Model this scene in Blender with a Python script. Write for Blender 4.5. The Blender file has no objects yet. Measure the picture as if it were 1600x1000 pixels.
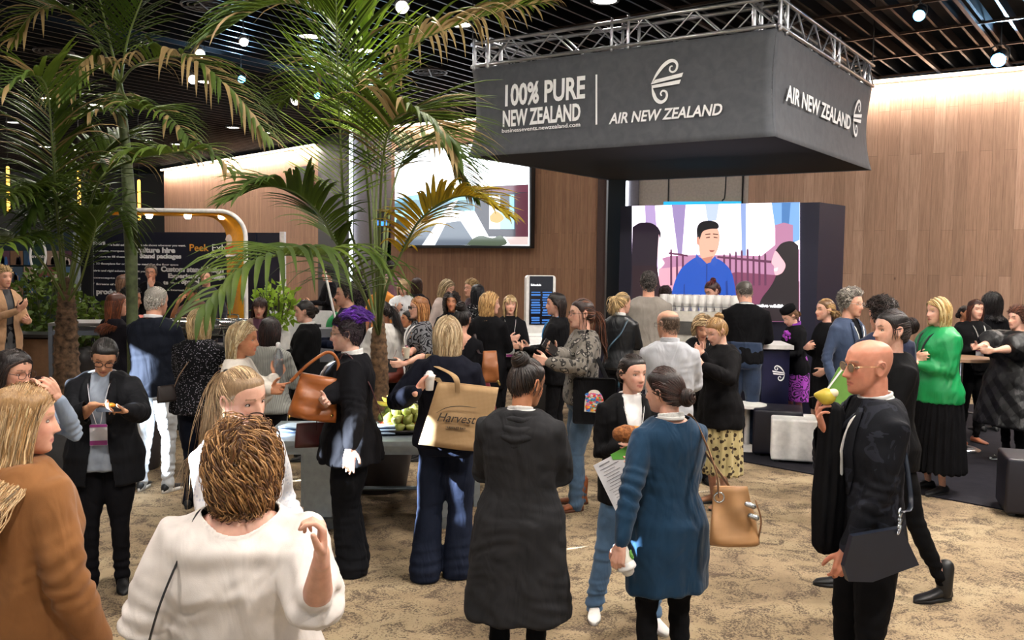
import bpy, bmesh, math, random
import numpy as np
from mathutils import Matrix, Vector
R = math.radians
scene = bpy.context.scene
C = scene.collection

# ---------------------------------------------------------------- camera, world, sun, exposure
F = 1400.0
CAMZ = 2.0
PITCH, ROLL = 3.68, 0.75
cam_d = bpy.data.cameras.new('camera'); cam = bpy.data.objects.new('camera', cam_d); C.objects.link(cam)
cam_d.sensor_width = 36; cam_d.lens = 36 * F / 1600
cam_d.clip_start = .05; cam_d.clip_end = 300
cam_d.dof.use_dof = False
CM = Matrix.Rotation(R(90 - PITCH), 4, 'X') @ Matrix.Rotation(R(ROLL), 4, 'Z')
cam.matrix_world = Matrix.Translation((0, 0, CAMZ)) @ CM
scene.camera = cam
def at(px, py, Y):
    v = CM.to_3x3() @ Vector(((px - 800) / F, (500 - py) / F, -1))
    return Vector((0, 0, CAMZ)) + v * (Y / v.y)
def ground(px, py):
    v = CM.to_3x3() @ Vector(((px - 800) / F, (500 - py) / F, -1))
    return Vector((0, 0, CAMZ)) + v * (-CAMZ / v.z)
vs = scene.view_settings
vs.view_transform = 'Standard'; vs.look = 'None'; vs.gamma = 1; vs.exposure = 0.82
try: vs.use_curve_mapping = False
except Exception: pass
scene.cycles.use_denoising = True
scene.cycles.max_bounces = 6; scene.cycles.diffuse_bounces = 3; scene.cycles.glossy_bounces = 3
scene.cycles.transmission_bounces = 4; scene.cycles.transparent_max_bounces = 8
scene.cycles.caustics_reflective = False; scene.cycles.caustics_refractive = False
scene.cycles.sample_clamp_indirect = 4
w = bpy.data.worlds.new('daylight'); scene.world = w; w.use_nodes = True
w.node_tree.nodes['Background'].inputs[0].default_value = (.80, .90, 1.0, 1)
w.node_tree.nodes['Background'].inputs[1].default_value = .62
SUND = Vector((.80, .40, -.335)).normalized()      # travel direction of the daylight through the added wall's openings
sun_d = bpy.data.lights.new('sun', 'SUN'); sun_d.energy = 75; sun_d.angle = R(.4); sun_d.color = (.80, .90, 1)
sun = bpy.data.objects.new('sun', sun_d); C.objects.link(sun)
sun.rotation_euler = SUND.to_track_quat('-Z', 'Y').to_euler(); sun.location = (-20, -10, 9)

# ---------------------------------------------------------------- node materials
MATS = {}
def srgb(h):
    if isinstance(h, str):
        c = [int(h[i:i+2], 16) / 255 for i in (0, 2, 4)]
    else: c = [x for x in h]
    return tuple((x / 12.92 if x <= .04045 else ((x + .055) / 1.055) ** 2.4) for x in c) + (1,)
def newmat(key):
    m = bpy.data.materials.new(key); m.use_nodes = True
    nt = m.node_tree; b = nt.nodes['Principled BSDF']
    return m, nt, b
def nd(nt, t, **kw):
    n = nt.nodes.new(t)
    for k, v in kw.items():
        if k[0] == '_': setattr(n, k[1:], v)
        else: n.inputs[k.replace('__', ' ')].default_value = v
    return n
def mapping(nt, scale=(1, 1, 1), rot=(0, 0, 0)):
    tc = nt.nodes.new('ShaderNodeTexCoord'); mp = nt.nodes.new('ShaderNodeMapping')
    mp.inputs['Scale'].default_value = scale; mp.inputs['Rotation'].default_value = rot
    nt.links.new(tc.outputs['Object'], mp.inputs['Vector']); return mp.outputs[0]
def ramp(nt, fac, stops, interp='LINEAR'):
    r = nt.nodes.new('ShaderNodeValToRGB'); r.color_ramp.interpolation = interp
    e = r.color_ramp.elements
    while len(e) < len(stops): e.new(.5)
    for i, (p, c) in enumerate(stops): e[i].position = p; e[i].color = c
    nt.links.new(fac, r.inputs[0]); return r.outputs[0]
def mixc(nt, fac, a, b, blend='MIX'):
    m = nt.nodes.new('ShaderNodeMix'); m.data_type = 'RGBA'; m.blend_type = blend
    for s, v in ((0, fac), (6, a), (7, b)):
        if hasattr(v, 'is_linked') or isinstance(v, bpy.types.NodeSocket): nt.links.new(v, m.inputs[s])
        else: m.inputs[s].default_value = v
    return m.outputs[2]
def bump(nt, b, h, strength=.3, dist=.01, prev=None):
    n = nt.nodes.new('ShaderNodeBump'); n.inputs['Strength'].default_value = strength
    n.inputs['Distance'].default_value = dist; nt.links.new(h, n.inputs['Height'])
    if prev: nt.links.new(prev, n.inputs['Normal'])
    if b: nt.links.new(n.outputs[0], b.inputs['Normal'])
    return n.outputs[0]
def plain(name, col, rough=.5, metal=0, noise=.06, scale=20, spec=.5, coat=0):
    key = ('plain', name, str(col), rough, metal)
    if key in MATS: return MATS[key]
    m, nt, b = newmat(name); c = srgb(col)
    n = nd(nt, 'ShaderNodeTexNoise', Scale=scale, Detail=3.0); nt.links.new(mapping(nt), n.inputs['Vector'])
    d = tuple(x * (1 - noise * 2) for x in c[:3]) + (1,); u = tuple(min(1, x * (1 + noise)) for x in c[:3]) + (1,)
    nt.links.new(ramp(nt, n.outputs[0], [(.3, d), (.7, u)]), b.inputs['Base Color'])
    b.inputs['Roughness'].default_value = rough; b.inputs['Metallic'].default_value = metal
    b.inputs['Specular IOR Level'].default_value = spec
    if coat: b.inputs['Coat Weight'].default_value = coat
    MATS[key] = m; return m
def emit(name, col, strength):
    key = ('emit', name, str(col), strength)
    if key in MATS: return MATS[key]
    m, nt, b = newmat(name)
    b.inputs['Base Color'].default_value = (0.02, .02, .02, 1); b.inputs['Emission Color'].default_value = srgb(col)
    b.inputs['Emission Strength'].default_value = strength; b.inputs['Roughness'].default_value = .6
    MATS[key] = m; return m
def fabric(col, pat='plain', col2='ffffff', rough=.85, wr=1.0):
    key = ('fabric', str(col), pat, str(col2), rough, wr)
    if key in MATS: return MATS[key]
    m, nt, b = newmat('fabric ' + pat); L = nt.links
    c = srgb(col); c2 = srgb(col2); v = mapping(nt)
    n1 = nd(nt, 'ShaderNodeTexNoise', Scale=9.0, Detail=3.0, Distortion=.6); L.new(v, n1.inputs['Vector'])
    dk = tuple(x * .86 for x in c[:3]) + (1,); lt = tuple(min(1, x * 1.08 + .0015) for x in c[:3]) + (1,)
    base = ramp(nt, n1.outputs[0], [(.3, dk), (.7, lt)])
    if pat == 'leopard':
        vo = nd(nt, 'ShaderNodeTexVoronoi', Scale=17.0); wv = nd(nt, 'ShaderNodeTexNoise', Scale=14.0, Detail=2.0)
        L.new(v, wv.inputs['Vector']); mv = mixc(nt, .10, v, wv.outputs[1], 'ADD'); L.new(mv, vo.inputs['Vector'])
        ring = ramp(nt, vo.outputs['Distance'], [(.0, (.75,)*3+(1,)), (.22, (.75,)*3+(1,)), (.24, (1,)*3+(1,)), (.44, (1,)*3+(1,)), (.47, (0,)*3+(1,))], 'CONSTANT')
        blk = ramp(nt, vo.outputs['Distance'], [(.0, c2), (.2, c2), (.22, (.005,)*3+(1,)), (.44, c)], 'CONSTANT')
        base = mixc(nt, .88, base, blk)
    elif pat in ('dots', 'floral', 'flecks'):
        sc = {'dots': 60.0, 'floral': 24.0, 'flecks': 75.0}[pat]
        vo = nd(nt, 'ShaderNodeTexVoronoi', Scale=sc); L.new(v, vo.inputs['Vector'])
        wv = nd(nt, 'ShaderNodeTexNoise', Scale=sc * 1.2, Detail=1.0); L.new(v, wv.inputs['Vector'])
        s = nd(nt, 'ShaderNodeMath', _operation='ADD'); L.new(vo.outputs['Distance'], s.inputs[0])
        s2 = nd(nt, 'ShaderNodeMath', _operation='MULTIPLY'); L.new(wv.outputs[0], s2.inputs[0]); s2.inputs[1].default_value = .5 if pat == 'floral' else .2
        L.new(s2.outputs[0], s.inputs[1])
        th = {'dots': .38, 'floral': .62, 'flecks': .33}[pat]
        f = ramp(nt, s.outputs[0], [(0, (1,)*4), (th, (1,)*4), (th + .02, (0, 0, 0, 1))], 'CONSTANT')
        base = mixc(nt, f, base, c2)
    elif pat == 'paisley':
        wv = nd(nt, 'ShaderNodeTexVoronoi', Scale=9.0); wv.feature = 'F1'
        nn = nd(nt, 'ShaderNodeTexNoise', Scale=7.0, Detail=1.0); L.new(v, nn.inputs['Vector'])
        mv = mixc(nt, .22, v, nn.outputs[1], 'ADD'); L.new(mv, wv.inputs['Vector'])
        s = nd(nt, 'ShaderNodeMath', _operation='MULTIPLY'); L.new(wv.outputs['Distance'], s.inputs[0]); s.inputs[1].default_value = 4.2
        fr = nd(nt, 'ShaderNodeMath', _operation='FRACT'); L.new(s.outputs[0], fr.inputs[0])
        f = ramp(nt, fr.outputs[0], [(0, (0, 0, 0, 1)), (.42, (1,)*4)], 'CONSTANT'); base = mixc(nt, f, base, c2)
    elif pat == 'camo':
        nn = nd(nt, 'ShaderNodeTexNoise', Scale=11.0, Detail=2.0, Distortion=.8); L.new(v, nn.inputs['Vector'])
        f = ramp(nt, nn.outputs[0], [(0, (0, 0, 0, 1)), (.52, (1,)*4), (.62, (.3, .3, .3, 1))], 'CONSTANT'); base = mixc(nt, f, base, c2)
    elif pat in ('stripe', 'check'):
        wv = nd(nt, 'ShaderNodeTexWave', Scale=22.0); wv.bands_direction = 'X'; L.new(v, wv.inputs['Vector'])
        f = ramp(nt, wv.outputs[0], [(0, (0, 0, 0, 1)), (.8, (0, 0, 0, 1)), (.9, (1,)*4)]); base = mixc(nt, f, base, c2)
    elif pat == 'quilt':
        pass
    L.new(base, b.inputs['Base Color']); b.inputs['Roughness'].default_value = rough
    dark = max(c[:3]) < .03
    b.inputs['Specular IOR Level'].default_value = (.10 if dark else .25) if rough > .6 else .45
    b.inputs['Sheen Weight'].default_value = .12 if rough > .6 and not dark else 0
    w1 = nd(nt, 'ShaderNodeTexNoise', Scale=7.0, Detail=2.5, Distortion=1.4); L.new(mapping(nt, (1, 1, .45)), w1.inputs['Vector'])
    nb = bump(nt, None, w1.outputs[0], .55 * wr, .035)
    w2 = nd(nt, 'ShaderNodeTexNoise', Scale=420.0, Detail=1.0); L.new(v, w2.inputs['Vector'])
    if pat == 'quilt':
        q = nd(nt, 'ShaderNodeTexVoronoi', Scale=7.0); q.distance = 'MANHATTAN'; q.inputs['Randomness'].default_value = 0
        L.new(mapping(nt, (1, 1, 1), (0, R(45), 0)), q.inputs['Vector']); nb = bump(nt, None, q.outputs['Distance'], .8, .03, nb)
    bump(nt, b, w2.outputs[0], .12, .003, nb)
    MATS[key] = m; return m
SKIN = {'light': 'dba58c', 'fair': 'e2b09a', 'tan': 'c08563', 'asian': 'd6a07e', 'brown': '8a5a41', 'pale': 'e6bba8', 'red': 'cf8d74'}
def skin_mat():
    if 'skin' in MATS: return MATS['skin']
    m, nt, b = newmat('skin'); L = nt.links
    a = nd(nt, 'ShaderNodeAttribute', _attribute_name='col')
    n = nd(nt, 'ShaderNodeTexNoise', Scale=45.0, Detail=3.0); L.new(mapping(nt), n.inputs['Vector'])
    r = ramp(nt, n.outputs[0], [(.35, (.90, .86, .84, 1)), (.65, (1, 1, 1, 1))])
    L.new(mixc(nt, 1.0, a.outputs['Color'], r, 'MULTIPLY'), b.inputs['Base Color'])
    b.inputs['Roughness'].default_value = .48; b.inputs['Specular IOR Level'].default_value = .4
    b.inputs['Subsurface Weight'].default_value = .12; b.inputs['Subsurface Radius'].default_value = (.02, .008, .004)
    b.inputs['Subsurface Scale'].default_value = .3
    MATS['skin'] = m; return m
def hair_mat(rough=.42):
    k = ('hair', rough)
    if k in MATS: return MATS[k]
    m, nt, b = newmat('hair'); L = nt.links
    a = nd(nt, 'ShaderNodeAttribute', _attribute_name='col')
    n = nd(nt, 'ShaderNodeTexNoise', Scale=160.0, Detail=2.0); L.new(mapping(nt, (1, 1, .12)), n.inputs['Vector'])
    r = ramp(nt, n.outputs[0], [(.3, (.62, .60, .58, 1)), (.7, (1, 1, 1, 1))])
    L.new(mixc(nt, 1.0, a.outputs['Color'], r, 'MULTIPLY'), b.inputs['Base Color'])
    b.inputs['Roughness'].default_value = rough; b.inputs['Specular IOR Level'].default_value = .45
    bump(nt, b, n.outputs[0], .5, .004)
    MATS[k] = m; return m

# ---------------------------------------------------------------- mesh helpers
class MB:
    """collects vertices, quads and triangles for ONE mesh"""
    def __init__(s): s.V = []; s.Q = []; s.T = []; s.col = []; s.n = 0; s.qm = []; s.tm = []
    def add(s, V, Q=None, T=None, col=None, mi=0):
        V = np.asarray(V, float).reshape(-1, 3); s.V.append(V)
        if Q is not None and len(Q): s.Q.append(np.asarray(Q, int) + s.n); s.qm.append(np.full(len(Q), mi))
        if T is not None and len(T): s.T.append(np.asarray(T, int) + s.n); s.tm.append(np.full(len(T), mi))
        if col is not None:
            c = np.asarray(col, float)
            if c.ndim == 1: c = np.tile(c, (len(V), 1))
            s.col.append(c)
        s.n += len(V); return s
    def xf(s, M):
        M = np.array(M); s.V = [v @ M[:3, :3].T + M[:3, 3] for v in s.V]; return s
    def mesh(s, name, smooth=True):
        me = bpy.data.meshes.new(name)
        V = np.concatenate(s.V); Q = np.concatenate(s.Q) if s.Q else np.zeros((0, 4), int)
        T = np.concatenate(s.T) if s.T else np.zeros((0, 3), int)
        mi = np.concatenate(s.qm + s.tm) if (s.qm or s.tm) else np.zeros(0, int)
        me.vertices.add(len(V)); me.vertices.foreach_set('co', V.ravel())
        nl = Q.size + T.size; me.loops.add(nl)
        me.loops.foreach_set('vertex_index', np.concatenate([Q.ravel(), T.ravel()]).astype(np.int32))
        tot = np.concatenate([np.full(len(Q), 4), np.full(len(T), 3)]).astype(np.int32)
        st = np.concatenate([[0], np.cumsum(tot)[:-1]]).astype(np.int32) if len(tot) else tot
        me.polygons.add(len(tot)); me.polygons.foreach_set('loop_start', st); me.polygons.foreach_set('loop_total', tot)
        me.polygons.foreach_set('material_index', mi.astype(np.int32))
        me.polygons.foreach_set('use_smooth', np.full(len(tot), smooth))
        if s.col:
            c = np.concatenate(s.col); at_ = me.color_attributes.new('col', 'FLOAT_COLOR', 'POINT')
            at_.data.foreach_set('color', np.concatenate([c[:, :3], np.ones((len(c), 1))], 1).ravel())
        me.update(calc_edges=True); me.validate(); return me
def link(name, me, mat=None, parent=None, loc=None):
    o = bpy.data.objects.new(name, me); C.objects.link(o)
    if mat:
        for m in (mat if isinstance(mat, (list, tuple)) else [mat]): me.materials.append(m)
    if parent: o.parent = parent
    if loc is not None: o.location = loc
    return o
def build(mb, name, mat, parent=None, smooth=True, loc=None):
    return link(name, mb.mesh(name, smooth), mat, parent, loc)
def tag(o, label=None, cat=None, group=None, kind=None):
    if label: o['label'] = label
    if cat: o['category'] = cat
    if group: o['group'] = group
    if kind: o['kind'] = kind
    return o
def empty(name, loc, rz=0, label=None, cat=None, group=None):
    o = bpy.data.objects.new(name, None); C.objects.link(o); o.location = loc; o.rotation_euler = (0, 0, rz)
    o.empty_display_size = .1
    return tag(o, label, cat, group)
def box(mb, c, s, rz=0, mi=0, rx=0, ry=0):
    x, y, z = [k / 2 for k in s]
    v = np.array([(-x,-y,-z),(x,-y,-z),(x,y,-z),(-x,y,-z),(-x,-y,z),(x,-y,z),(x,y,z),(-x,y,z)])
    M = np.array((Matrix.Rotation(rz, 3, 'Z') @ Matrix.Rotation(ry, 3, 'Y') @ Matrix.Rotation(rx, 3, 'X')))
    return mb.add(v @ M.T + np.array(c), [(0,3,2,1),(4,5,6,7),(0,1,5,4),(1,2,6,5),(2,3,7,6),(3,0,4,7)], mi=mi)
def frames(P):
    P = np.asarray(P, float); n = len(P)
    T = np.gradient(P, axis=0); T /= np.linalg.norm(T, axis=1)[:, None] + 1e-9
    ref = np.array([0, 1., 0]) if abs(T[0][1]) < .9 else np.array([1., 0, 0])
    A = np.zeros_like(P); a = ref - T[0] * T[0].dot(ref); A[0] = a / np.linalg.norm(a)
    for i in range(1, n):
        a = A[i-1] - T[i] * T[i].dot(A[i-1]); A[i] = a / (np.linalg.norm(a) + 1e-9)
    return T, A, np.cross(T, A)
def tube(mb, P, r, n=10, col=None, cap=True, mi=0, r2=None, side=None):
    """tapered tube with round ends; r (and r2) per point"""
    P = np.asarray(P, float); m = len(P); r = np.full(m, r) if np.isscalar(r) else np.asarray(r, float)
    r2 = r if r2 is None else (np.full(m, r2) if np.isscalar(r2) else np.asarray(r2, float))
    T, A, B = frames(P)
    if side is not None:
        s_ = np.array(side, float); A = s_ - T * (T @ s_)[:, None]; A /= np.linalg.norm(A, axis=1)[:, None] + 1e-9; B = np.cross(T, A)
    if cap:
        e = [(-.85, .5), (-.5, .86)]
        P0 = [P[0] + T[0] * k * r[0] for k, _ in e]; P1 = [P[-1] - T[-1] * k * r[-1] for k, _ in e[::-1]]
        P = np.vstack([P0, P, P1]); A = np.vstack([A[:1]] * 2 + [A] + [A[-1:]] * 2); B = np.vstack([B[:1]] * 2 + [B] + [B[-1:]] * 2)
        ra = np.concatenate([[r[0] * k for _, k in e], r, [r[-1] * k for _, k in e[::-1]]])
        rb = np.concatenate([[r2[0] * k for _, k in e], r2, [r2[-1] * k for _, k in e[::-1]]]); m = len(P)
    else: ra, rb = r, r2
    an = np.arange(n) * 2 * np.pi / n
    V = P[:, None, :] + A[:, None, :] * (np.cos(an)[None, :, None] * ra[:, None, None]) + B[:, None, :] * (np.sin(an)[None, :, None] * rb[:, None, None])
    Q = grid_quads(m, n); V = V.reshape(-1, 3)
    Tt = [(i, 0, (i - 1) % n) for i in ()]
    if cap:
        V = np.vstack([V, P[:1], P[-1:]]); c0, c1 = m * n, m * n + 1
        T3 = [((i + 1) % n, i, c0) for i in range(n)] + [((m-1)*n + i, (m-1)*n + (i + 1) % n, c1) for i in range(n)]
        mb.add(V, Q, T3, col, mi)
    else: mb.add(V, Q, None, col, mi)
    return mb
def grid_quads(m, n, closed=True):
    i = np.arange(m - 1)[:, None]; j = np.arange(n if closed else n - 1)[None, :]
    j2 = (j + 1) % n
    return np.stack([i * n + j + 0 * i, i * n + j2, (i + 1) * n + j2, (i + 1) * n + j + 0 * i], -1).reshape(-1, 4)
def loft(mb, rings, n=28, p=2.3, mi=0, col=None):
    """rings: (cx, cy, z, halfwidth, halfdepth) stacked in z, capped"""
    an = np.arange(n) * 2 * np.pi / n; c, s = np.cos(an), np.sin(an); e = 2 / p
    cx = np.sign(c) * np.abs(c) ** e; sx = np.sign(s) * np.abs(s) ** e
    V = np.array([np.stack([r[0] + cx * r[3], r[1] + sx * r[4], np.full(n, r[2])], 1) for r in rings]); m = len(rings)
    V = V.reshape(-1, 3); V = np.vstack([V, [rings[0][:3]], [rings[-1][:3]]])
    T3 = [((i + 1) % n, i, m * n) for i in range(n)] + [((m-1)*n + i, (m-1)*n + (i + 1) % n, m * n + 1) for i in range(n)]
    return mb.add(V, grid_quads(m, n), T3, col, mi)
def ball(mb, c, r, n=14, m=9, mi=0, col=None, rot=None):
    r = (r, r, r) if np.isscalar(r) else r
    th = np.linspace(0, np.pi, m + 2)[1:-1]; an = np.arange(n) * 2 * np.pi / n
    V = np.array([[(np.sin(t) * np.cos(a), np.sin(t) * np.sin(a), -np.cos(t)) for a in an] for t in th]).reshape(-1, 3)
    V = np.vstack([V, [(0, 0, -1)], [(0, 0, 1)]]) * np.array(r)
    if rot is not None: V = V @ np.array(rot).T
    V = V + np.array(c)
    T3 = [((i + 1) % n, i, m * n) for i in range(n)] + [((m-1)*n + i, (m-1)*n + (i + 1) % n, m * n + 1) for i in range(n)]
    return mb.add(V, grid_quads(m, n), T3, col, mi)
def prism(mb, poly, thick, M=None, mi=0):
    """polygon in the local xz plane, front at y=0, extruded to +y; fan/ear triangulated"""
    from mathutils.geometry import tessellate_polygon
    n = len(poly); tri = tessellate_polygon([[Vector((a, b, 0)) for a, b in poly]])
    V = np.array([(a, 0, b) for a, b in poly] + [(a, thick, b) for a, b in poly], float)
    if M is not None: Mx = np.array(M); V = V @ Mx[:3, :3].T + Mx[:3, 3]
    T3 = [t for t in tri] + [(t[0] + n, t[2] + n, t[1] + n) for t in tri]
    Q = [(i, (i + 1) % n, (i + 1) % n + n, i + n) for i in range(n)]
    return mb.add(V, Q, T3, mi=mi)
def crom(P, k=8):
    """Catmull-Rom through the points"""
    P = np.asarray(P, float); P = np.vstack([2 * P[0] - P[1], P, 2 * P[-1] - P[-2]]); out = []
    for i in range(1, len(P) - 2):
        for t in np.linspace(0, 1, k, endpoint=False):
            a, b, c, d = P[i-1], P[i], P[i+1], P[i+2]
            out.append(.5 * (2*b + (c-a)*t + (2*a-5*b+4*c-d)*t*t + (3*b-a-3*c+d)*t**3))
    out.append(P[-2]); return np.array(out)
def remeshed(mb, voxel):
    me = mb.mesh('tmp'); o = bpy.data.objects.new('tmp', me); C.objects.link(o)
    md = o.modifiers.new('r', 'REMESH'); md.mode = 'VOXEL'; md.voxel_size = voxel; md.adaptivity = 0
    dg = bpy.context.evaluated_depsgraph_get(); ev = o.evaluated_get(dg)
    out = bpy.data.meshes.new_from_object(ev); bpy.data.objects.remove(o); bpy.data.meshes.remove(me)
    return out
def get_v(me):
    a = np.empty(len(me.vertices) * 3); me.vertices.foreach_get('co', a); return a.reshape(-1, 3)
def set_v(me, V): me.vertices.foreach_set('co', V.ravel()); me.update()
def smooth(me, V, it=3, w=None, k=.5):
    E = np.empty(len(me.edges) * 2, np.int32); me.edges.foreach_get('vertices', E); E = E.reshape(-1, 2)
    n = len(V); deg = np.bincount(E.ravel(), minlength=n)[:, None] + 1e-9
    for _ in range(it):
        S = np.zeros_like(V)
        for c in range(3):
            S[:, c] = np.bincount(E[:, 0], V[E[:, 1], c], n) + np.bincount(E[:, 1], V[E[:, 0], c], n)
        d = (S / deg - V) * k
        V = V + (d if w is None else d * w[:, None])
    return V
def wavenoise(V, sc, seed, n=7):
    """smooth pseudo-noise in about -1..1; sc per axis"""
    r = np.random.RandomState(seed); out = np.zeros(len(V)); Vs = V * np.array(sc)
    wv = np.stack([np.sin(Vs @ r.normal(0, 1, 3) + r.rand() * 6) for _ in range(3)], 1) * .7
    for i in range(n):
        k = r.normal(0, 1, 3); out += np.sin((Vs + wv) @ k * (1 + .35 * i) + r.rand() * 6.28) / (1 + .25 * i)
    return out / 2.6
def shade_smooth(me): me.polygons.foreach_set('use_smooth', np.ones(len(me.polygons), bool)); me.update()
def text_mesh(s, size, bold=0, shear=0, sx=1, spacing=1.0, align='LEFT', depth=.0015):
    cu = bpy.data.curves.new('t', 'FONT'); cu.body = s; cu.size = size; cu.offset = bold * size; cu.shear = shear
    cu.space_character = spacing; cu.align_x = align; cu.extrude = depth; cu.resolution_u = 3
    o = bpy.data.objects.new('t', cu); C.objects.link(o)
    dg = bpy.context.evaluated_depsgraph_get(); me = bpy.data.meshes.new_from_object(o.evaluated_get(dg))
    bpy.data.objects.remove(o); V = get_v(me); V[:, 0] *= sx; set_v(me, V); return me
def text(s, mat, parent, M, size, name='lettering', fit=None, **kw):
    """lettering laid in the xy plane of M; fit = wanted width"""
    me = text_mesh(s, size, **kw)
    if fit:
        V = get_v(me); wd = V[:, 0].max() - V[:, 0].min(); V[:, 0] *= fit / wd; set_v(me, V)
    o = link(name, me, mat, parent); o.matrix_local = M; return o
# ---------------------------------------------------------------- people
def head_grid(m=0, nz=58, nf=60, jaw=1.0):
    """head surface in head coordinates: face towards -y, chin at -.115, crown at .11"""
    zz = [-.115, -.108, -.095, -.075, -.05, -.02, .01, .04, .065, .085, .102, .110]
    ww = [.009, .022, .034, .046, .057, .066, .071, .074, .071, .060, .038, .004]
    yf = [-.066, -.078, -.086, -.087, -.088, -.089, -.090, -.090, -.083, -.068, -.038, .0]
    yb = [-.030, -.010, .012, .040, .066, .084, .095, .099, .096, .084, .056, .012]
    t = np.linspace(0, 1, nz); z = -.115 + .225 * (t + .045 * np.sin(2 * np.pi * t) * -1)
    w = np.interp(z, zz, ww); f = np.interp(z, zz, yf); b = np.interp(z, zz, yb)
    k = np.clip((-.02 - z) / .08, 0, 1); w = w * (1 + (.08 * m + (jaw - 1)) * k)
    for _ in range(2):
        for a in (w, f, b): a[1:-1] = (a[:-2] + 2 * a[1:-1] + a[2:]) / 4
    an = np.arange(nf) * 2 * np.pi / nf; c, s = np.cos(an), np.sin(an); e = 2 / 2.15
    X = np.sign(c) * np.abs(c) ** e; Yy = np.sign(s) * np.abs(s) ** e
    cy, d = (f + b) / 2, (b - f) / 2
    V = np.stack([w[:, None] * X, cy[:, None] + d[:, None] * Yy, np.repeat(z[:, None], nf, 1)], -1).reshape(-1, 3)
    x, y, z = V[:, 0], V[:, 1], V[:, 2]; fr = np.clip((-.02 - y) / .03, 0, 1); G = lambda a, s_: np.exp(-(a / s_) ** 2)
    nb = np.where(z > -.036, np.clip((.014 - z) / .05, 0, 1), np.exp(-((z + .036) / .0075) ** 2)) * (z < .014)
    dy = -(.027 + .004 * m) * nb ** .9 * G(x, .0085 + .006 * nb)
    dy += -.006 * G(np.abs(x) - .0125, .005) * G(z + .040, .006)
    dy += .012 * G(np.abs(x) - .031, .015) * G(z - .001, .011)
    dy += -(.004 + .003 * m) * G(np.abs(x) - .028, .022) * G(z - .024, .009)
    dy += -.0065 * G(x, .019) * G(z + .0600, .0045) - .0075 * G(x, .016) * G(z + .0705, .0050) + .004 * G(x, .02) * G(z + .0652, .0022)
    dy += -.006 * G(x, .018) * G(z + .102, .012) - .004 * G(np.abs(x) - .042, .018) * G(z + .035, .02)
    V[:, 1] += dy * fr
    n = nz * nf; V = np.vstack([V, [(0, (f[0] + b[0]) / 2, -.115)], [(0, (f[-1] + b[-1]) / 2, .110)]])
    T3 = [((i + 1) % nf, i, n) for i in range(nf)] + [((nz-1)*nf + i, (nz-1)*nf + (i + 1) % nf, n + 1) for i in range(nf)]
    return V, grid_quads(nz, nf), T3
HL_P = np.radians([0, 30, 52, 70, 84, 100, 125, 180])
HL_Z = {'f': [.058, .055, .042, .006, -.008, -.014, -.060, -.088], 'm': [.070, .068, .060, .018, -.030, -.010, -.050, -.072],
        'bald': [.3] * 8}
def hair_f(V, line='f'):
    if line == 'balding':
        ph = np.arctan2(np.abs(V[:, 0]), -V[:, 1]); return np.minimum(hair_f(V, 'm'), np.interp(ph, np.radians([0, 62, 80, 110, 180]), [-.3, -.1, .03, .070, .074]) - V[:, 2])
    ph = np.arctan2(np.abs(V[:, 0]), -(V[:, 1] - .0)); return V[:, 2] - np.interp(ph, HL_P, HL_Z[line])
def hcol(c, n, rs, var=.25):
    c = np.array(srgb(c)[:3]); return np.clip(c[None] * (1 + var * rs.normal(0, 1, (n, 1))), .002, .95)
def locks(mb, P, wdt, col, taper=.35, flat=.45, ns=4):
    """P: N x S x 3 paths -> flattened tapering tubes in one mesh"""
    N, S, _ = P.shape
    T = np.gradient(P, axis=1); T /= np.linalg.norm(T, axis=2)[..., None] + 1e-9
    cen = P.mean(axis=(0, 1)); out = P - np.array([0, .01, 0]); out[..., 2] *= .2
    A = np.cross(T, out); A /= np.linalg.norm(A, axis=2)[..., None] + 1e-9; B = np.cross(A, T)
    t = np.linspace(0, 1, S); prof = np.minimum(1, .45 + 3 * t) * (1 - (1 - taper) * np.clip((t - .45) / .55, 0, 1) ** 1.5); prof[-1] *= .3
    wd = (np.full(N, wdt) if np.isscalar(wdt) else wdt)[:, None] * prof[None]
    an = np.arange(ns) * 2 * np.pi / ns
    V = P[:, :, None] + A[:, :, None] * (np.cos(an)[None, None, :, None] * wd[..., None, None]) + B[:, :, None] * (np.sin(an)[None, None, :, None] * wd[..., None, None] * flat)
    q = grid_quads(S, ns); Q = (q[None] + (np.arange(N) * S * ns)[:, None, None]).reshape(-1, 4)
    cc = np.repeat(col, S * ns, 0); mb.add(V.reshape(-1, 3), Q, None, cc)
    return mb
def push_head(P, off):
    c = np.array([0, .004, 0]); r = np.array([.074, .097, .112]) + off[..., None]
    q = (P - c) / r; L = np.linalg.norm(q, axis=-1, keepdims=True)
    return np.where(L < 1, c + q / (L + 1e-9) * r, P)
def push_torso(P, yaw, sw, off, low=.215):
    tw, td = sw if isinstance(sw, tuple) else (.20 * sw, .09)
    c_, s_ = math.cos(yaw), math.sin(yaw); M = np.array([[c_, -s_, 0], [s_, c_, 0], [0, 0, 1]]); Q = P @ M.T
    c = np.array([0, .034, -low - .165]); r = np.array([tw, td, .17]) + off[..., None]
    d = Q - c; d2 = d.copy(); d2[..., 2] = np.maximum(d[..., 2], 0)
    q = d2 / r; L = np.linalg.norm(q, axis=-1, keepdims=True)
    Q2 = c + np.where(L < 1, d2 / (L + 1e-9), d2); Q2[..., 2] = np.where(d[..., 2] < 0, Q[..., 2], Q2[..., 2])
    n = d2 / (r ** 2); n[..., 2] *= .3
    return Q2 @ M
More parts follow.
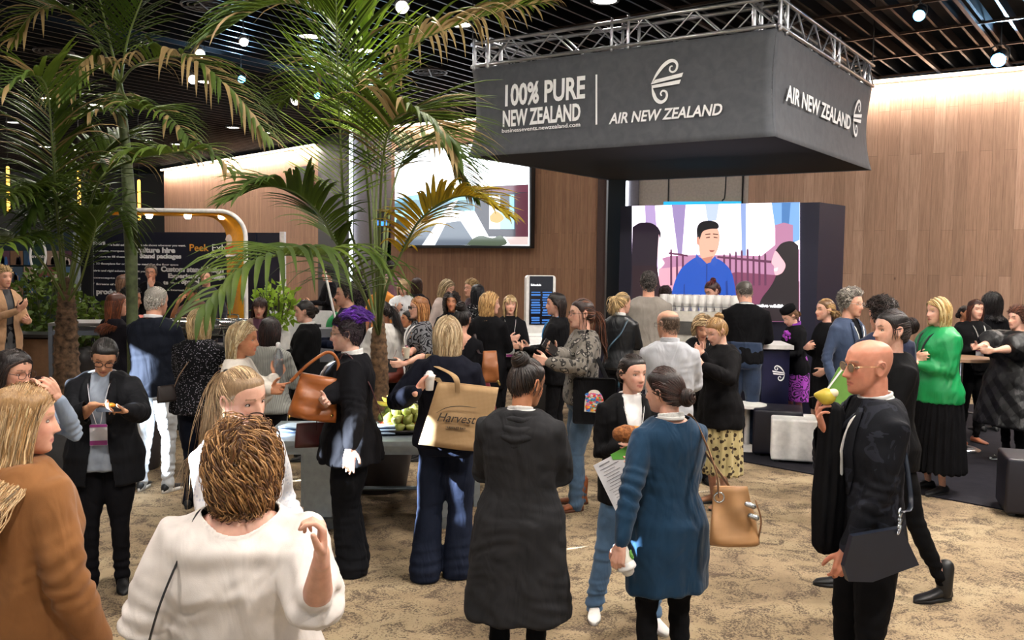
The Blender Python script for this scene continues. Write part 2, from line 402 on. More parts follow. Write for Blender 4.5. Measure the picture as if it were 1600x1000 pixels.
def cap_mesh(mb, c, rs, off=.010, line='f', m=0, rough=0):
    V, Q, T3 = head_grid(m, 40, 48); f = hair_f(V, line)
    cen = np.array([0, .005, .0]); n = V - cen; n /= np.linalg.norm(n, axis=1)[:, None]
    s = np.clip((f + .004) / .040, 0, 1) ** .8; s = s * s * (3 - 2 * s)
    o = -.006 + (off + .006) * s + (rough * wavenoise(V, (60, 60, 60), rs.randint(999)) * s if rough else 0)
    V = V + n * o[:, None]; keep = s > .0
    col = hcol(c, 1, rs, 0)[0] * .85
    Qk = Q[keep[Q].any(1)]; mb.add(V, Qk, [t for t in T3 if t[2] == len(V) - 1], np.tile(col, (len(V), 1)))
def roots(N, rs, line='f', top_bias=0):
    out = []
    while len(out) < N:
        v = rs.normal(0, 1, (N * 4, 3)); v /= np.linalg.norm(v, axis=1)[:, None]
        p = v * np.array([.075, .098, .112]) + np.array([0, .004, 0])
        ok = hair_f(p, line) > -.002; out.extend(p[ok])
    return np.array(out[:N])
def hang(Rt, L, rs, S=14, vol=.012, part=0.0, yaw=0, sw=1, back=.35, face_ang=62, low=.215, wave=0, curl=0, curlen=.04, ends=.02, tuck=0):
    N = len(Rt); P = np.zeros((N, S, 3)); p = Rt.copy(); nT = np.zeros((N, 3)); off = vol * (.35 + .9 * rs.rand(N)); p = push_head(p, off)
    Ln = np.maximum(.04, (Rt[:, 2] + L) * (1 + ends * rs.normal(0, 1, N)) + .035 * np.clip(Rt[:, 2] / .1, 0, 1)); st = Ln / (S - 1)
    sx = np.sign(Rt[:, 0] - part + 1e-6); P[:, 0] = p; v = None
    for i in range(1, S):
        nrm = (p - [0, .004, 0]) / np.array([.074, .097, .112]) ** 2; nrm /= np.linalg.norm(nrm, axis=1)[:, None]
        topn = np.clip((nrm[:, 2] - .1) / .7, 0, 1)[:, None]
        d = np.array([0, back * .25, -1.]) * (1 - topn) + topn * np.stack([sx * .9, np.full(N, back), np.full(N, -.3)], 1)
        inside = np.clip(1 - (np.abs(p[:, 2]) / .13), 0, 1)[:, None]; t_ = d - nrm * (d * nrm).sum(1)[:, None] * (inside > 0)
        d = np.where(p[:, 2:3] > -.05, t_, [0, 0, -1.]); hit = np.linalg.norm(nT, axis=1, keepdims=True) > .5; bk = np.array([math.sin(yaw), math.cos(yaw), 0]); g_ = np.where(p @ bk > -.02, .7, -.5)[:, None] * bk + [0, 0, -1.]; d = np.where(hit, g_ - nT * np.minimum((g_ * nT).sum(1), 0)[:, None], d); d /= np.linalg.norm(d, axis=1)[:, None] + 1e-9
        v = d if v is None else v * .35 + d * .65; v /= np.linalg.norm(v, axis=1)[:, None]
        p = p + v * st[:, None]
        c_ = np.array([0, .004, 0]); r_ = np.array([.074, .097, .112]) + off[:, None]; q_ = (p - c_) / r_; Lq = np.linalg.norm(q_, axis=1, keepdims=True); p = np.where((Lq < 1) | (p[:, 2:3] > -.03), c_ + q_ / (Lq + 1e-9) * r_, p)
        ph = np.arctan2(np.abs(p[:, 0]), -p[:, 1]); rr = np.hypot(p[:, 0], p[:, 1]); lim = np.radians(face_ang) + tuck * np.radians(30)
        hl = np.interp(ph, HL_P, HL_Z['f']); m_ = (ph < lim) & (p[:, 2] < hl + .004) & (p[:, 2] > -.2)
        a = np.where(m_, lim, ph); p = np.stack([np.where(m_, np.sign(p[:, 0] + 1e-9) * np.sin(a) * np.maximum(rr, .078), p[:, 0]), np.where(m_, -np.cos(a) * np.maximum(rr, .078), p[:, 1]), p[:, 2]], 1)
        # narrow in to the neck, then out over the shoulders
        nk = np.clip((-.06 - p[:, 2]) / .1, 0, 1)[:, None] * .05; p[:, :2] -= p[:, :2] * nk * (np.hypot(p[:, 0], p[:, 1]) > .075)[:, None]
        p2 = push_torso(p, yaw, sw, off + .004, low); de = p2 - p; dl = np.linalg.norm(de, axis=1, keepdims=True); nT = np.where(dl > 1e-4, de / (dl + 1e-9), 0); p = p2; P[:, i] = p
    for _ in range(2): P[:, 1:-1] = (P[:, :-2] + 2 * P[:, 1:-1] + P[:, 2:]) / 4
    t = np.linspace(0, 1, S)[None, :]
    if wave:
        ph = rs.rand(N, 1) * 6.28; a = wave * t; P[..., 0] += a * np.sin(t * Ln[:, None] / .1 * 6.28 * .8 + ph); P[..., 1] += a * .7 * np.cos(t * Ln[:, None] / .1 * 5 + ph)
    if curl:
        ph = rs.rand(N, 1) * 6.28; fq = Ln[:, None] / curlen * 6.28 * (.8 + .4 * rs.rand(N, 1)); a = curl * np.minimum(1, .45 + t * 5) * (.6 + .8 * rs.rand(N, 1))
        n_ = P - [0, .004, 0]; n_[..., 2] *= .3; n_ /= np.linalg.norm(n_, axis=2)[..., None] + 1e-9
        sd = np.stack([-n_[..., 1], n_[..., 0], np.zeros_like(t + ph)], -1)
        P = P + n_ * (a * np.cos(fq * t + ph) + a * .3)[..., None] + sd * (a * np.sin(fq * t + ph))[..., None]
        P[..., 2] += a * .5 * np.sin(fq * t * 1.3 + ph)
    return P
def gather(Rt, tie, rs, S=9, off=.0125):
    c = np.array([0, .004, 0]); r = np.array([.074, .097, .112]); a = (Rt - c) / r; a /= np.linalg.norm(a, axis=1)[:, None]
    b = (np.array(tie) - c) / r; b /= np.linalg.norm(b); t = np.linspace(0, 1, S)[None, :, None]
    om = np.arccos(np.clip((a * b).sum(1), -1, .999))[:, None, None]
    q = (np.sin((1 - t) * om) * a[:, None] + np.sin(t * om) * b[None, None]) / np.sin(om)
    o = (off * (.6 + .8 * rs.rand(len(Rt))))[:, None, None] * np.minimum(1, t * 3.5)
    return c + q * (r + o)
def make_hair(parent, M, h, seed, lod, yaw=0, sw=1, m=0, H=1.7):
    """h: dict(kind, c, c2, L, ...)"""
    rs = np.random.RandomState(seed); kind = h['kind']; c = h.get('c', '3a2618'); c2 = h.get('c2', c)
    N = int(h.get('n', 950) * lod); w = h.get('w', .0042) / max(lod, .2) ** .6; mb = MB(); low = H * .114
    line = h.get('line', 'm' if m else 'f')
    def colr(n, v=.22):
        a = hcol(c, n, rs, v); b = hcol(c2, n, rs, v); k = (rs.rand(n, 1) < h.get('mix', .45)); return np.where(k, a, b)
    L = h.get('L', .4)
    if kind == 'bald': return None
    if kind in ('buzz', 'balding'):
        cap_mesh(mb, c, rs, h.get('off', .0035), line if kind == 'buzz' else 'balding', m, .0012)
        Rt = roots(int(N * .9), rs, 'm' if kind == 'buzz' else 'balding'); P = hang(Rt, 0, rs, 4, .004); P = P[:, :1] + (P - P[:, :1]) * .28
        P += (P - [0, .004, 0]) * .03; locks(mb, P, w * .5, colr(len(Rt), .3))
    elif kind == 'short':
        cap_mesh(mb, c, rs, .009, line, m, .002); ln = h.get('ln', .045); n = int(N * 1.5); Rt = roots(n, rs, line)
        fw = h.get('dir', (0, .7, .2)); d = np.tile(np.array(fw, float), (n, 1)) + rs.normal(0, .28, (n, 3)); d[:, 0] += np.sign(Rt[:, 0]) * .15
        sidek = np.clip(1 - Rt[:, 2] / .05, 0, 1)[:, None]; d = d * (1 - sidek) + np.array([0, .45, -1.]) * sidek
        cen = np.array([0, .004, 0]); nn = (Rt - cen) / np.array([.075, .098, .112]) ** 2; nn /= np.linalg.norm(nn, axis=1)[:, None]
        d = d - nn * (d * nn).sum(1)[:, None]; d /= np.linalg.norm(d, axis=1)[:, None] + 1e-9
        topk = np.clip(Rt[:, 2] / .07, 0, 1)[:, None]; tt = np.linspace(0, 1, 6)[None, :, None]
        lens = ln * (.45 + .75 * topk)[:, None] * (.7 + .6 * rs.rand(n, 1, 1))
        P = (Rt + nn * .004)[:, None] + d[:, None] * tt * lens + nn[:, None] * (np.sin(tt * 2.4) * (h.get('lift', .014)) * (.3 + topk)[:, None])
        P = push_head(P, np.full(P.shape[:2], .006)); 
        if h.get('curl'): P += rs.normal(0, h['curl'], P.shape) * tt
        locks(mb, P, w * .8, colr(n, .28), taper=.2)
        if h.get('crest'):
            Rt = Rt[(Rt[:, 2] > .045) & (np.abs(Rt[:, 0]) < .06)]; n = len(Rt); tt = np.linspace(0, 1, 8)[None, :, None]
            d = np.array([.02, .75, .20]) + rs.normal(0, .07, (n, 3)); P = Rt[:, None] + d[:, None] * tt * .13 + np.array([0, 0, 1.]) * (np.sin(tt * 2.9) * .042 * (.6 + .6 * rs.rand(n, 1, 1)))
            P = push_head(P, np.full(P.shape[:2], .012)); locks(mb, P, w * 1.9, hcol(h['crest'], n, rs, .35), taper=.3)
    elif kind in ('long', 'bob', 'curly'):
        cap_mesh(mb, c, rs, .009, line, m); Rt = roots(N, rs, line)
        cu = h.get('curl', .011) if kind == 'curly' else h.get('curl', 0)
        P = hang(Rt, L, rs, h.get('S', 14 if kind != 'curly' else 26), h.get('vol', .013), h.get('part', 0), yaw, sw, h.get('back', .35), h.get('fa', 62), low,
                 h.get('wave', .006), cu, h.get('curlen', .045), h.get('ends', .03), h.get('tuck', 0))
        locks(mb, P, w, colr(N), taper=h.get('taper', .4))
    elif kind in ('pony', 'bun', 'lowbun'):
        cap_mesh(mb, c, rs, .007, line, m); tie = h.get('tie', {'pony': (0, .085, .05), 'bun': (0, .05, .10), 'lowbun': (0, .095, -.03)}[kind])
        Rt = roots(int(N * .8), rs, line); P = gather(Rt, tie, rs); locks(mb, P, w * .9, colr(len(Rt)), taper=.8)
        tie = np.array(tie); cen = np.array([0, .004, 0]); nn = (tie - cen) / np.array([.074, .097, .112]) ** 2; nn /= np.linalg.norm(nn)
        if kind == 'pony':
            n = int(N * .5); S = 14; tt = np.linspace(0, 1, S)[None, :, None]; st = rs.normal(0, .010, (n, 1, 3)); PL = h.get('PL', .30)
            P = (tie + nn * .012) + st * (.5 + 2.2 * tt ** .7) + nn * (np.sin(np.minimum(tt * 3.5, 1.9)) * .045) + np.array([0, 0, -1.]) * (tt ** 1.25 * PL * (1 + .12 * rs.normal(0, 1, (n, 1, 1))))
            P = push_head(P, np.full(P.shape[:2], .012) + .01 * rs.rand(n, 1)); P = push_torso(P, yaw, sw, np.full(P.shape[:2], .012), low)
            P[..., 0] += .012 * np.sin(tt[..., 0] * 5 + rs.rand(n, 1) * 6); P[..., 0] += h.get('px', 0) * tt[..., 0]
            locks(mb, P, w, colr(n))
            tube(mb, [tuple(tie + nn * .004), tuple(tie + nn * .022)], [.016, .015], 10, np.array(srgb(h.get('band', c))[:3]) * .6)
        else:
            r_ = h.get('br', .034); cb = tie + nn * r_ * .75; n = int(70 * max(lod, .5)); S = 12; t = np.linspace(0, 1, S)[None, :, None]
            ball(mb, cb, r_ * .82, 12, 8, col=hcol(c, 1, rs, 0)[0] * .7)
            a0 = rs.rand(n, 1, 1) * 6.28; el = rs.normal(0, .6, (n, 1, 1)); sp = 2 + rs.rand(n, 1, 1) * 2
            u1 = np.cross(nn, [1., .2, 0]); u1 /= np.linalg.norm(u1); u2 = np.cross(nn, u1)
            P = cb + r_ * (u1 * np.cos(a0 + sp * t) * np.cos(el + t * .5) + u2 * np.sin(a0 + sp * t) * np.cos(el + t * .5) + nn * np.sin(el + t * .5)) * (1 + .12 * rs.rand(n, 1, 1))
            locks(mb, P, w * 1.1, colr(n), taper=.5)
        if h.get('loose', 12):
            k = h.get('loose', 12); Rt = roots(k * 6, rs, line); ph = np.arctan2(np.abs(Rt[:, 0]), -Rt[:, 1]); Rt = Rt[(ph > .9) & (ph < 1.9) & (Rt[:, 2] < .05)][:k]
            if len(Rt): locks(mb, hang(Rt, h.get('LL', .05), rs, 10, .012, 0, yaw, sw, low=low, wave=.008), w * .4, colr(len(Rt)))
    if h.get('fringe'):
        k = int(60 * max(lod, .5)); x = rs.uniform(-.055, .055, k); S = 8; t = np.linspace(0, 1, S)[None, :]
        z = .088 - t * (.088 - h['fringe'] + .006 * rs.normal(0, 1, (k, 1))); yy = -.096 * np.sqrt(np.clip(1 - (z / .125) ** 2, .05, 1)) * np.sqrt(1 - (x[:, None] / .095) ** 2) - .006
        P = np.stack([x[:, None] * (1 + .25 * t) + 0 * z, yy, z], -1); locks(mb, P, w * .8, colr(k), taper=.6)
    mb.xf(M); return build(mb, 'hair', hair_mat(h.get('rough', .42)), parent)

TZ = np.array([.44, .475, .50, .53, .57, .62, .67, .725, .77, .802, .823, .842, .858, .875])
TF = dict(w=[.075, .092, .100, .103, .095, .079, .081, .087, .092, .093, .080, .055, .034, .029],
          d=[.050, .060, .065, .067, .060, .052, .056, .067, .063, .052, .046, .038, .034, .031],
          y=[.004, .006, .007, .005, .000, -.002, -.004, -.008, -.003, .004, .008, .009, .006, .003])
TM = dict(w=[.070, .086, .092, .094, .091, .087, .092, .099, .104, .104, .090, .064, .040, .034],
          d=[.050, .060, .063, .063, .060, .057, .060, .066, .063, .055, .048, .042, .038, .035],
          y=[.004, .006, .006, .003, .000, -.003, -.005, -.006, -.002, .004, .008, .009, .006, .003])
def vnormals(me):
    a = np.empty(len(me.vertices) * 3); me.vertex_normals.foreach_get('vector', a); return a.reshape(-1, 3)
def cut(me, V, dist, snapfn):
    """delete faces fully inside (dist<0), snap the remaining inside vertices to the border"""
    ins = dist < 0; bm = bmesh.new(); bm.from_mesh(me); bm.verts.ensure_lookup_table()
    dead = [f for f in bm.faces if all(ins[v.index] for v in f.verts)]
    bmesh.ops.delete(bm, geom=dead, context='FACES'); bm.verts.ensure_lookup_table()
    bm.to_mesh(me); bm.free()
    V = get_v(me); set_v(me, snapfn(V)); return me

FINGS = ((.030, .070, .0082), (.010, .079, .0085), (-.010, .073, .0081), (-.028, .057, .0072))
def hand_prims(mb, W, d, n, right, s, curl=.35, spread=.05, thumb=.3, pinch=0, point=False):
    W, d, n = Vector(W), Vector(d).normalized(), Vector(n); n = (n - d * n.dot(d)).normalized()
    t = d.cross(n) * (1 if right else -1)
    tube(mb, [W - d * .02 * s, W + d * .012 * s], [.024 * s, .022 * s], 10)
    for i, (o, L, r) in enumerate(FINGS):
        k = W + (d * (.088 - abs(o - .01) * .25) + t * o) * s
        tube(mb, [W + (t * o * .55) * s, W + (d * .045 + t * o * .85) * s, k], [.0135 * s, .0135 * s, .0105 * s], 8)
        c = curl * (1 + .18 * i * (1 if curl > .2 else 0)); sd = d + t * (spread * (1.5 - i)); sd.normalize(); p = k; a = 0
        if point and i == 0: c = .08
        P = [k - d * .01 * s, k]
        for L2, ca in ((.45, .9), (.31, 1.0), (.24, .7)):
            a += c * ca; p = p + (sd * math.cos(a) + n * math.sin(a)) * L * L2 * s; P.append(p)
        tube(mb, P, [r * 1.12 * s, r * 1.1 * s, r * s, r * .93 * s, r * .78 * s], 8)
    b = W + (d * .022 + t * .022) * s; td = (d * .62 + t * .72 + n * (.25 + thumb)).normalized(); k1 = b + td * .038 * s
    td2 = (d * .85 + t * (.42 - pinch) + n * (.2 + thumb * .8)).normalized(); k2 = k1 + td2 * .032 * s; td3 = (d * .9 + t * (.15 - pinch) + n * (.2 + thumb)).normalized()
    tube(mb, [W + d * .005 * s, b, k1, k2, k2 + td3 * .024 * s], [.014 * s, .0145 * s, .0115 * s, .0100 * s, .0080 * s], 8)
def ik(S, T, a, b, pole):
    S, T, pole = Vector(S), Vector(T), Vector(pole); D = T - S; L = D.length; mx = (a + b) * .995
    if L > mx: T = S + D * (mx / L); D = T - S; L = mx
    L = max(L, abs(a - b) + .02); u = D.normalized(); x = (a * a - b * b + L * L) / (2 * L); h = math.sqrt(max(a * a - x * x, 0))
    q = pole - u * pole.dot(u); q.normalize(); return S + u * x + q * h, T
PEOPLE = []
def person(name, px, top, Y, yaw, label, m=0, skin='light', g=1.0, sw=1.0, lean=0, side=0, head=(0, 0, 0), hair=None, tp=None, inner=None, bt=None,
           shoe=None, rh='down', lh='down', rk=None, lk=None, feet=(0, 0), brow=None, lip='b06058', lany=None, specs=None, gold=0, group=None, collar=None, seed=None, H=None, bare=None, cardy=None, smile=0, lod=None, nofeet=False):
    """px/top: where the head shows in the picture; Y: distance; yaw 0 faces the camera, 90 right, 180 away"""
    seed = seed or (abs(hash_(name)) % 9999); rs = np.random.RandomState(seed)
    hp = at(px, top, Y); hh = (hair or {}).get('pad', .018); H = H or (hp.z - hh) * 1.012; base = Vector((hp.x, Y, 0)); s = H / 1.7
    lod = lod if lod is not None else (1.6 if Y < 3.5 else 1.0 if Y < 7 else .62 if Y < 11 else .4)
    vox = min(max(.00105 * Y, .0042), .0085); yw = R(yaw); loc = Matrix.Translation(base) @ Matrix.Rotation(yw, 4, 'Z')
    # put the head, not the feet, on the pixel when leaning
    hipz = .53 * H; ln = R(lean); sd = R(side)
    off = Matrix.Rotation(yw, 3, 'Z') @ Vector((math.sin(sd) * .45 * H, -math.sin(ln) * .45 * H, 0)); base = base - off
    if lean: H = H + .4 * H * (1 - math.cos(ln)); s = H / 1.7
    loc = Matrix.Translation(base) @ Matrix.Rotation(yw, 4, 'Z'); inv = loc.inverted()
    root = empty('person', base, yw, label, 'person', group)
    T = TM if m else TF; gg = lambda z: g if np.isscalar(g) else np.interp(z, [.45, .6, .8], g)
    def bend(V):
        V = np.array(V, float); one = V.ndim == 1; V = V.reshape(-1, 3).copy()
        k = np.clip((V[:, 2] - .50 * H) / (.10 * H), 0, 1); k = k * k * (3 - 2 * k); a = k * ln; b = k * sd
        y, z, x = V[:, 1], V[:, 2] - hipz, V[:, 0]; y2 = y * np.cos(a) - z * np.sin(a); z2 = y * np.sin(a) + z * np.cos(a)
        x2 = x * np.cos(b) + z2 * np.sin(b); z3 = -x * np.sin(b) + z2 * np.cos(b)
        V = np.stack([x2, y2, z3 + hipz], 1); return V[0] if one else V
    def ring(z, o=0.0, wf=1.0, df=1.0):
        G_ = gg(z); neck = np.clip((z - .80) / .03, 0, 1); G_ = G_ * (1 - neck) + neck * (1 + (G_ - 1) * .4)
        S_ = 1 + (sw - 1) * np.clip((z - .70) / .06, 0, 1) * (1 - np.clip((z - .825) / .02, 0, 1))
        w_ = np.interp(z, TZ, T['w']) * H * G_ * S_ * wf; d_ = np.interp(z, TZ, T['d']) * H * (1 + (G_ - 1) * 1.25) * df
        return (0, np.interp(z, TZ, T['y']) * H, z * H, w_ + o, d_ + o)
    def shirt_front(x, z, o=.0, back=False):
        r = ring(z / H, o); q = min(.98, abs(x) / r[3]); dd = r[4] * (1 - q ** 2.3) ** (1 / 2.3); return r[1] + (dd if back else -dd)
    # joints
    shw = (.098 if m else .086) * H * (1 + (sw - 1)) + (max(gg(.8) - 1, 0)) * .05
    SH = {k: Vector(bend(np.array([sx * shw, .006 * H, .794 * H]))) for k, sx in (('r', -1), ('l', 1))}
    ua, fa = .165 * H, .148 * H; arms = {}
    for k, sx, tgt, hk in (('r', -1, rh, rk), ('l', 1, lh, lk)):
        hk = dict(hk or {}); S_ = SH[k]; out = Vector((sx, 0, 0)); presets = {
            'down': ((sx * (.155 * H + (gg(.55) - 1) * .14), -.03 * H, .50 * H), (0, -.12, -1), (-sx, 0, 0)),
            'front': ((sx * .05 * H, -.19 * H, .645 * H), (-sx * .7, -.7, .25), (-sx * .6, .3, .3)),
            'hold': ((sx * .035 * H, -.17 * H, .66 * H), (-sx * .55, -.75, .30), (-sx * .5, .35, .6)),
            'cup': ((sx * .07 * H, -.20 * H, .70 * H), (-sx * .6, -.6, .4), (-sx * .5, -.4, 0)),
            'phone': ((sx * .04 * H, -.22 * H, .72 * H), (-sx * .35, -.5, .75), (0, .75, .3)),
            'chin': ((sx * .03 * H, -.11 * H, .80 * H), (-sx * .3, .1, 1), (0, 1, 0)),
            'mouth': ((sx * .045 * H, -.15 * H, .835 * H), (-sx * .5, .3, .7), (0, 1, .1)),
            'cross': ((sx * .022 * H, (-.135 if sx > 0 else -.115) * H, (.665 if sx > 0 else .685) * H), (-sx, .25, .12), (0, 1, 0)),
            'bag': ((sx * .125 * H, -.07 * H, .74 * H), (-sx * .2, .1, 1), (-sx * .3, .9, 0)),
            'behind': ((sx * .09 * H, .10 * H, .56 * H), (-sx * .3, .2, -1), (0, -1, 0)),
            'hip': ((sx * .13 * H, -.06 * H, .57 * H), (-sx * .6, -.4, -.6), (-sx, .2, 0))}
        if isinstance(tgt, str):
            tp_, d0, n0 = presets[tgt]; tv = Vector(bend(np.array(tp_)))
        else:
            if len(tgt) == 3: tv = inv @ at(*tgt)
            else: tv = Vector(tgt[3:]) * H
            d0, n0 = None, None
        pole = Vector(hk.get('pole', (sx * .55, .55, -.75)))
        wr = tv; E, W = ik(S_, wr, ua, fa, pole)
        fd = (W - E).normalized(); d = Vector(hk['d']) if 'd' in hk else (Vector(d0) if d0 else fd.copy()); d = (d.normalized() + fd * .5).normalized()
        n = Vector(hk['n']) if 'n' in hk else (Vector(n0) if n0 else Vector((-sx, .1, .1)))
        if abs(n.normalized().dot(d)) > .95: n = Vector((0, 1, .1))
        arms[k] = dict(S=S_, E=E, W=W, d=d, n=n, fd=fd, sx=sx, k=hk, cen=loc @ (W + d * .075 * s + n.normalized() * .02 * s), palm=n.normalized(), dl=d)
    # head frame
    nk = Vector(bend(np.array([0, .004 * H, .865 * H]))); hs = H * .130 / .225 * (1.0 + .02 * m)
    hc = Vector(bend(np.array([0, -.010 * H, H - .110 * H * .130 / .225 * 1.0])))
    HY, HP, HT = [R(a) for a in head]
    Mh = Matrix.Translation(nk) @ Matrix.Rotation(HY, 4, 'Z') @ Matrix.Rotation(ln * .6 + HP, 4, 'X') @ Matrix.Rotation(HT + sd * .5, 4, 'Y') @ Matrix.Translation(Vector((0, -.014 * H, (hc - nk).length - .012 * H))) @ Matrix.Scale(hs, 4)
    # ---- body
    b = MB(); zs = [.49, .53, .57, .62, .67, .72, .76, .79, .812, .832, .845]
    loft(b, [ring(z, -.016) for z in zs], 26); b.V[-1] = bend(b.V[-1])
    nr = (.033 if m else .0272) * H * (1 + (gg(.8) - 1) * .5)
    hb = Mh @ Vector((0, .022, -.055)); n0 = Vector(bend(np.array([0, .008 * H, .80 * H]))); tube(b, [n0, n0.lerp(hb, .5), hb], [nr * 1.22, nr, nr], 16)
    for a in arms.values():
        k = 1 + (gg(.75) - 1) * .7
        tube(b, [a['S'], a['S'].lerp(a['E'], .45), a['E'], a['E'].lerp(a['W'], .35), a['W']], [.036 * s * k, .039 * s * k, .034 * s * k, .035 * s * k, .0225 * s], 12)
        hand_prims(b, a['W'] + a['fd'] * .012 * s, a['d'], a['n'], a['sx'] < 0, s, a['k'].get('curl', .38), a['k'].get('spread', .05), a['k'].get('thumb', .3), a['k'].get('pinch', 0), a['k'].get('point', False))
    ft = {}
    fo = feet if isinstance(feet[0], (tuple, list)) else ((feet[0], 0), (feet[1], 0))
    for k, sx, (fy, fx) in (('r', -1, fo[0]), ('l', 1, fo[1])):
        hipj = Vector((sx * .048 * H, .004 * H, .50 * H)); ank = Vector((sx * (.055 + fx) * H, .015 * H + fy * H, .045 * H)); kn, ank = ik(hipj, ank, .235 * H, .222 * H, Vector((sx * .12, -1, .05)))
        ft[k] = (hipj, kn, ank); tube(b, [hipj, hipj.lerp(kn, .5), kn, kn.lerp(ank, .35), ank], [.060 * s, .062 * s, .042 * s, .041 * s, .028 * s], 12)
    hV, hQ, hT = head_grid(m); Mn = np.array(Mh); b.add(hV @ Mn[:3, :3].T + Mn[:3, 3], hQ, hT)
    e = MB()
    for sx in (-1, 1):
        a = np.linspace(0, 2 * np.pi, 13)[:-1]; P = [(sx * (.074 + .009 * (1 + math.sin(t)) * .5 + .004 * math.cos(t)), .012 + .016 * math.cos(t) + .004 * math.sin(t), -.004 + .029 * math.sin(t)) for t in a]
        tube(e, P + P[:1], .0052, 6, cap=False); ball(e, (sx * .073, .010, -.006), (.006, .014, .024), 10, 6)
    e.xf(Mh)
    for V_, Q_ in zip(e.V, e.Q): pass
    off0 = b.n; [b.V.append(v) for v in e.V]; [b.Q.append(q + off0) for q in e.Q]; [b.T.append(t + off0) for t in e.T]; b.qm += e.qm; b.tm += e.tm; b.n += e.n
    me = remeshed(b, vox); V = get_v(me); Mi = np.array(Mh.inverted()); hl = V @ Mi[:3, :3].T + Mi[:3, 3]
    wts = np.clip((-.095 - hl[:, 2]) / .03, .12, 1); armd = np.ones(len(V))
    for a in arms.values():
        dd = np.linalg.norm(V - np.array(a['W'] + a['d'] * .09), axis=1); armd = np.minimum(armd, np.clip((dd - .10) / .06, .12, 1))
    V = smooth(me, V, 6, np.minimum(wts, armd) if vox < .007 else np.minimum(wts, armd) * .6); set_v(me, V); shade_smooth(me)
    hl = V @ Mi[:3, :3].T + Mi[:3, 3]; x, y, z = hl.T
    sk = np.array(srgb(SKIN.get(skin, skin))[:3]); col = np.tile(sk, (len(V), 1)); inhead = (np.abs(z) < .14) & (np.abs(x) < .1) & (np.abs(y) < .13)
    def put(mask, c_, k): 
        nonlocal col; col = col * (1 - (mask * k)[:, None]) + np.array(srgb(c_)[:3]) * (mask * k)[:, None]
    G = lambda a, s_: np.exp(-(a / s_) ** 2); fr = (y < -.05) & inhead
    ps = max(1, vox / .005)
    put(fr * G(np.abs(x) - .045, .02) * G(z + .03, .02), 'c9604c', .22)
    put(fr * G(x, .012) * G(z + .036, .010), 'c9604c', .15)
    put((fr & (np.abs(x) < .025 - .2 * np.abs(z + .065)) & (np.abs(z + .0655) < .0095 * (1 - (np.abs(x) / .026) ** 2 * .75) * (1 + .2 * (ps - 1)))).astype(float), lip, .75)
    put((fr & (np.abs(x) < .021) & (np.abs(z + .0652) < .0014 * ps)).astype(float), '5a2620', .6)
    bz = .0215 + .006 * np.sin(np.clip((np.abs(x) - .012) / .036, 0, 1) * 2.6); bc = brow or (hair or {}).get('c', '4a3526')
    put((fr & (np.abs(x) > .012) & (np.abs(x) < .048) & (np.abs(z - bz) < .0036 * ps)).astype(float), bc, .72)
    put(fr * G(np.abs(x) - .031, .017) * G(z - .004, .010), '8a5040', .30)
    if hair and hair['kind'] in ('buzz', 'short', 'balding', 'bald') and hair.get('stub', 1):
        f_ = hair_f(hl, 'balding' if hair['kind'] in ('balding', 'bald') else 'm'); put(inhead * np.clip((f_ + .006) / .02, 0, 1) * (1 if hair['kind'] != 'bald' else .22), hair.get('c', '3a2618'), .75)
    if m and hair and hair.get('beard'): put((fr & (z < -.035) & ~((np.abs(x) < .024) & (np.abs(z + .066) < .009))).astype(float) * np.clip((-.035 - z) / .02, 0, 1), hair.get('beard'), .35)
    at_ = me.color_attributes.new('col', 'FLOAT_COLOR', 'POINT'); at_.data.foreach_set('color', np.concatenate([col, np.ones((len(col), 1))], 1).ravel())
    body = link('body', me, skin_mat(), root)
    # eyes
    if Y < 12:
        for sx in (-1, 1):
            q = MB(); ball(q, (sx * .031, -.0660, .0005), (.0150, .0100, .0060), 14, 9, 0)
            ball(q, (sx * .031, -.0725, .0002), (.0064, .0042, .0052), 10, 6, 1)
            P = [(sx * (.031 + .0150 * math.cos(t)), -.0725 + .004 * abs(math.cos(t)), .0003 + .0062 * math.sin(t)) for t in np.linspace(.0, math.pi, 9)]
            tube(q, P, [.0010, .0014, .0017, .0018, .0018, .0018, .0017, .0014, .001], 5, mi=2)
            q.xf(Mh); build(q, 'eye', [plain('eye white', 'b8aaa0', .35), plain('iris', '2a1d16', .2), plain('lash', '1d1310', .6)], root)
    if smile:
        q = MB(); tube(q, [(x_, -.0885 + abs(x_) * .25, -.0655 + abs(x_) ** 2 * 9) for x_ in np.linspace(-.015, .015, 7)], .0032, 8); q.xf(Mh); build(q, 'teeth', plain('teeth', 'e8e2d8', .3), root)
    if hair:
        go_ = (tp or {}).get('off', .012); rr_ = ring(.78, go_); make_hair(root, Mh, hair, seed, lod, HY, ((rr_[3] * 1.05 + .02 + hair.get('push', 0)) / hs, (rr_[4] + .022 + go_ * .3 + hair.get('push', 0)) / hs), m, H)
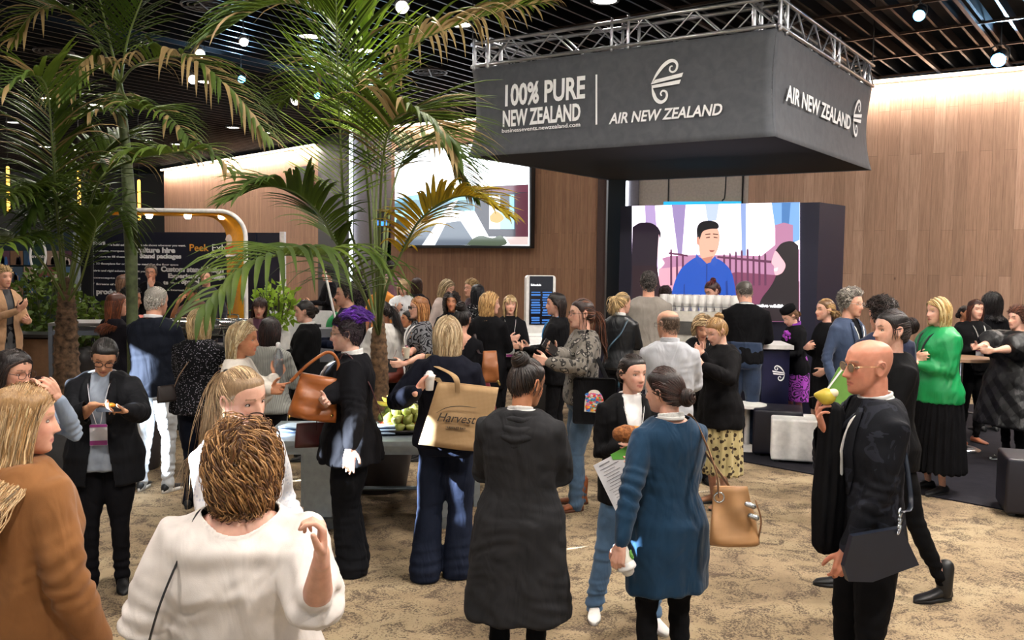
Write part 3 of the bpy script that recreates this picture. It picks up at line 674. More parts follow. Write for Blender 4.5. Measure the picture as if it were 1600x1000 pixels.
    # ---- garments
    def garment(nm, t, par, vx):
        q = MB(); o = t.get('off', .012); hem = t.get('hem', .50); flare = t.get('flare', 1.0); topz = t.get('top', .850); wst = t.get('waist', 0); boxy = t.get('boxy', 0)
        zz = [z for z in (.46, .50, .53, .57, .62, .67, .72, .76, .79, .812, .832) if hem < z < topz]; rg = []
        lowz = np.linspace(hem, .46, 6)[:-1] if hem < .45 else []
        for z in list(lowz) + ([hem] if hem >= .45 else []) + zz + [topz]:
            zc = max(z, .50); r = list(ring(zc, o + boxy * .03 * (z < .76))); r[2] = z * H
            if hem < .60: k = np.clip((.60 - z) / (.60 - hem), 0, 1); r[3] *= 1 + (flare - 1) * k; r[4] *= 1 + (flare - 1) * k * 1.15
            if z < .80 and boxy: mx = ring(.76)[3] * .96 + o; r[3] = r[3] * (1 - boxy) + max(mx, r[3]) * boxy; r[4] = r[4] * (1 - boxy) + max(ring(.72)[4] + o, r[4]) * boxy
            if z > .80 and t.get('coll'): r[3] += t['coll']; r[4] += t['coll']
            rg.append(r)
        if t.get('cowl'):
            pass
        loft(q, rg, 36); q.V[-1] = bend(q.V[-1])
        sl = t.get('sleeve', 1.0); so = t.get('so', .012) ; cuff = t.get('cuff', 0); k2 = 1 + (gg(.75) - 1) * .7
        if sl > 0:
            for a in arms.values():
                S_, E, W = a['S'], a['E'], a['W']; sa = S_.lerp(Vector(bend(np.array([0, .006 * H, .80 * H]))), .42)
                if sl <= .5:
                    e1 = S_.lerp(E, sl * 2); P = [sa, S_, S_.lerp(e1, .5), e1]; r = [.048 * s, (.047 * s + so) * k2, (.047 * s + so * 1.3) * k2, (.043 * s + so * (1.6 + t.get('bell', 0))) * k2]
                else:
                    wv = E.lerp(W, (sl - .5) * 2); P = [sa, S_, S_.lerp(E, .5), E, E.lerp(wv, .5), wv - (wv - E) * .04, wv]
                    r = [.048 * s, (.047 * s + so) * k2, (.044 * s + so) * k2, (.038 * s + so) * k2, (.034 * s + so * 1.1) * k2, .027 * s + so * .9 + cuff, .026 * s + so * .75 + cuff]
                tube(q, P, r, 14)
        m2 = remeshed(q, vx); V = get_v(m2); V = smooth(m2, V, 11); set_v(m2, V); N_ = vnormals(m2)
        amp = t.get('fold', 1.0) * .0042; F1 = wavenoise(V, (11, 11, 17), seed) ; F2 = np.abs(wavenoise(V, (16, 16, 5), seed + 5)) - .35
        ang = np.arctan2(V[:, 0], -V[:, 1]); lowk = np.clip((.60 * H - V[:, 2]) / (.25 * H), 0, 1)
        D = amp * (F1 * .8 + F2 * .8) + t.get('pleat', .004) * lowk * np.sin(ang * t.get('npl', 9) + 1.2 * np.sin(V[:, 2] * 7 + seed))
        for a in arms.values():   # crumples inside the elbow
            de = np.linalg.norm(V - np.array(a['E']), axis=1); ax = (V - np.array(a['E'])) @ np.array(a['fd']); D += amp * 1.1 * np.exp(-(de / .10) ** 2) * np.sin(ax * 130 + F1 * 2)
        V = V + N_ * D[:, None]; set_v(m2, V)
        if t.get('neck'):
            nx, ny, cyn, zmin = t['neck']   # ellipse cut out round the neck
            c0 = bend(np.array([0, (.008 + cyn) * H, .82 * H]))
            dist = np.where(V[:, 2] > zmin * H + (c0[2] - .82 * H), np.sqrt(((V[:, 0] - c0[0]) / (nx * H)) ** 2 + ((V[:, 1] - c0[1]) / (ny * H)) ** 2) - 1, 1)
            def sn(V2):
                dx, dyy = V2[:, 0] - c0[0], V2[:, 1] - c0[1]; L = np.sqrt((dx / (nx * H)) ** 2 + (dyy / (ny * H)) ** 2); mk = (V2[:, 2] > zmin * H + (c0[2] - .82 * H)) & (L < 1) & (L > .3)
                V2 = V2.copy(); V2[mk, 0] = c0[0] + dx[mk] / L[mk]; V2[mk, 1] = c0[1] + dyy[mk] / L[mk]
                ix = np.where(mk)[0]; o_ = ix[np.argsort(np.arctan2(dx[ix], dyy[ix]))]; z_ = V2[o_, 2]; k_ = 9
                if len(o_) > 20: V2[o_, 2] = np.convolve(np.concatenate([z_[-k_:], z_, z_[:k_]]), np.ones(2 * k_ + 1) / (2 * k_ + 1), 'valid')
                return V2
            cut(m2, V, dist, sn)
        if t.get('open'):
            V = get_v(m2); pts = t['open']   # [(z, halfwidth), ...] in H and metres, centre front
            zc = bend(V * 0 + 0)[:1]; ub = V.copy(); k_ = np.clip((V[:, 2] - .5 * H) / (.1 * H), 0, 1)
            cxs = np.sin(sd) * np.maximum(V[:, 2] - hipz, 0) * k_; cys = -np.sin(ln) * np.maximum(V[:, 2] - hipz, 0) * k_
            zz_, hw = [p[0] * H for p in pts], [p[1] for p in pts]
            def dd(V2, cx_, cy_):
                w_ = np.interp(V2[:, 2], zz_, hw); return np.where(V2[:, 1] < cy_ - .02, np.abs(V2[:, 0] - cx_) - w_, 1), w_
            dist, _ = dd(V, cxs, cys)
            dist = np.where(np.abs(V[:, 0] - cxs) > .11, 1, dist)
            def sn2(V2):
                k3 = np.clip((V2[:, 2] - .5 * H) / (.1 * H), 0, 1); cx_ = np.sin(sd) * np.maximum(V2[:, 2] - hipz, 0) * k3; cy_ = -np.sin(ln) * np.maximum(V2[:, 2] - hipz, 0) * k3
                di, w_ = dd(V2, cx_, cy_); mk = (di < 0); V2 = V2.copy(); V2[mk, 0] = cx_[mk] + np.sign(V2[mk, 0] - cx_[mk] + 1e-6) * w_[mk]; return V2
            cut(m2, V, dist, sn2)
        shade_smooth(m2); ob = link(nm, m2, fabric(t['col'], t.get('pat', 'plain'), t.get('col2', 'ffffff'), t.get('rough', .85), t.get('wr', 1)), par)
        if t.get('neck') or t.get('open'):
            sm = ob.modifiers.new('thick', 'SOLIDIFY'); sm.thickness = .0035; sm.offset = -1
        return ob
    gar = None
    if tp:
        gv = max(vox * 1.5, .0085) if Y > 3.4 else .008
        gar = garment(tp.get('name', 'top'), tp, root, gv)
        if tp.get('lapel'):
            for sx in (-1, 1):
                q = MB(); pts = tp['open']; zt, zb = .830, tp['lapel']; P, Wd = [], []
                for i, zf in enumerate(np.linspace(zt, zb, 9)):
                    w_ = np.interp(zf, [p[0] for p in pts], [p[1] for p in pts]); x0 = sx * (w_ + .002); wd = (.050 - .012 * (i == 0)) * math.sin(min(1, (i + 3.2) / 6.5) * math.pi / 2) * (1 if i < 6 else (9.2 - i) / 3.2)
                    P.append([(x0, x0 + sx * wd), zf])
                V_ = []
                for (xa, xb), zf in P:
                    for xx in (xa, (xa + xb) / 2, xb): V_.append((xx, shirt_front(xx, zf * H, tp.get('off', .012) + .010), zf * H))
                V_ = bend(np.array(V_)); q.add(V_, grid_quads(9, 3, False)); lo = build(q, 'lapel', fabric(tp['col'], tp.get('pat', 'plain'), tp.get('col2', 'ffffff'), tp.get('rough', .7)), gar)
                sm = lo.modifiers.new('thick', 'SOLIDIFY'); sm.thickness = .004; sm.offset = 0
        if tp.get('hood'):
            q = MB(); a = np.linspace(0, 2 * np.pi, 40)
            for rr, zz_, rad, ph in ((.068, .835, .016, 0), (.082, .818, .020, 1.2), (.092, .795, .018, 2.2), (.085, .772, .014, 4)):
                P = [(rr * 1.15 * math.sin(t), .018 + rr * 1.0 * -math.cos(t) + (.018 if math.cos(t) < 0 else 0), (zz_ * H - .030 * (1 - math.cos(t)) * .5 * (1 if rr > .07 else .4) - (.02 * math.cos(t) if math.cos(t) > 0 else 0)) + .004 * math.sin(5 * t + ph)) for t in a]
                tube(q, bend(np.array(P)), rad, 10, cap=False)
            m3 = remeshed(q, .006); V = get_v(m3); V = smooth(m3, V, 6); set_v(m3, V); shade_smooth(m3); link('hood', m3, fabric(tp['col'], tp.get('pat', 'plain'), rough=tp.get('rough', .85)), gar)
    if inner:
        t = dict(sleeve=0, off=.004, fold=.5, hem=.50); t.update(inner); garment(t.get('name', 'shirt'), t, root, max(vox * 1.6, .009))
    if collar:
        q = MB(); col_, rad, hgt = collar; a = np.linspace(0, 2 * np.pi, 30); nn = nr * 1.05 + rad
        for zz_ in np.linspace(.846, .846 + hgt, 3):
            tube(q, bend(np.array([(nn * math.sin(t), .008 * H - nn * math.cos(t) * 1.0, zz_ * H - .012 * math.cos(t)) for t in a])), .006, 6, cap=False)
        m3 = remeshed(q, .005); shade_smooth(m3); link('collar', m3, fabric(col_, rough=.7), gar or root)
    if bt:
        kd = bt['kind']; q = MB()
        if kd == 'skirt':
            hem = bt.get('hem', .25); fl = bt.get('flare', 1.25); rg = []
            for z in np.linspace(hem, .62, 12):
                r = list(ring(max(z, .50), .006)); r[2] = z * H; k = np.clip((.56 - z) / (.56 - hem), 0, 1); r[3] *= 1 + (fl - 1) * k; r[4] *= 1 + (fl - 1) * k * 1.3; rg.append(r)
            loft(q, rg, 48); m2 = remeshed(q, max(vox * 1.3, .008)); V = get_v(m2); V = smooth(m2, V, 4); set_v(m2, V); N_ = vnormals(m2); ang = np.arctan2(V[:, 0], -V[:, 1])
            k = np.clip((.56 * H - V[:, 2]) / (.2 * H), 0, 1); V = V + N_ * (bt.get('pl', .008) * k * np.sin(ang * bt.get('npl', 14) + .6 * np.sin(V[:, 2] * 6)))[:, None]; set_v(m2, V); shade_smooth(m2)
        else:
            rad = {'straight': (.057, .046, .042, .043), 'wide': (.060, .066, .080, .095), 'slim': (.056, .044, .041, .031), 'jeans': (.057, .050, .052, .052), 'mens': (.058, .048, .044, .043), 'flare': (.056, .048, .055, .066)}[kd]
            g2 = gg(.5); ln_ = bt.get('len', 1.0)
            loft(q, [ring(z, .005) for z in (.475, .50, .53, .57, .60, .63)], 26)
            for k_, (hj, kn, an_) in ft.items():
                hj = hj + Vector((0, 0, -.012 * H)); end = kn.lerp(an_ + Vector((0, 0, -.018 * H)), ln_)
                tube(q, [hj, hj.lerp(kn, .5), kn, kn.lerp(end, .5), end], [rad[0] * s * 1.42 * g2, (rad[0] * .72 + rad[1] * .5) * s * 1.22 * g2, rad[1] * s * 1.28, rad[2] * s * 1.2, rad[3] * s * 1.1], 16)
            m2 = remeshed(q, max(vox * 1.3, .008)); V = get_v(m2); V = smooth(m2, V, 5); set_v(m2, V); N_ = vnormals(m2)
            F1 = wavenoise(V, (9, 9, 15), seed + 3); lowk = np.clip((.22 * H - V[:, 2]) / (.15 * H), 0, 1); kneek = np.exp(-((V[:, 2] - .27 * H) / (.07 * H)) ** 2)
            D = .004 * F1 + (.0045 * lowk + .002 * kneek) * np.sin(V[:, 2] * 95 + F1 * 2.5) * bt.get('cr', 1); V = V + N_ * D[:, None]; V[:, 2] = np.maximum(V[:, 2], .006); set_v(m2, V); shade_smooth(m2)
        link(bt.get('name', 'skirt' if kd == 'skirt' else 'trousers'), m2, fabric(bt['col'], bt.get('pat', 'plain'), bt.get('col2', 'ffffff'), bt.get('rough', .85)), root)
    if not nofeet:
        sh = dict(col='121214', sole='1a1a1c', kind='shoe'); sh.update(shoe or {})
        for k_, (hj, kn, an_) in ft.items():
            sx = -1 if k_ == 'r' else 1; toe = R(sx * 12); q = MB(); Ms = Matrix.Translation(Vector((an_.x, an_.y, 0))) @ Matrix.Rotation(toe, 4, 'Z') @ Matrix.Scale(s, 4)
            yy = [.062, .05, .02, -.02, -.06, -.10, -.14, -.17, -.185]; wd = [.018, .029, .033, .032, .036, .042, .042, .034, .016]; hg = [.05, .078, .088, .086, .066, .052, .045, .038, .024]
            an = np.arange(14) * 2 * np.pi / 14; V_ = np.array([[(math.cos(a) * w_, y_, .016 + (h_ - .016) * (.5 + .5 * math.sin(a)) if math.sin(a) > 0 else .018 + (h_ - .02) * .5 * (1 + math.sin(a))) for a in an] for y_, w_, h_ in zip(yy, wd, hg)])
            V_[:, :, 2] = [[.014 + (h_ - .014) * (.5 + .5 * math.sin(a)) for a in an] for h_ in hg]
            n_ = 9 * 14; V2 = np.vstack([V_.reshape(-1, 3), [(0, .064, .03)], [(0, -.19, .018)]]); T3 = [(i, (i + 1) % 14, n_) for i in range(14)] + [(8 * 14 + (i + 1) % 14, 8 * 14 + i, n_ + 1) for i in range(14)]
            q.add(V2, grid_quads(9, 14)[:, ::-1], T3)
            if sh['kind'] == 'boot': tube(q, [(0, .012, .05), (0, .018, .20)], [.044, .046], 14)
            if sh.get('logo'): tube(q, [(sx * .040, -.01, .045), (sx * .046, -.05, .03), (sx * .044, -.09, .034), (sx * .038, -.12, .05)], [.006, .006, .005, .002], 6, mi=1)
            q.xf(Ms); so_ = build(q, 'shoe', [plain('shoe', sh['col'], sh.get('rough', .5)), plain('shoe mark', 'f2f2f0', .5)], root)
            q = MB(); pts = [(math.sin(t) * .036 * (1.18 if math.cos(t) > .2 else .95) , -.062 - math.cos(t) * .13) for t in np.linspace(0, 2 * np.pi, 25)[:-1]]
            hs_ = sh.get('sh', .022); V_ = np.array([(x_, y_, 0.001) for x_, y_ in pts] + [(x_, y_, hs_) for x_, y_ in pts] + [(0, -.06, .001), (0, -.06, hs_)])
            q.add(V_, [(i, (i + 1) % 24, 24 + (i + 1) % 24, 24 + i) for i in range(24)], [((i + 1) % 24, i, 48) for i in range(24)] + [(24 + i, 24 + (i + 1) % 24, 49) for i in range(24)])
            q.xf(Ms); build(q, 'sole', plain('sole', sh['sole'], .6), so_)
    # lanyard, glasses
    oo = max((tp or {}).get('off', .012), .010) + .008
    if lany:
        q = MB(); zb = lany.get('z', .66); P = []
        for sx in (1, -1):
            seg = [(sx * .012, shirt_front(.012, zb * H, oo), zb * H)]
            for zf in np.linspace(zb + .03, .805, 6): xx = sx * (.012 + (zf - zb) / (.83 - zb) * .058 * s); seg.append((xx, shirt_front(xx, zf * H, oo), zf * H))
            seg += [(sx * (nr + .022), -.012, .838 * H), (sx * (nr + .018), .03 * s, .846 * H), (sx * .03 * s, .008 * H + nr + .012, .848 * H)]
            P += seg if sx == 1 else seg[::-1]
        P = crom(bend(np.array(P)), 4); tube(q, P, .0095 * s, 6, r2=.0016, cap=False)
        lo = build(q, 'lanyard', plain('lanyard', lany.get('col', 'e8e6e2'), .7), root)
        if lany.get('badge', 1):
            z0 = zb * H; yb = shirt_front(0, z0 - .05, oo + .006); q = MB(); box(q, (0, yb, z0 - .065), (.095, .003, .125)); q.V[-1] = bend(q.V[-1]); bo = build(q, 'badge', plain('badge card', 'eceaf0', .4), lo, False)
            
            for dz, hz in ((.112, .026), (.012, .016)): q = MB(); box(q, (0, yb - .003, z0 - dz), (.093, .002, hz)); q.V[-1] = bend(q.V[-1]); build(q, 'badge_band', plain('badge band', 'a03a8c', .4), lo, False)
    if specs:
        q = MB(); yy = -.097
        for sx in (-1, 1):
            a = np.linspace(0, 2 * np.pi, 17); P = [(sx * .032 + .0245 * np.sign(math.cos(t)) * abs(math.cos(t)) ** .75, yy + .10 * (abs(sx * .032 + .0245 * math.cos(t))) ** 1.6, .001 + .0185 * np.sign(math.sin(t)) * abs(math.sin(t)) ** .8) for t in a]
            tube(q, P, specs.get('r', .0018), 6, cap=False); tube(q, [(sx * .056, yy + .008, .006), (sx * .076, -.06, .008), (sx * .080, .008, .006), (sx * .079, .022, -.008)], specs.get('r', .0018), 6)
        tube(q, [(-.009, yy - .002, .003), (0, yy - .004, .006), (.009, yy - .002, .003)], .0016, 6)
        mt = Mh @ (Matrix.Translation((0, -.01, .088)) @ Matrix.Rotation(R(-25), 4, 'X') @ Matrix.Translation((0, .0, .0)) if specs.get('up') else Matrix.Identity(4))
        q.xf(mt); go = build(q, 'glasses', plain('spectacle frame', specs.get('col', '1c1614'), .3, .0 if not specs.get('metal') else .8), root)
        if specs.get('tint'):
            q = MB()
            for sx in (-1, 1): ball(q, (sx * .032, yy + .002, .001), (.024, .0012, .018), 14, 5)
            q.xf(mt); build(q, 'lens', plain('tinted lens', specs['tint'], .1), go)
    P_ = dict(root=root, arms=arms, loc=loc, H=H, s=s, base=base, bend=bend, front=shirt_front, Mh=Mh, ring=ring, yaw=yw)
    PEOPLE.append(P_); return P_
def hash_(s):
    h = 7
    for ch in s: h = (h * 131 + ord(ch)) % 1000003
    return h
def strap(par, P, pts, wd=.012, col='8a5632', name='strap', th=.0018, k=6, mat=None):
    """pts in the world; a flat band"""
    q = MB(); W = crom([np.array(p) for p in pts], k); tube(q, W, wd, 8, r2=th, cap=False, side=P)
    q.xf(Matrix.Translation(par.location).inverted() if par else Matrix.Identity(4))
    return build(q, name, mat or plain('leather ' + col, col, .5), par)
# ---------------------------------------------------------------- large structure
def atz(px, py, z):
    v = CM.to_3x3() @ Vector(((px - 800) / F, (500 - py) / F, -1)); return Vector((0, 0, CAMZ)) + v * ((z - CAMZ) / v.z)
def on_plane(px, py, P0, n):
    v = CM.to_3x3() @ Vector(((px - 800) / F, (500 - py) / F, -1)); o = Vector((0, 0, CAMZ)); return o + v * ((Vector(P0) - o).dot(n) / v.dot(n))
def frame(P0, ex):
    """x along ex, y up, z out of the surface towards the camera side"""
    ex = Vector((ex[0], ex[1], 0)).normalized(); up = Vector((0, 0, 1)); n = ex.cross(up)
    return Matrix(((ex.x, up.x, n.x, P0[0]), (ex.y, up.y, n.y, P0[1]), (ex.z, up.z, n.z, P0[2]), (0, 0, 0, 1)))
class Plane:
    """a vertical surface on which picture points are read off"""
    def __init__(s, P0, P1): s.P0 = Vector(P0); s.ex = Vector((P1[0]-P0[0], P1[1]-P0[1], 0)).normalized(); s.M = frame(P0, s.ex); s.n = s.M.to_3x3() @ Vector((0, 0, 1)); s.I = s.M.inverted()
    def uv(s, px, py): q = s.I @ on_plane(px, py, s.P0, s.n); return (q.x, q.y)
def structure(o, kind='structure'): o['kind'] = kind; return o
def wallbox(name, A, B, z0, z1, th, mat, back=True):
    A, B = Vector((A[0], A[1])), Vector((B[0], B[1])); d = (B - A).normalized(); n = Vector((-d.y, d.x))
    if not back: n = -n
    c = (A + B) / 2 + n * th / 2; q = MB(); box(q, (0, 0, 0), ((B - A).length, th, z1 - z0))
    o = build(q, name, mat, None, False); o.location = (c.x, c.y, (z0 + z1) / 2); o.rotation_euler = (0, 0, math.atan2(d.y, d.x)); return structure(o)
def wood_mat(key, tones, vx=5.5, pl=1.0):
    if key in MATS: return MATS[key]
    m, nt, b = newmat(key); L = nt.links
    tc = nt.nodes.new('ShaderNodeTexCoord'); sp = nt.nodes.new('ShaderNodeSeparateXYZ'); L.new(tc.outputs['Object'], sp.inputs[0])
    cb = nt.nodes.new('ShaderNodeCombineXYZ'); L.new(sp.outputs[2], cb.inputs[0]); L.new(sp.outputs[0], cb.inputs[1])
    br = nd(nt, 'ShaderNodeTexBrick', Scale=1.0); br.inputs['Brick Width'].default_value = 2.1; br.inputs['Row Height'].default_value = 1 / vx
    br.inputs['Mortar Size'].default_value = .0018; br.inputs['Color1'].default_value = (0, 0, 0, 1); br.inputs['Color2'].default_value = (1, 1, 1, 1); br.inputs['Mortar'].default_value = (.5, .5, .5, 1); br.offset = .37
    L.new(cb.outputs[0], br.inputs[0]); c = [srgb(t) for t in tones]
    base = ramp(nt, br.outputs['Color'], [(0, c[0]), (.35, c[1]), (.7, c[2]), (1, c[3])])
    g = nd(nt, 'ShaderNodeTexNoise', Scale=3.0, Detail=5.0, Roughness=.6, Distortion=.6); L.new(mapping(nt, (14, 14, .8)), g.inputs['Vector'])
    gr = ramp(nt, g.outputs[0], [(.25, (.62, .60, .58, 1)), (.6, (1, 1, 1, 1)), (.8, (1.1, 1.08, 1.05, 1))]); col = mixc(nt, .9, base, gr, 'MULTIPLY')
    kn = nd(nt, 'ShaderNodeTexVoronoi', Scale=1.3); L.new(mapping(nt, (1, 1, .6)), kn.inputs['Vector'])
    col = mixc(nt, ramp(nt, kn.outputs['Distance'], [(.0, (.8,)*3+(1,)), (.03, (0, 0, 0, 1))]), col, srgb('3a2a20'))
    col = mixc(nt, br.outputs['Fac'], col, srgb('5a4638')); L.new(col, b.inputs['Base Color']); b.inputs['Roughness'].default_value = .6
    b.inputs['Specular IOR Level'].default_value = .3
    bump(nt, b, g.outputs[0], .1, .004); MATS[key] = m; return m
wood = wood_mat('oak boards', ['ab8b76', '997965', 'a07f6a', '8d705d'])
wood2 = wood_mat('reddish boards', ['a07c62', '98745c', '94705a', '8c6a54'], 11)
def carpet_mat():
    m, nt, b = newmat('patterned carpet'); L = nt.links; v = mapping(nt)
    n1 = nd(nt, 'ShaderNodeTexNoise', Scale=1.1, Detail=6.0, Roughness=.62, Distortion=.7); L.new(v, n1.inputs['Vector'])
    n2 = nd(nt, 'ShaderNodeTexNoise', Scale=70.0, Detail=3.0, Roughness=.8); L.new(v, n2.inputs['Vector'])
    n3 = nd(nt, 'ShaderNodeTexNoise', Scale=5.5, Detail=7.0, Roughness=.78, Distortion=.8); L.new(v, n3.inputs['Vector'])
    base = ramp(nt, n1.outputs[0], [(.3, srgb('84725c')), (.5, srgb('a08c70')), (.7, srgb('b4a284'))])
    a = nd(nt, 'ShaderNodeMath', _operation='MULTIPLY'); L.new(n2.outputs[0], a.inputs[0]); a.inputs[1].default_value = .9
    s = nd(nt, 'ShaderNodeMath', _operation='ADD'); L.new(a.outputs[0], s.inputs[0]); L.new(n3.outputs[0], s.inputs[1])
    f = ramp(nt, s.outputs[0], [(.0, (0, 0, 0, 1)), (.93, (0, 0, 0, 1)), (1.0, (1, 1, 1, 1))])
    sub = nd(nt, 'ShaderNodeMath', _operation='SUBTRACT'); L.new(s.outputs[0], sub.inputs[0]); sub.inputs[1].default_value = .42
    f = ramp(nt, sub.outputs[0], [(.53, (0, 0, 0, 1)), (.62, (.85, .85, .85, 1))])
    col = mixc(nt, f, base, srgb('4a3f38')); L.new(col, b.inputs['Base Color']); b.inputs['Roughness'].default_value = .95; b.inputs['Specular IOR Level'].default_value = .1
    n4 = nd(nt, 'ShaderNodeTexNoise', Scale=260.0, Detail=1.0); L.new(v, n4.inputs['Vector']); bump(nt, b, n4.outputs[0], .5, .01); return m
q = MB(); box(q, (0, 14, -.05), (70, 64, .1)); structure(build(q, 'floor', carpet_mat(), None, False))
# black carpet of the stand
G1, G2 = ground(1010, 694), ground(1700, 822); dv = (G2 - G1).normalized(); pv = Vector((-dv.y, dv.x, 0))
q = MB(); P = [G1, G2 + dv * 1.2, G2 + dv * 1.2 + pv * 8.2, Vector((G1.x - .6, 14.6, 0))]
q.add([(p.x, p.y, z) for z in (.001, .012) for p in P], [(0, 3, 2, 1), (4, 5, 6, 7), (0, 1, 5, 4), (1, 2, 6, 5), (2, 3, 7, 6), (3, 0, 4, 7)])
tag(build(q, 'exhibition_carpet', fabric('232228', wr=.1), None, False), 'black carpet laid under the stand with the hanging banner', 'carpet')
# ceiling with slats
TOPZ = 5.35; wx = -8.6
q = MB(); box(q, (13.2, 14, TOPZ + .95), (43.6, 64, .1)); box(q, (-21.8, 29.5, TOPZ + .95), (26.4, 33, .1)); structure(build(q, 'ceiling', plain('ceiling black', '060607', .9), None, False))
sd_ = Vector((.594, .805, 0)); sp_ = Vector((-.805, .594, 0)); q = MB(); ang = math.atan2(sd_.y, sd_.x)
for i in range(-80, 130):
    c = sp_ * (i * .30) + Vector((0, 14, TOPZ + .16)); t0 = max(-31, min((wx - c.x) / sd_.x, (13 - c.y) / sd_.y))
    if t0 < 30: box(q, c + sd_ * ((t0 + 31) / 2), (31 - t0, .035, .16), ang)
structure(build(q, 'ceiling', plain('ceiling slat', '0e0f12', .45, .3), None, False)).name = 'ceiling_slats'
q = MB()
for i in range(1, 14):
    c = Vector((7.5, 12, TOPZ + .04)) - sp_ * (i * 1.05 - 5.5); box(q, c, (16, .05, .05), ang)
for i in range(-4, 9): box(q, Vector((7.5, 12, TOPZ + .07)) + sd_ * (i * 1.5), (13, .035, .035), ang + math.pi / 2)
structure(build(q, 'ceiling', plain('ceiling rail', '4a3c34', .35, .5), None, False)).name = 'ceiling_rails'
# back wall, right and middle part
WP = Plane(atz(1365, 127, 5.3), atz(1600, 105, 5.3))
def wpt(px): return on_plane(px, 410, WP.P0, WP.n)
o = wallbox('wall_back', wpt(1166), wpt(2600), 0, 5.3, .3, wood)
o = wallbox('wall_back', wpt(611), wpt(944), 0, 5.3, .3, wood2); o.name = 'wall_back_middle'
o = wallbox('wall_back', wpt(936), wpt(946), 0, 5.3, .12, plain('dark wood edge', '3c2a26', .6), False); o.name = 'trim_1'
nb = WP.n * -1
o = wallbox('wall_back', wpt(940) + nb * 1.2, wpt(1170) + nb * 1.2, 0, 5.3, .2, plain('pale panel', 'b4aba2', .6)); o.name = 'wall_recess'
for i, px in enumerate((1042, 1157)):
    p = on_plane(px, 400, WP.P0 + nb * 1.18, WP.n); q = MB(); box(q, (p.x, p.y, 2.65), (.025, .03, 5.3), 0); structure(build(q, 'trim', plain('joint', '2a2624'), None, False)).name = 'trim_%d' % (i + 2)
q = MB(); a, b_ = on_plane(981, 400, WP.P0 + nb * 1.17, WP.n), on_plane(996, 400, WP.P0 + nb * 1.17, WP.n); box(q, (a + b_) / 2 * 1 + Vector((0, 0, .4)), ((b_ - a).length, .03, 5), math.atan2((b_-a).y, (b_-a).x)); structure(build(q, 'trim', plain('grey jamb', '6e6a70'), None, False)).name = 'trim_4'
q = MB(); a = on_plane(976, 350, WP.P0 + nb * 1.10, WP.n); box(q, (a.x, a.y, 2.6), (.11, .05, 5)); o = build(q, 'strip_light', emit('white led strip', 'e8f0ff', 3.2), None, False); tag(o, 'upright white strip light in the corner behind the video wall', 'light')
# side end of the right wall run
# left wooden wall
LP0, LP1 = atz(256, 265, 5.3), atz(497, 225, 5.3)
LW = Plane(LP0, LP1); wallbox('wall_left', LP0, LP1 , 0, 5.3, .3, wood2)
def cove(A, B, n, nm, lab, pw):
    """LED line along the head of a wall with its real light"""
    A, B = Vector((A[0], A[1], 5.27)), Vector((B[0], B[1], 5.27)); c = (A + B) / 2 + n * .10; a = math.atan2((B - A).y, (B - A).x); q = MB(); L = (B - A).length
    box(q, (0, 0, 0), (L, .07, .05)); o = build(q, nm, emit('warm led line', 'ffe6cc', 4.0), None, False); o.location = c; o.rotation_euler = (0, 0, a); tag(o, lab, 'light')
    l = bpy.data.lights.new('cove', 'AREA'); l.shape = 'RECTANGLE'; l.size = L; l.size_y = .08; l.energy = pw * L; l.color = (1, .89, .80); lo = bpy.data.objects.new('cove_lamp', l); C.objects.link(lo); lo.parent = o
    d = Vector((-n.x * .30, -n.y * .30, -1)); lo.matrix_world = Matrix.Translation(c + n * .04 - Vector((0, 0, .06))) @ d.to_track_quat('-Z', 'Y').to_matrix().to_4x4()
    # long side of the lamp along the wall
    z = -d.normalized(); x = (B - A).normalized(); y = z.cross(x); lo.matrix_world = Matrix(((x.x, y.x, z.x, c.x + n.x*.05), (x.y, y.y, z.y, c.y + n.y*.05), (x.z, y.z, z.z, c.z - .06), (0, 0, 0, 1))); lo.matrix_parent_inverse = o.matrix_basis.inverted()
    return o
cove(wpt(1300), wpt(1900), WP.n, 'cove_light', 'dotted warm light line along the top of the right wooden wall', 20)
cove(wpt(620), wpt(940), WP.n, 'cove_light', 'warm light line above the wooden wall with the landscape screen', 8)
cove(LP0, LP1, LW.n, 'cove_light', 'warm light line along the top of the far left wooden wall', 26)
# dark pier, light slot and grey doorway between the two wooden walls
pA = on_plane(500, 410, LP1, LW.n); B1 = on_plane(545, 410, WP.P0, WP.n)
wallbox('wall_pier', LP1, wpt(548) , 0, 5.4, .4, plain('black wall', '0c0c10', .7))
q = MB(); p = wpt(549.5); box(q, (p.x, p.y - .1, 2.9), (.09, .06, 4.8)); tag(build(q, 'strip_light', emit('white led strip', 'e8f0ff', 3.2), None, False), 'upright white strip light beside the grey doorway', 'light')
o = wallbox('wall_back', wpt(553), wpt(612), 2.55, 5.3, .3, plain('grey wall', '6c6668', .6)); o.name = 'wall_doorway'
o = wallbox('wall_back', wpt(553), wpt(585), 0, 2.55, .3, plain('grey wall', '6c6668', .6)); o.name = 'wall_doorway_jamb'
o = wallbox('wall_back', wpt(560) + nb * 3, wpt(640) + nb * 3, 0, 5.3, .2, plain('dusky wall', '5c4c50', .7)); o.name = 'wall_corridor'
wallbox('wall_far', (-34, 37), (-8, 37), 0, 5.4, .3, plain('black wall', '0c0c10', .7))
wallbox('wall_side', (19.5, -8), (17.5, 18), 0, 5.4, .3, plain('grey wall', '6c6668', .6), False).name = 'wall_right'
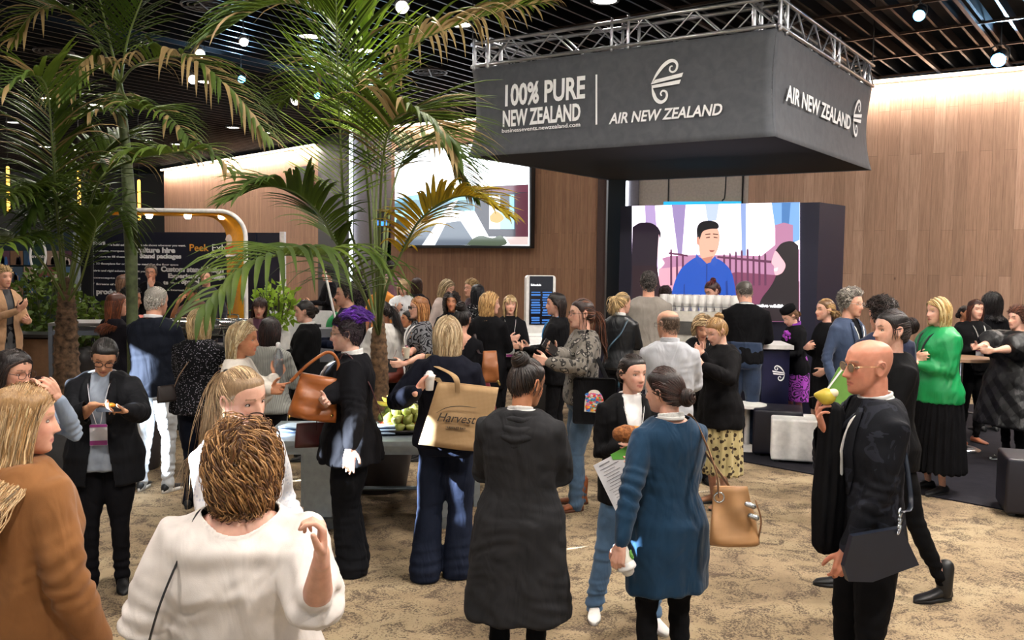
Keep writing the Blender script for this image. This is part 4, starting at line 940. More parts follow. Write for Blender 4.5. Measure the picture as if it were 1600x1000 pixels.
# unseen wall added left of the view: openings placed to throw the daylight patches
mat_w = plain('left wall paint', '8c8580', .8); holes = []
def opening(P, wd, ht):
    P = Vector(P); t = (P.x - wx) / SUND.x; h = P - SUND * t; holes.append((h.y - wd / 2, h.y + wd / 2, h.z - ht / 2, h.z + ht / 2))
for P, a, b_ in ((at(548, 745, 5.42), .12, .52), (at(512, 715, 5.38), .05, .20), (at(684, 735, 5.42), .13, .62), (at(228, 640, 7.5), .19, 1.0), (at(334, 705, 3.15), .08, .30), (at(90, 606, 5.25), .06, .24),
                 (ground(903, 815), .10, .16), (ground(1192, 800), .05, .09), (ground(1236, 821), .05, .10), (at(900, 735, 7.2), .09, .36), (at(470, 692, 6.5), .25, .12), (ground(645, 728), .14, .16), (ground(935, 840), .06, .08)):
    opening(P, a, b_)
ys = sorted({-8.0, 13.0} | {h[0] for h in holes} | {h[1] for h in holes}); zs = sorted({0.0, 9.0} | {h[2] for h in holes} | {h[3] for h in holes}); q = MB()
for y0, y1 in zip(ys[:-1], ys[1:]):
    run = None
    for z0, z1 in zip(zs[:-1], zs[1:]):
        c = ((y0 + y1) / 2, (z0 + z1) / 2); op = any(h[0] < c[0] < h[1] and h[2] < c[1] < h[3] for h in holes)
        if not op: run = (run[0], z1) if run else (z0, z1)
        if op and run: box(q, (wx, c[0], sum(run) / 2), (.06, y1 - y0, run[1] - run[0])); run = None
    if run: box(q, (wx, (y0 + y1) / 2, sum(run) / 2), (.06, y1 - y0, run[1] - run[0]))
o = build(q, 'wall_sun_mask', mat_w, None, False); structure(o)
wallbox('wall_left_far', (wx, 13), (-22, 19), 0, 6.3, .2, mat_w, False)

# ---------------------------------------------------------------- lamps on the ceiling
LAMPS = [(945, 3), (77, 155), (150, 165), (22, 192), (322, 129), (228, 219), (276, 226), (364, 200), (413, 208), (484, 58), (569, 80), (590, 184), (719, 40), (92, 233), (122, 235), (168, 239), (70, 230)]
def downlight(p, lab, grp, pw, r=.17):
    o = empty('downlight', p, 0, lab, 'ceiling light', grp); q = MB(); a = np.linspace(0, 2 * np.pi, 25)
    tube(q, [(r * math.cos(t), r * math.sin(t), .02) for t in a], .022, 8, cap=False); build(q, 'rim', plain('lamp rim', '1a1a1c', .4), o)
    q = MB(); box(q, (0, 0, .09), (r * 1.5, r * 1.5, .12)); build(q, 'housing', plain('lamp rim', '1a1a1c', .4), o, False)
    q = MB(); V = [(r * math.cos(t), r * math.sin(t), .015) for t in a[:-1]] + [(0, 0, .012)]; q.add(V, None, [(i, 24, (i + 1) % 24) for i in range(24)]); build(q, 'diffuser', emit('warm diffuser', 'fff2e0', 14), o)
    l = bpy.data.lights.new('downlight', 'AREA'); l.shape = 'DISK'; l.size = .34; l.energy = pw; l.color = (1, .92, .84); lo = bpy.data.objects.new('lamp', l); C.objects.link(lo); lo.parent = o; lo.location = (0, 0, -.02)
    return o
for px, py in LAMPS:
    downlight(atz(px, py, TOPZ + .04), 'unseen round warm white downlight added to brighten the hall', 'downlights in the ceiling', 30)
for x, y in ((-3.2, 1.5), (0.3, .5), (3.6, 1.5), (-3, 5), (1, 4.2), (4.6, 5.2), (7.2, 8.5), (8.5, 12.5), (4.8, 7.4), (-.8, 8.2), (2.2, 15.2), (-5, 11)):  # lamps added out of view to fill the hall, stronger towards the stand
    downlight((x, y, TOPZ + .04), 'unseen round warm white downlight added to brighten the hall', 'downlights in the ceiling', 80 + 60 * (x > 3.5))
def spotlight(p, aim, lab, blue=False, sc=1.0, st=9):
    o = empty('spotlight', p, 0, lab, 'spotlight', 'spotlights under the ceiling'); d = (Vector(aim) - p).normalized(); Mq = d.to_track_quat('-Z', 'Y').to_matrix().to_4x4() @ Matrix.Scale(sc, 4)
    q = MB(); tube(q, [(0, 0, .16), (0, 0, .06), (0, 0, -.10)], [.06, .085, .10], 14); q.xf(Mq); build(q, 'housing', plain('grey cast lamp', '8c8a8c' if not blue else '1a1a1c', .4, .3), o)
    q = MB(); ball(q, (0, 0, -.175), (.085, .085, .02), 14, 6); q.xf(Mq); build(q, 'lens', emit('blue lens', '58b4ff', st * 1.2) if blue else emit('white lens', 'fff6e8', st), o)
    q = MB(); tube(q, [(-.11, 0, 0), (-.11, 0, .10), (0, 0, .16 + 0), (.11, 0, .10), (.11, 0, 0)], .010, 6); tube(q, [(0, 0, .14), (0, 0, 1.2 / sc)], .014, 6); q.xf(Matrix.Scale(sc, 4)); build(q, 'yoke', plain('lamp rim', '1a1a1c', .4), o); return o
for px, py, b_, sc, lab in ((376, 120, 1, .75, 'blue spotlight above the left palm fronds, leftmost of the blue ones'), (495, 146, 1, .7, 'blue spotlight shining beside the tall centre palm'), (581, 167, 1, .6, 'small blue spotlight behind the centre palm leaves'), (1563, 88, 1, 1.2, 'large blue spotlight near the top right ceiling edge'),
                            (311, 80, 0, .8, 'white square lamp head above the brown left frond'), (380, 62, 0, .7, 'white lamp head above the leftmost blue spotlight'), (299, 120, 0, .9, 'grey lamp head behind the withered left frond'), (460, 154, 0, .9, 'grey lamp head between two blue spotlights'), (541, 172, 0, .9, 'grey lamp head right of the palm stem'), (1100, -20, 0, .9, 'white lamp head'), (628, 6, 0, .9, 'white lamp head at the top edge above the centre palm'), (1437, 20, 1, .8, 'blue spotlight glimpsed between ceiling rails')):
    if py < 0: continue
    p = atz(px, py, TOPZ - .25); spotlight(p, (p.x * .3, p.y - 7, 1.0), lab, b_, sc, 9)
    if b_:
        l = bpy.data.lights.new('blue', 'SPOT'); l.energy = 110 * (2 if px > 1500 else 1); l.color = (.35, .66, 1); l.spot_size = R(120); l.shadow_soft_size = .1; lo = bpy.data.objects.new('lamp', l); C.objects.link(lo); lo.location = p + Vector((0, -.18, .12)); lo.rotation_euler = (Vector((0, -1, .9))).to_track_quat('-Z', 'Y').to_euler()
for px, py in ((320, 10), (84, 82), (672, 113)):
    p = atz(px, py, TOPZ + .02); o = empty('ceiling_vent', p, 0, {320: 'round grey air vent at the top of the ceiling', 84: 'faint round air vent above the left palm', 672: 'round air vent lit blue left of the truss'}[px], 'air vent')
    for i, r in enumerate((.30, .22, .13, .05)):
        q = MB(); tube(q, [(r * math.cos(t), r * math.sin(t), .01) for t in np.linspace(0, 6.2832, 25)], .018 if i == 0 else .012, 6, cap=False); build(q, 'ring', plain('vent metal', '3a3436', .5, .3), o)
    q = MB(); box(q, (0, 0, 0), (.6, .02, .02)); box(q, (0, 0, 0), (.02, .6, .02)); build(q, 'cross_bar', plain('vent metal', '3a3436', .5, .3), o, False)
for px, y0, y1, lab in ((12, 262, 330, 'leftmost'), (123, 268, 325, 'middle'), (217, 283, 342, 'rightmost')):
    Y = 20; a, b_ = at(px, y0, Y), at(px, y1, Y); o = empty('pendant_light', (a.x, Y, b_.z), 0, 'thin amber tube light hanging far behind the left palms, %s of three' % lab, 'pendant light', 'amber tube lights')
    q = MB(); tube(q, [(0, 0, 0), (0, 0, a.z - b_.z)], .035, 8); build(q, 'tube', emit('amber tube', 'ffb84a', 2.5), o)
    q = MB(); tube(q, [(0, 0, a.z - b_.z), (0, 0, TOPZ - b_.z + .9)], .006, 5); build(q, 'cable', plain('cable', '101010'), o)
# ---------------------------------------------------------------- hanging banner and its truss
black = plain('black satin', '0b0b0d', .5); steel = plain('truss aluminium', 'b4b6ba', .28, .85); white = plain('white gloss', 'e6e4e0', .35); ink = plain('white print', 'fcfcfc', .6, noise=.005)
def stroke(mb, pts, wds, k=8, th=.002, mi=0):
    P = crom([(p[0], p[1], 0) for p in pts], k); W = np.interp(np.linspace(0, 1, len(P)), np.linspace(0, 1, len(wds)), wds)
    T = np.gradient(P, axis=0); T /= np.linalg.norm(T, axis=1)[:, None] + 1e-9; N = np.stack([-T[:, 1], T[:, 0], 0 * T[:, 0]], 1)
    V = np.stack([P + N * W[:, None] / 2, P - N * W[:, None] / 2, P - N * W[:, None] / 2 + [0, 0, th], P + N * W[:, None] / 2 + [0, 0, th]], 1).reshape(-1, 3)
    mb.add(V, grid_quads(len(P), 4), mi=mi); return mb
def flat(mb, poly, z=0, th=.002, mi=0):
    from mathutils.geometry import tessellate_polygon
    n = len(poly); tri = [tuple(t) for t in tessellate_polygon([[Vector((a, b, 0)) for a, b in poly]])]
    V = [(a, b, z + th) for a, b in poly] + [(a, b, z) for a, b in poly]
    return mb.add(V, [(i, (i + 1) % n, (i + 1) % n + n, i + n) for i in range(n)], tri + [(t[0] + n, t[2] + n, t[1] + n) for t in tri], mi=mi)
def koru(mat, parent, M, h, mirror=False):
    q = MB(); s = h / 205.0; m = -1 if mirror else 1
    def S(pts, w): stroke(q, [(m * (x - 945) * s, (528 - y) * s) for x, y in pts], [k * s for k in w])
    S([(948, 428), (975, 385), (1010, 345), (1045, 325), (1070, 328), (1084, 346), (1080, 370), (1062, 380), (1046, 370), (1048, 354), (1060, 350)], [3, 15, 19, 15, 12, 10, 9, 8, 7])
    S([(952, 440), (960, 470), (975, 503), (1000, 520), (1024, 512), (1034, 492), (1028, 472), (1010, 466), (1000, 478), (1006, 490)], [3, 17, 19, 14, 12, 10, 8, 7])
    flat(q, [(m * (x - 945) * s, (528 - y) * s) for x, y in ((968, 408), (1117, 388), (1110, 408), (950, 428))]); flat(q, [(m * (x - 945) * s, (528 - y) * s) for x, y in ((948, 434), (1106, 420), (1098, 440), (958, 448))])
    o = build(q, 'emblem', mat, parent, False); o.matrix_local = M; return o
def lay(PL, s, parent, p0, p1, cap, mat=None, inv=None, lift=.006, **kw):
    """lettering whose base line runs from picture point p0 to p1 on surface PL; cap = capital height in pixels"""
    a, b_ = Vector(PL.uv(*p0)), Vector(PL.uv(*p1)); c = Vector(PL.uv(p0[0], p0[1] - cap)); d = b_ - a; an = math.atan2(d.y, d.x) * kw.pop('tilt', 0)
    M = (inv or Matrix.Identity(4)) @ PL.M @ Matrix.Translation((a.x, a.y, lift)) @ Matrix.Rotation(an, 4, 'Z')
    return text(s, mat or ink, parent, M, (c - a).length / .73, fit=d.length, **kw)
A = at(1213, 44, 9.8); zt, zb = A.z, at(1213, 214, 9.8).z
B_, D_ = atz(738, 108, zt), atz(1362, 139, zt); A = Vector((A.x, A.y, zt)); E_ = B_ + D_ - A; cen = (B_ + D_) / 2
ban = empty('hanging_banner', (cen.x, cen.y, zb), 0, 'dark grey fabric box banner hanging from the truss with white lettering', 'banner')
inv = Matrix.Translation((-cen.x, -cen.y, -zb)); fab = fabric('54575d', rough=.75, wr=.12)
corners = [B_, A, D_, E_]
for i in range(4):
    P, Q_ = corners[i], corners[(i + 1) % 4]; d = (Q_ - P); n = Vector((d.y, -d.x, 0)).normalized(); q = MB(); nu, nv = 36, 18; V = []
    for v in np.linspace(0, 1, nv):
        for u in np.linspace(0, 1, nu):
            e = math.sin(v * math.pi) * .045; ce = (1 - abs(2 * u - 1) ** 14) ; uu = u + (.5 - u) * 2 * e / d.length * (abs(2 * u - 1) ** 3)
            fl = .05 * (1 - v) ** 6; p = P + d * (uu + (uu - .5) * fl * 1.2 / d.length) + Vector((0, 0, -(zt - zb) * (1 - v))) - n * e * (.35 + .65 * abs(2 * u - 1) ** 3) + n * fl * .6; V.append((p.x, p.y, p.z))
    q.add(V, grid_quads(nv, nu, False)[:, ::-1]); q.xf(inv); o = build(q, 'fabric_panel', fab, ban); sm = o.modifiers.new('thick', 'SOLIDIFY'); sm.thickness = .004
q = MB(); q.add([(p.x, p.y, zb + .01) for p in corners] + [(p.x, p.y, zb + .03) for p in corners], [(0, 1, 2, 3), (7, 6, 5, 4)]); q.xf(inv); build(q, 'underside', plain('black cloth underside', '070708', .95), ban, False)
FP = Plane(B_ + Vector((0, 0, 0)), A); FP.M = FP.M @ Matrix.Translation((0, 0, .012)); SP = Plane(A, D_); SP.M = SP.M @ Matrix.Translation((0, 0, .012))
FP.I = FP.M.inverted(); SP.I = SP.M.inverted()
lay(FP, '100% PURE', ban, (786, 166), (910, 158), 33, inv=inv, bold=.028)
lay(FP, 'NEW ZEALAND', ban, (786, 198), (907, 189), 25, inv=inv, bold=.032)
lay(FP, 'businessevents.newzealand.com', ban, (785, 208), (907, 200), 6.5, inv=inv, bold=.008)
# the small island outline that stands for the stroke of the percent sign
q = MB(); u0 = Vector(FP.uv(827, 165)); u1 = Vector(FP.uv(841, 132)); stroke(q, [u0, (u0.x + (u1.x - u0.x) * .35, u0.y + (u1.y - u0.y) * .3), (u0.x + (u1.x - u0.x) * .9, u0.y + (u1.y - u0.y) * .62), (u1.x - .01, u1.y)], [.005, .03, .018, .038, .006]); o = build(q, 'emblem', ink, ban, False); o.matrix_local = inv @ FP.M @ Matrix.Translation((0, 0, .009))
q = MB(); a, b_ = FP.uv(933, 195), FP.uv(933, 117); flat(q, [(a[0] - .012, a[1]), (a[0] + .012, a[1]), (b_[0] + .012, b_[1]), (b_[0] - .012, b_[1])]); o = build(q, 'divider_line', ink, ban, False); o.matrix_local = inv @ FP.M @ Matrix.Translation((0, 0, .006))
lay(FP, 'AIR NEW ZEALAND', ban, (953, 194), (1130, 177), 17, inv=inv, bold=.022, shear=.22)
a = FP.uv(1017, 164); c = FP.uv(1017, 99); koru(ink, ban, inv @ FP.M @ Matrix.Translation((a[0], a[1], .006)), (c[1] - a[1]))
lay(SP, 'AIR NEW ZEALAND', ban, (1226, 157), (1327, 204), 27, inv=inv, bold=.022, shear=.12)
a = SP.uv(1330, 212); c = SP.uv(1330, 152); koru(ink, ban, inv @ SP.M @ Matrix.Translation((a[0], a[1], .006)), (c[1] - a[1]))
tr = empty('lighting_truss', (cen.x, cen.y, zt), 0, 'square aluminium box truss carrying the grey banner', 'truss'); th = .29; inv2 = Matrix.Translation((-cen.x, -cen.y, -zt)); invw = inv2
for i in range(4):
    P, Q_ = corners[i], corners[(i + 1) % 4]; d = (Q_ - P).normalized(); n = Vector((d.y, -d.x, 0)); L = (Q_ - P).length; q = MB()
    for o1 in (0.02, -.27):
        for z_ in (.03, th + .03): tube(q, [P + n * o1 + d * .02 + Vector((0, 0, z_)), Q_ + n * o1 - d * .02 + Vector((0, 0, z_))], .024, 8)
    build(q.xf(inv2), 'chord', steel, tr); q = MB(); k = int(L / .30)
    for j in range(k):
        for o1 in (.02, -.27):
            a_, b2 = P + d * (L * j / k), P + d * (L * (j + 1) / k); za, zb2 = (.03, th + .03) if j % 2 else (th + .03, .03); tube(q, [a_ + n * o1 + Vector((0, 0, za)), b2 + n * o1 + Vector((0, 0, zb2))], .011, 6)
        if j % 2: 
            for z_ in (.03, th + .03): tube(q, [a_ + n * .02 + Vector((0, 0, z_)), a_ - n * .27 + d * (L / k) + Vector((0, 0, z_))], .010, 6)
    for f in (.0, .5):
        for dd in (0, .22): 
            for o1 in (.02, -.27): tube(q, [P + d * (L * f + .05 + dd) + n * o1 + Vector((0, 0, .0)), P + d * (L * f + .05 + dd) + n * o1 + Vector((0, 0, th + .07))], .026 if f == 0 else .02, 8)
    build(q.xf(inv2), 'bracing', steel, tr)
    q = MB(); tube(q, [P + Vector((0, 0, th)), P + Vector((0, 0, TOPZ + .9 - zt))], .008, 6); build(q.xf(inv2), 'hanging_cable', black, tr)
# pillar at the rear corner
q = MB(); a, b_ = at(947, 400, E_.y), at(974, 400, E_.y); box(q, ((a.x + b_.x) / 2, E_.y, zt / 2), (b_.x - a.x, .3, zt)); tag(build(q, 'pillar', plain('black pillar', '08080b', .5), None, False), 'black square pillar under the rear corner of the banner', 'pillar')
# ---------------------------------------------------------------- video wall with the big screen
VR = Vector((at(1278, 400, 11.3).x, 11.3)); VL = Vector((at(968, 400, 12.55).x, 12.55)); ztop = at(1278, 316, 11.3).z
dV = (VR - VL).normalized(); nV = Vector((dV.y, -dV.x)); SD = Vector((at(1318, 400, 11.9).x, 11.9)); vw = empty('video_display', (VL.x, VL.y, 0), math.atan2(dV.y, dV.x), 'dark navy box wall with a large bright screen of three people talking', 'video screen')
Lw = (VR - VL).length; back = SD - VR; bx, by = back.dot(dV), back.dot(-nV); q = MB()
q.add([(x, y, z) for z in (0, ztop) for x, y in ((0, 0), (Lw, 0), (Lw + bx, by), (bx, by))], [(0, 3, 2, 1), (4, 5, 6, 7), (0, 1, 5, 4), (1, 2, 6, 5), (2, 3, 7, 6), (3, 0, 4, 7)]); build(q, 'housing', plain('navy housing', '12122a', .55), vw, False)
VP = Plane((VL.x, VL.y, 0), (VR.x, VR.y, 0)); VP.M = VP.M @ Matrix.Translation((0, 0, .01)); VP.I = VP.M.inverted()
Iv = vw.matrix_basis if False else (Matrix.Translation((VL.x, VL.y, 0)) @ Matrix.Rotation(math.atan2(dV.y, dV.x), 4, 'Z')).inverted()
def shot(PL, parent, I, layers, nm='screen'):
    """a picture on a lit screen made of flat coloured shapes"""
    q = MB(); ms = []
    for i, (c, st, pts) in enumerate(layers):
        if len(pts) > 2 and isinstance(pts[0], tuple): flat(q, [PL.uv(*p) for p in pts], i * .0012, .001, i)
        ms.append(emit('picture', c, st))
    o = build(q, nm, ms, parent, False); o.matrix_local = I @ PL.M; return o
def smoothp(pts, k=4): return [(p[0], p[1]) for p in crom([(a, b, 0) for a, b in pts], k)]
y0, y1, y2, y3 = 321, 316, 505, 498
bg = [(988, 322), (1250, 316), (1250, 503), (988, 497)]
Ly = [('f0e4f2', 2.0, bg), ('cdb4dc', 1.2, [(988, 380), (1010, 352), (1030, 346), (1030, 400), (988, 420)]),
      ('a890bc', .9, [(1008, 321), (1024, 321), (1030, 420), (1012, 420)]), ('9a86b4', .8, [(1050, 320), (1072, 320), (1066, 400), (1060, 400)]), ('a8b4d4', 1, [(1102, 319), (1124, 319), (1120, 345), (1106, 345)]),
      ('c8c8ec', 1.3, [(1152, 318), (1170, 318), (1174, 420), (1150, 420)]), ('8498c8', .9, [(1158, 318), (1166, 318), (1166, 400), (1160, 400)]), ('6c96cc', 1.0, [(1206, 317), (1250, 316), (1250, 375), (1216, 390)]), ('4878b0', .8, [(1222, 317), (1236, 317), (1232, 365), (1222, 365)]),
      ('b77fa0', .8, [(1030, 405), (1048, 400), (1100, 398), (1190, 400), (1215, 380), (1250, 390), (1250, 503), (1030, 500)]),
      ('8e4668', .6, [(1100, 440), (1150, 425), (1215, 430), (1250, 440), (1250, 503), (1100, 500)]), ('d698a8', .9, [(1030, 420), (1066, 416), (1060, 470), (1030, 500)])]
for i in range(17):
    x = 1048 + i * 9.2
    if 1072 < x < 1128: continue
    t_ = 388 + (i * 37 % 13); Ly.append(('7c3c62', .45, [(x, t_ + 3), (x + 1.5, t_), (x + 3, t_ + 3), (x + 3.4, 446), (x, 446)]))
Ly += [('7c3c62', .45, [(1046, 394), (1076, 398), (1076, 401), (1046, 397)]), ('7c3c62', .45, [(1122, 400), (1215, 408), (1215, 412), (1122, 403)]), ('b47a9a', .8, [(1212, 352), (1226, 348), (1240, 352), (1240, 380), (1226, 400), (1212, 385)]),
       ('2a1630', .35, smoothp([(990, 355), (1003, 348), (1022, 350), (1034, 364), (1030, 385), (1028, 430), (1036, 455), (1040, 490), (1036, 497), (990, 496), (989, 420), (990, 355)])), ('eac0c8', 1.1, smoothp([(1031, 366), (1034, 378), (1037, 386), (1033, 395), (1036, 404), (1040, 412), (1030, 420), (1029, 395), (1031, 366)])),
       ('3a1428', .3, [(990, 415), (1028, 415), (1034, 455), (1039, 497), (990, 496)]),
       ('1457c8', .6, smoothp([(1050, 462), (1056, 440), (1066, 420), (1082, 406), (1092, 402), (1106, 406), (1120, 404), (1134, 412), (1146, 430), (1152, 470), (1150, 500), (1050, 498), (1050, 462)])), ('0e3c9a', .6, [(1105, 412), (1107, 412), (1106, 498), (1103, 498)]), ('0e3c9a', .6, [(1135, 440), (1138, 438), (1142, 498), (1137, 498)]), ('0e3c9a', .6, [(1070, 445), (1072, 443), (1072, 498), (1068, 498)]),
       ('d89c86', 1.0, smoothp([(1093, 365), (1097, 356), (1112, 352), (1123, 358), (1126, 372), (1123, 390), (1116, 402), (1108, 408), (1098, 404), (1094, 390), (1093, 365)])), ('2450b0', .8, [(1090, 396), (1100, 410), (1107, 412), (1098, 418), (1088, 405)]), ('2450b0', .8, [(1112, 408), (1119, 400), (1123, 408), (1118, 416), (1107, 412)]),
       ('c07c68', .8, [(1098, 404), (1116, 400), (1112, 410), (1106, 412)]), ('16121e', .3, smoothp([(1091, 372), (1091, 356), (1098, 347), (1112, 345), (1123, 349), (1124, 357), (1112, 358), (1100, 362), (1095, 374), (1091, 372)])), ('c88c78', .9, [(1090, 372), (1094, 370), (1095, 384), (1091, 382)]),
       ('5a3028', .4, [(1105, 371), (1111, 370), (1111, 371.6), (1105, 372.4)]), ('5a3028', .4, [(1117, 370), (1123, 371), (1123, 372.4), (1117, 371.6)]), ('a85a50', .7, [(1110, 391), (1119, 391), (1116, 394), (1112, 394)]), ('30201c', .4, [(1104, 366), (1112, 365), (1112, 366.6), (1104, 367.4)]), ('30201c', .4, [(1116, 365), (1124, 366), (1124, 367.4), (1116, 366.6)]),
       ('261222', .3, smoothp([(1213, 392), (1222, 381), (1234, 377), (1242, 378)]) + smoothp([(1249, 384), (1249, 440), (1249, 499)], 2) + smoothp([(1184, 500), (1190, 470), (1204, 450), (1212, 436), (1216, 420), (1213, 392)])), ('e0a4ac', 1.0, smoothp([(1211, 396), (1207, 410), (1211, 416), (1211, 424), (1214, 430), (1224, 426), (1229, 414), (1222, 402), (1214, 392), (1211, 396)])), ('f4ece8', 1.2, [(1211, 420), (1217, 418), (1216, 423), (1212, 424)]),
       ('2a1020', .35, [(1130, 478), (1249, 472), (1249, 502), (1130, 500)])]
scr = shot(VP, vw, Iv, Ly); lay(VP, 'native wildlife', scr, (1183, 479), (1228, 479), 5, emit('subtitle', 'ffffff', 1.6), inv=VP.M.inverted(), lift=.075, bold=.03)
q = MB(); a, c = VP.uv(1038, 316), VP.uv(1156, 312); q_ = MB()
pb = at(1097, 315, 13.6); w_ = (1156 - 1038) / F * 13.6; bo = empty('sign_board', (pb.x, 13.6, 0), R(-14), 'turquoise lit board showing above the big screen', 'sign'); q = MB(); box(q, (0, 0, pb.z - .5), (w_, .08, 1.0)); build(q, 'panel', emit('turquoise panel', '2aa4d8', .9), bo, False); q = MB(); box(q, (-w_ * .4, 0, .6), (.05, .06, 1.2)); box(q, (w_ * .4, 0, .6), (.05, .06, 1.2)); build(q, 'post', black, bo, False)
q = MB(); p = at(1131, 290, 14.5); tube(q, crom([(p.x, 14.5, 2.5), (p.x - .02, 14.5, 3.0), (p.x + .03, 14.5, 3.4), (p.x, 14.5, TOPZ + .9)]), .012, 6); tag(build(q, 'cable', black), 'black cable running up behind the turquoise board', 'cable')
# ---------------------------------------------------------------- landscape screen on the middle wall
LS = Plane(WP.P0 + WP.n * .28, WP.P0 + WP.n * .28 + WP.ex); c0 = on_plane(617, 384, LS.P0, LS.n); ls = empty('wall_screen', (c0.x, c0.y, c0.z), 0, 'large screen on the wooden wall showing a modern house on a lake', 'screen'); Il = Matrix.Translation(-c0)
Lz = [('f6fbff', 2.2, [(617, 238), (827, 216), (827, 384), (617, 382)]), ('cfe2f2', 1.5, [(617, 292), (740, 294), (745, 320), (617, 320)]), ('7fb4d0', .9, [(617, 312), (640, 306), (670, 302), (700, 306), (745, 300), (745, 330), (617, 330)]), ('5f8c9c', .7, [(617, 318), (650, 312), (690, 316), (740, 312), (740, 328), (617, 328)]),
      ('8ed0ea', 1.3, [(617, 330), (700, 326), (700, 350), (617, 352)]), ('b8b0a0', .9, [(617, 350), (650, 342), (700, 340), (700, 383), (617, 383)]), ('46616a', .5, smoothp([(619, 344), (628, 338), (638, 344), (640, 356), (630, 362), (620, 356), (619, 344)])), ('6a7686', .6, [(619, 374), (665, 352), (720, 345), (745, 383), (619, 383)]),
      ('e4e8ee', 1.4, [(704, 318), (716, 312), (680, 383), (660, 383)]), ('3c3548', .45, [(742, 300), (750, 292), (826, 288), (826, 370), (764, 370), (742, 330)]), ('7a3a50', .55, [(752, 293), (826, 289), (826, 300), (752, 302)]), ('6c3044', .5, [(806, 304), (826, 300), (826, 372), (806, 372)]),
      ('d4e4ee', 1.3, [(765, 305), (782, 304), (782, 358), (765, 358)]), ('8cc8e0', 1.1, [(782, 330), (804, 328), (804, 358), (782, 358)]), ('7cc0dc', 1.0, [(797, 304), (804, 304), (804, 330), (797, 330)]), ('c89a3c', .8, smoothp([(766, 338), (776, 330), (788, 340), (780, 348), (768, 346), (766, 338)])), ('5c6c54', .5, smoothp([(730, 383), (738, 374), (752, 368), (770, 372), (784, 368), (790, 383), (730, 383)])), ('c8b4b0', .9, [(790, 370), (826, 370), (826, 383), (798, 383)])]
shot(LS, ls, Il, Lz); q = MB(); a, b_, c = LS.uv(617, 384), LS.uv(827, 384), LS.uv(700, 228); box(q, ((a[0] + b_[0]) / 2, (a[1] + c[1]) / 2, -.10), (b_[0] - a[0] + .04, c[1] - a[1] + .10, .16)); o = build(q, 'housing', black, ls, False); o.matrix_local = Il @ LS.M
l = bpy.data.lights.new('screen glow', 'AREA'); l.shape = 'RECTANGLE'; l.size = 3.0; l.size_y = 2; l.energy = 60; l.color = (.85, .93, 1); lo = bpy.data.objects.new('screen_glow', l); C.objects.link(lo); x, y, z = LS.M.to_3x3().col; pm = LS.M @ Vector(((a[0] + b_[0]) / 2, (a[1] + c[1]) / 2, .08)); Mg = LS.M.copy(); Mg.translation = pm; lo.matrix_world = Mg @ Matrix.Rotation(math.pi, 4, 'Y') @ Matrix.Identity(4); lo.matrix_world = Mg
# ---------------------------------------------------------------- information kiosk
ki = empty('information_kiosk', (at(843, 500, 10.6).x, 10.6, 0), R(14), 'white upright kiosk with a dark schedule screen by the wooden wall', 'kiosk'); kz0, kz1 = at(843, 524, 10.6).z, at(843, 430, 10.6).z; kw = 47 / F * 10.6
def rbox(mb, c, s, r=.02, mi=0, n=5):
    """upright slab, rounded corners in the xz plane"""
    x, z = s[0] / 2 - r, s[2] / 2 - r; P = []
    for sx, sz, a0 in ((1, 1, 0), (-1, 1, 90), (-1, -1, 180), (1, -1, 270)):
        for k in range(n + 1): a = R(a0 + 90 * k / n); P.append((sx * x + r * math.cos(a), sz * z + r * math.sin(a)))
    return prism(mb, P, s[1], Matrix.Translation((c[0], c[1] - s[1] / 2, c[2])), mi)
q = MB(); rbox(q, (0, 0, (kz0 + kz1) / 2), (kw, .10, kz1 - kz0), .04); build(q, 'frame', white, ki, False)
q = MB(); rbox(q, (0, -.055, (kz0 + kz1) / 2 + .06), (kw * .80, .012, (kz1 - kz0) * .80), .005); sc = build(q, 'screen', plain('dark glass', '15131c', .15), ki, False)
q = MB(); rs_ = random.Random(3)
for cx in (-.068, .068):
    for i in range(13):
        if rs_.random() > .12: box(q, (cx + rs_.uniform(-.004, .004), -.063, kz1 - .20 - i * .030), (.115 - rs_.random() * .02, .003, .020 if i % 3 else .012))
build(q, 'schedule_row', emit('blue row', '2a6cb8', .8), sc, False)
text('Schedule', emit('white row', 'ffffff', 1), sc, Matrix.Translation((-.13, -.064, kz1 - .125)) @ Matrix.Rotation(R(90), 4, 'X'), .035, bold=.02)
q = MB(); q.add([(-.20, -.06, kz0 + .03), (.20, -.06, kz0 + .03), (.27, -.38, kz0 - .10), (-.27, -.38, kz0 - .10), (-.20, -.06, kz0 - .03), (.20, -.06, kz0 - .03), (.27, -.38, kz0 - .15), (-.27, -.38, kz0 - .15)], [(0, 3, 2, 1), (4, 5, 6, 7), (3, 7, 6, 2), (0, 4, 7, 3), (1, 2, 6, 5), (0, 1, 5, 4)]); build(q, 'shelf', white, ki, False)
q = MB(); box(q, (0, 0, kz0 / 2), (.42, .28, kz0)); build(q, 'pedestal', black, ki, False)
# ---------------------------------------------------------------- coffee counter, machine and cups
cc = at(1060, 500, 10.95); co = empty('coffee_counter', (cc.x, 10.95, 0), R(-16), 'navy service counter with a pale top in front of the big screen', 'counter'); q = MB(); box(q, (0, 0, .52), (2.1, .6, 1.04)); build(q, 'cabinet', plain('navy cabinet', '1b1b30', .45), co, False); q = MB(); box(q, (0, 0, 1.06), (2.2, .68, .04)); build(q, 'worktop', plain('pale worktop', 'c8c4bc', .4), co, False)
cup_z = at(1095, 486, 10.9).z; em = empty('espresso_machine', (at(1092, 500, 10.9).x, 10.9, 1.08), R(-16), 'pale coffee machine with rows of white cups stacked on top', 'coffee machine')
q = MB(); rbox(q, (0, 0, (cup_z - 1.08) / 2), (.92, .42, cup_z - 1.08), .03); build(q, 'body', plain('cream enamel', 'cfcac0', .35), em, False); q = MB(); rbox(q, (-.05, -.215, .16), (.55, .01, .16), .01); build(q, 'front_panel', plain('pewter', '6a6864', .3, .6), em, False)
